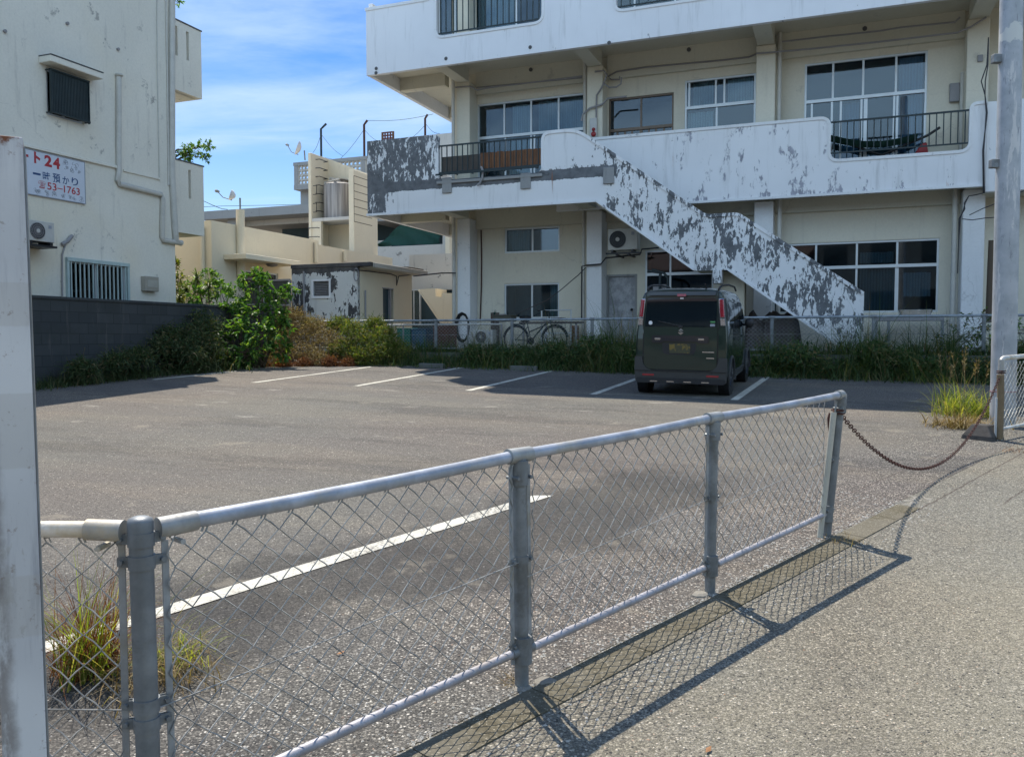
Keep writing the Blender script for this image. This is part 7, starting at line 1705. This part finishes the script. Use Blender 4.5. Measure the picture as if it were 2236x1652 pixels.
# ------------------------------------------------------------------ vegetation
def leafmat(name, stops, trans=.35, rough=.45):
    n = N(name); c = n.ramp(n.island(), stops)
    c = n.mix(n.m_('MULTIPLY', n.noise(3, 3), .25), c, tuple(x * .6 for x in stops[0][1]))
    p = n.nd('ShaderNodeBsdfPrincipled'); n.put(p.inputs['Base Color'], c); p.inputs['Roughness'].default_value = rough; p.inputs['Specular IOR Level'].default_value = .4
    t = n.nd('ShaderNodeBsdfTranslucent'); n.put(t.inputs[0], n.mix(1.0, c, (1.5, 1.6, .5), 'MULTIPLY'))
    w = n.nd('ShaderNodeMixShader'); w.inputs[0].default_value = trans; n.t.links.new(p.outputs[0], w.inputs[1]); n.t.links.new(t.outputs[0], w.inputs[2]); n.t.links.new(w.outputs[0], n.out.inputs[0]); return n.m
G1 = [(0, (.035, .09, .02)), (.4, (.075, .18, .035)), (.75, (.15, .29, .05)), (1, (.34, .45, .10))]
M['leaf'] = leafmat('broad leaves', G1, .4, .48)
M['leaf_pale'] = leafmat('spiky leaves', [(0, (.06, .10, .03)), (.5, (.16, .22, .07)), (1, (.42, .40, .18))], .3)
M['leaf_yellow'] = leafmat('yellow leaves', [(0, (.05, .10, .02)), (.6, (.2, .24, .04)), (1, (.55, .45, .06))], .4)
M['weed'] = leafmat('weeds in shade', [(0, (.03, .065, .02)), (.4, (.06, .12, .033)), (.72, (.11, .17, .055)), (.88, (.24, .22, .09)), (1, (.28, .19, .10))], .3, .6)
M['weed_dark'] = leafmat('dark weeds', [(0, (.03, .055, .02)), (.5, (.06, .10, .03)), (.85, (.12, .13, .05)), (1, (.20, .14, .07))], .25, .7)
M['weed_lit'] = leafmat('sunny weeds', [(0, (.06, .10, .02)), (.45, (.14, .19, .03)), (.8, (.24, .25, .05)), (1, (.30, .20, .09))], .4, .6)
M['dry'] = leafmat('dry vines', [(0, (.12, .08, .03)), (.5, (.28, .19, .08)), (.85, (.42, .31, .15)), (1, (.55, .45, .26))], .2, .8)
M['dry_red'] = leafmat('rusty dead leaves', [(0, (.10, .035, .012)), (.6, (.26, .09, .03)), (1, (.40, .19, .08))], .2, .85)
M['tuft'] = leafmat('grass tuft', [(0, (.10, .14, .02)), (.4, (.24, .30, .04)), (.7, (.42, .42, .08)), (1, (.50, .38, .18))], .45, .5)
M['stem'] = plain('stems', (.09, .06, .035), .8, 0, .3)
def basis(dirv):
    d = dirv.normalized(); u = d.orthogonal().normalized(); return d, u, d.cross(u)
def leaf(mb, p, d, up, L, wd, droop=.25):
    s = d.cross(up)
    if s.length < 1e-4: s = d.orthogonal()
    s.normalize(); m = p + d * L * .45 + up * L * .06; e = p + d * L - up * L * droop
    k = len(mb.v); mb.v += [p, m + s * wd, m - s * wd, e, ]; mb.f += [(k, k + 1, k + 3, k + 2)]
def rdir(r, zb=0): 
    while True:
        v = Vector((r.uniform(-1, 1), r.uniform(-1, 1), r.uniform(-1, 1)))
        if .1 < v.length < 1: v.normalize(); v.z += zb; return v.normalized()
def blade(mb, p, d, L, w, droop, r, seg=3):
    s = Vector((-d.y, d.x, 0)); s = s.normalized() if s.length > 1e-3 else Vector((1, 0, 0)); s = (s + Vector((r.uniform(-.6, .6), r.uniform(-.6, .6), 0))).normalized()
    k = len(mb.v); q_ = p.copy(); dd = d.copy()
    for i in range(seg):
        ww = w * (1 - i / seg); mb.v += [q_ - s * ww, q_ + s * ww]; q_ = q_ + dd * (L / seg); dd = (dd + Vector((d.x, d.y, 0)) * droop * .35 - EZ * droop * .5).normalized()
    mb.v.append(q_)
    for i in range(seg - 1): a = k + i * 2; mb.f.append((a, a + 1, a + 3, a + 2))
    a = k + (seg - 1) * 2; mb.f.append((a, a + 1, a + 2))
# broad leaved bush
def bush(name, label, cat, base, clumps, seed, L=.12, per=150, mat='leaf', group=None):
    r = random.Random(seed); o = thing(name, label, cat, base, group)
    st = MB()
    for (c, rad, k) in clumps:
        m_ = base.lerp(c, .5) + Vector((r.uniform(-.15, .15), r.uniform(-.15, .15), .1)); st.tube([base + Vector((r.uniform(-.15, .15), r.uniform(-.1, .1), 0)), m_, c], [.025, .016, .006], 5)
    mb = MB()
    for (c, rad, k) in clumps:
        for b in range(max(3, int(per * k / 9))):
            d = rdir(r, .35); e = c + Vector((d.x * rad * r.uniform(.5, 1.15), d.y * rad * r.uniform(.5, 1.15), d.z * rad * r.uniform(.5, 1.1)))
            a = c + (e - c) * .25; st.tube([a, e], [.006, .003], 3, cap=False)
            for t in range(9):
                f = .3 + .7 * t / 8; p = a.lerp(e, f); side = rdir(r, .15); dd = ((e - a).normalized() * .7 + side * .8); leaf(mb, p, dd.normalized(), (EZ + rdir(r) * .5).normalized(), L * r.uniform(.6, 1.2), L * r.uniform(.18, .28), r.uniform(.1, .45))
    mb.build('foliage', M[mat], o, normals=False); st.build('stems', M['stem'], o, normals=False); return o
def cl(u, v, d, rad, k=1): p = EYE + ray(u, v) * (d / ray(u, v).dot(E2)); return (p, rad, k)
bb = W(-12.45, 15.7, 0); bb.z = SLOPE * bb.y
bush('bush', 'tall bright green broad leaved bush at the corner of the lot', 'bush', bb,
     [cl(565, 605, 16.3, .22, .6), cl(575, 630, 16.2, .33), cl(520, 640, 16, .38), cl(600, 645, 16.2, .30, .8), cl(628, 640, 16.2, .22, .5), cl(480, 630, 16, .25, .6), cl(500, 680, 15.8, .45, 1.2), cl(560, 690, 15.8, .48, 1.3), cl(470, 690, 15.6, .35), cl(600, 690, 16, .35), cl(520, 735, 15.4, .5, 1.3), cl(580, 735, 15.5, .42, 1.1), cl(470, 745, 15.3, .38), cl(540, 775, 15.1, .4), cl(490, 785, 15, .35), cl(440, 690, 15.3, .38, .9), cl(430, 650, 15.6, .28, .5), cl(455, 735, 15.1, .35, .8), cl(610, 720, 16, .38), cl(615, 760, 15.8, .3, .7), cl(540, 610, 16.2, .25, .4)], 11, .145, 190)
vb = W(-14.0, 16.6, .8)
bush('bush', 'leafy bush top showing over the end of the block wall', 'bush', vb, [cl(400, 645, 16.6, .28, .7), cl(430, 625, 16.6, .30, .8), cl(455, 605, 16.5, .28, .7), cl(415, 670, 16.4, .3, .8), cl(450, 655, 16.4, .32, .8), cl(480, 625, 16.5, .28, .7)], 12, .12, 170)
# spiky dracaena behind the wall
def spiky(name, label, c_list, base, seed, L=.44, group=None):
    r = random.Random(seed); o = thing(name, label, 'plant', base, group); mb = MB(); st = MB()
    for c in c_list:
        st.tube([base + Vector((r.uniform(-.1, .1), 0, 0)), c], [.02, .014], 5)
        for k in range(64):
            d = rdir(r, .35); blade(mb, c + Vector((0, 0, r.uniform(-.12, .05))), d, L * r.uniform(.7, 1.15), .017, .7, r, 4)
    mb.build('foliage', M['leaf_pale'], o, normals=False); st.build('stem', M['stem'], o)
sb = W(-13.9, 15.9, .9)
spiky('spiky_plant', 'pale spiky plant leaning over the block wall behind the bush', [cl(430, 605, 15.9, 0)[0], cl(408, 632, 15.8, 0)[0], cl(455, 622, 15.9, 0)[0], cl(392, 650, 15.7, 0)[0]], sb, 5)
bush('shrub', 'yellow flecked shrub beside the end wall of the weathered house', 'shrub', W(-14.9, 16.4, .9), [cl(385, 580, 16.8, .2, .6), cl(392, 610, 16.6, .25, .8), cl(385, 650, 16.4, .3)], 21, .10, 200, 'leaf_yellow')
bush('potted_bush', 'small wispy green bush growing on the lower slotted balcony', 'shrub', W(LS - .25, BE - .8, ztB), [(W(LS - .25, *on_s(405, 336, LS - .25)), .24, 1), (W(LS - .25, *on_s(430, 325, LS - .25)), .22, .6), (W(LS - .2, *on_s(455, 318, LS - .2)), .16, .4), (W(LS - .2, *on_s(450, 345, LS - .2)), .12, .3)], 31, .085, 330, 'leaf')
bush('potted_bush', 'sprig of leaves growing at the upper slotted balcony roof', 'shrub', W(LS - .4, BE - .7, ztA), [(W(LS - .4, *on_s(382, 6, LS - .4)), .16, .5), (W(LS - .4, *on_s(381, 52, LS - .4)), .06, .15)], 33, .08, 260, 'leaf')
bush('shrub', 'green shrub with white blossoms by the garden wall past the apartment', 'shrub', W(7.6, 20.8, YARD), [cl(2215, 770, 20.4, .5), cl(2150, 745, 20.2, .45), cl(2185, 760, 20.2, .4), cl(2225, 720, 21.0, .35, .7)], 41, .11, 80, 'leaf')
# heaps of vines
def tangle(name, label, centers, mat, seed, nst, L, wd, base, leafy=0, kindtag=None, cat='vine'):
    r = random.Random(seed); mb = MB(); vm = MB()
    for i in range(nst):
        c, rad, k = r.choice(centers); d = rdir(r, .2); p = c + Vector((d.x * rad * 1.1, d.y * rad, abs(d.z) * rad if r.random() < .6 else d.z * rad)) * r.random() ** .4
        p.z = max(p.z, SLOPE * p.y + .01)
        if r.random() < .35:
            dd = rdir(r, .1); pts = [p]; 
            for _ in range(3): dd = (dd + rdir(r) * .7 - EZ * .15).normalized(); pts.append(pts[-1] + dd * L * 1.2)
            vm.tube(pts, .004, 3, cap=False)
        for _ in range(3): leaf(mb, p + rdir(r) * L, rdir(r, .1), rdir(r, .6), L * r.uniform(.5, 1.2), wd * r.uniform(.6, 1.3), r.uniform(0, .5))
    vm.f and mb.add(vm.v, vm.f)
    o = mb.build(name, M[mat], None, normals=False); tag(o, label, cat); return o
cs_b = [cl(u, v, d, rad) for (u, v, d, rad) in ((640, 700, 17.6, .35), (660, 745, 17.3, .45), (690, 720, 17.7, .35), (720, 750, 17.4, .4), (610, 765, 16.9, .38), (670, 780, 16.8, .4), (740, 770, 17.2, .35), (600, 795, 16.4, .25), (700, 795, 16.7, .28), (560, 790, 16.2, .22), (628, 720, 17.5, .35))]
tangle('dead_vine_heap', 'brown heap of dead vines between the green bush and the mesh fence', cs_b, 'dry', 61, 3600, .075, .010, None)
cs_r = [cl(u, v, d, rad) for (u, v, d, rad) in ((540, 806, 15.9, .16), (580, 806, 16.0, .18), (620, 804, 16.1, .2), (665, 800, 16.4, .2), (720, 797, 16.6, .2), (760, 797, 16.8, .16))]
tangle('dead_leaf_litter', 'rusty orange strip of dead leaves along the edge of the asphalt', cs_r, 'dry_red', 62, 1500, .06, .012, None, cat='dead leaves')
cs_g = [cl(u, v, d, rad) for (u, v, d, rad) in ((770, 730, 17.6, .35), (800, 755, 17.5, .42), (840, 740, 17.6, .32), (750, 770, 17.2, .35), (830, 775, 17.3, .35), (790, 785, 17.1, .3), (865, 765, 17.6, .3), (740, 715, 17.9, .25), (820, 715, 18.0, .22), (680, 715, 18.0, .2))]
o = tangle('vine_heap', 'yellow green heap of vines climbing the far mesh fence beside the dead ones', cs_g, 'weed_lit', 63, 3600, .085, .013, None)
# weeds along the block wall
def grassband(name, label, fn, nb, mat, seed, Lr, wd, kindname='stuff'):
    r = random.Random(seed); mb = MB()
    for i in range(nb):
        p, hs = fn(r); d = Vector((r.gauss(0, .55), r.gauss(0, .5), 1)).normalized(); blade(mb, p, d, r.uniform(*Lr) * hs, wd * r.uniform(.5, 1.4), r.uniform(.1, 1.7), r, 4)
    o = mb.build(name, M[mat], None, normals=False); kind(o, 'stuff'); return o
def wallfn(r):
    d = r.uniform(7, 16.3); w = .75 if d < 14 else 1.1; s = BWS + .05 + abs(r.gauss(0, .35)) * w; p = W(s, d, 0); p.z = SLOPE * p.y; k = .5 + .5 * math.sin(d * 2.1) ** 2
    if d > 13.5: k += .5
    return p, k
grassband('weeds', '', wallfn, 7500, 'weed_dark', 71, (.15, .55), .008)
cs_w = [cl(u, v, d, rad) for (u, v, d, rad) in ((440, 720, 14.6, .45), (400, 750, 14.0, .4), (360, 770, 13.4, .35), (450, 770, 14.4, .42), (300, 790, 12.6, .28), (250, 800, 12.0, .25), (420, 790, 13.8, .3), (180, 812, 11.2, .22), (370, 745, 13.7, .3))]
tangle('wall_creeper', 'dark leafy creeper at the foot of the block wall', cs_w, 'weed_dark', 64, 3000, .09, .016, None, cat='creeper')
cs_w2 = [cl(u, v, d, rad) for (u, v, d, rad) in ((440, 750, 14.9, .3), (460, 785, 14.7, .28), (420, 735, 14.7, .25), (490, 800, 15.2, .22))]
tangle('creeper', 'small yellow green creeper patch between the block wall and the bush', cs_w2, 'weed_lit', 65, 700, .07, .012, None, cat='creeper')
# far weed band
def farfn(r):
    s = r.uniform(-11.3, 8.2); d = 18.3 - abs(r.gauss(0, .5)); d = max(16.95, d)
    if r.random() < .12: d = 18.5 + r.random() * .5
    p = W(s, d, 0); p.z = SLOPE * p.y if d < 18.2 else YARD
    k = .92 + .25 * math.sin(s * 1.3 + 1) + .18 * math.sin(s * 3.7) + .2 * math.sin(s * 9.1 + 2)
    if -5.8 < s < -3.0: k += .45 * (1 - abs((s + 4.3) / 1.6)) + .15
    if -8.4 < s < -5.2: k += .28
    if 0 < s < 5: k += .15
    if s > 5.2: k += .6
    if 1.5 < s < 2.4: k += .3
    if -.5 < s < .8: k += .1
    if s < -7.5: k *= .7
    k *= .72 + .5 * abs(math.sin(s * 6.3 + 3 * math.sin(s * 1.7)))
    return p, max(.22, k) * (1.0 - .35 * (18.3 - min(d, 18.3)))
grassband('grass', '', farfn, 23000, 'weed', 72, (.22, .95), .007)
def farfn2(r):
    p, k = farfn(r); return p, k * .8
def farfn3(r):
    while True:
        p, k = farfn(r); s = p.dot(E1)
        if math.sin(s * 2.3) + math.sin(s * 5.1 + 1) > .4: return p, k * .9
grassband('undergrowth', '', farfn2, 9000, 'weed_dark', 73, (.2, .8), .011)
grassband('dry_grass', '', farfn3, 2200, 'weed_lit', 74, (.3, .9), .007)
cs_f = []
rr_ = random.Random(9)
for i in range(34):
    s = -8 + i * .48; p = W(s, 17.9 + rr_.uniform(-.3, .2), 0); p.z = SLOPE * p.y + rr_.uniform(.1, .45); cs_f.append((p, rr_.uniform(.22, .42), 1))
o = tangle('ground_creeper', '', cs_f, 'weed', 66, 11000, .09, .018, None); o['kind'] = 'stuff'
for k_ in ('label', 'category'): del o[k_]
# tall grass clumps one can tell apart
def clump(name, label, base, nb, L, mat, seed, spread=.12, wd=.007, lean=.45, heads=0, cat='grass clump', group=None, droop=(.2, 1.0)):
    r = random.Random(seed); mb = MB()
    for i in range(nb):
        d = Vector((r.gauss(0, lean), r.gauss(0, lean), 1)).normalized(); p = base + Vector((r.gauss(0, spread), r.gauss(0, spread), 0)); blade(mb, p, d, L * r.uniform(.4, 1.1), wd * r.uniform(.6, 1.3), r.uniform(*droop), r, 4)
    o = thing(name, label, cat, base, group); mb.build('blades', M[mat], o, normals=False)
    if heads:
        mh = MB()
        for i in range(heads):
            d = Vector((r.gauss(0, .22), r.gauss(0, .22), 1)).normalized(); p = base + Vector((r.gauss(0, spread * .5), r.gauss(0, spread * .5), 0)); t = p + d * L * r.uniform(1.0, 1.45); mh.tube([p, p.lerp(t, .5) + EZ * .02, t], [.003, .0022, .0015], 4, cap=False)
            for j in range(16):
                qq = p.lerp(t, r.uniform(.72, 1.0)); leaf(mh, qq, (d + rdir(r) * .8).normalized(), rdir(r), .05, .004, .2)
        mh.build('seed_heads', M['dry'], o, normals=False)
    return o
def at(u, v): return on_ground(u, v)
clump('grass_clump', 'big sunlit yellow green grass clump left of the utility pole', at(2108, 908), 460, .66, 'tuft', 81, .16, .0065, .6, 9)
clump('grass_clump', 'dry straw coloured skirt of the grass clump beside the utility pole', at(2100, 932), 520, .34, 'dry', 82, .17, .006, .8, 0)
clump('grass_clump', 'sparse tall seeding grass just before the big sunlit clump', at(2062, 885), 40, .55, 'tuft', 87, .08, .006, .45, 7)
clump('grass_clump', 'reddish and green weed tuft at the foot of the corner post, behind it', at(195, 1480), 130, .62, 'tuft', 83, .05, .0034, .32, 0, droop=(.1, 1.0))
clump('grass_clump', 'reddish dry weed tuft mixed in at the corner post foot', at(200, 1465), 330, .54, 'dry_red', 84, .06, .0026, .34, 0, droop=(.1, 1.1))
clump('grass_clump', 'thin weed tuft on the lot side beside the corner post', at(375, 1450), 80, .42, 'tuft', 85, .08, .003, .65, 0, droop=(.3, 1.6))
clump('grass_clump', 'brown dry weed tuft right of the corner post', at(350, 1480), 230, .38, 'dry', 86, .11, .0022, .8, 0, droop=(.4, 1.9))
clump('grass_clump', 'tiny dry tuft at the foot of the second near post', at(1135, 1500) - FNRM * .05, 45, .10, 'dry', 88, .03, .0018, .9)
clump('grass_clump', 'tiny dry tuft at the foot of the last near post by the gutter slab', at(1840, 1185), 70, .13, 'dry', 89, .06, .002, .9)
clump('grass_clump', 'dry tuft of straw at the entrance fence post foot', at(2215, 985), 80, .12, 'dry_red', 90, .10, .002, 1.2)
clump('grass_clump', 'tall dark grass clump behind the mesh fence under the sink window', W(2.0, 18.15, .85), 130, .85, 'weed', 91, .10, .008, .3)
clump('grass_clump', 'tall dark grass clump at the foot of the outside stair', W(.4, 18.0, .85), 120, .75, 'weed', 92, .10, .008, .35)
clump('grass_clump', 'arching pale grass clump right of the parked van', W(-.9, 17.8, .8), 130, .8, 'weed_lit', 93, .10, .008, .5)
clump('grass_clump', 'tall arching grass clump left of the parked van', W(-4.3, 17.6, .8), 170, 1.0, 'weed', 94, .16, .009, .45, 6)
clump('grass_clump', 'wild grass clump before the concrete wheel stop left of the bicycle', W(-7.6, 17.7, .8), 90, .8, 'weed', 95, .12, .008, .45, 4)
bush('shrub', 'dark rounded shrub at the apartment end behind the fence', 'shrub', W(5.3, 18.9, YARD), [cl(2100, 735, 18.8, .45), cl(2070, 760, 18.6, .35), cl(2130, 715, 18.9, .4), cl(2140, 760, 18.5, .45)], 43, .10, 100, 'weed')

rc = random.Random(101)
for i_, (s_, m_, L_, lab) in enumerate(((-9.6, 'weed_lit', .6, 'loose yellow green clump where the vine heap meets the shaded weeds'), (-8.7, 'weed', .7, 'leaning weed clump beside the wheel stop at the edge of the building shade'), (-6.6, 'weed_lit', .55, 'pale grass clump just left of the bicycle wheel'), (-5.6, 'weed', .85, 'tall weed clump under the bicycle front wheel'),
    (-5.0, 'dry', .6, 'straw coloured dead clump between bicycle and van'), (-3.6, 'weed_lit', .8, 'pale arching clump touching the left side of the van'), (-.3, 'dry', .55, 'straw coloured dead clump below the stair landing'), (1.3, 'weed_lit', .7, 'pale clump between stair foot and sink'), (3.0, 'weed', .8, 'tall weed clump below the right end of the sink'), (4.2, 'weed_lit', .7, 'pale clump near the apartment end before the dark shrub'), (5.6, 'dry', .6, 'straw coloured dead clump below the dark rounded shrub'))):
    p_ = W(s_, 17.75 + rc.uniform(-.2, .25), 0); p_.z = SLOPE * p_.y
    clump('grass_clump', lab, p_, 90, L_, m_, 110 + i_, .13, .0075, .5, 3 if m_ == 'dry' else 0)
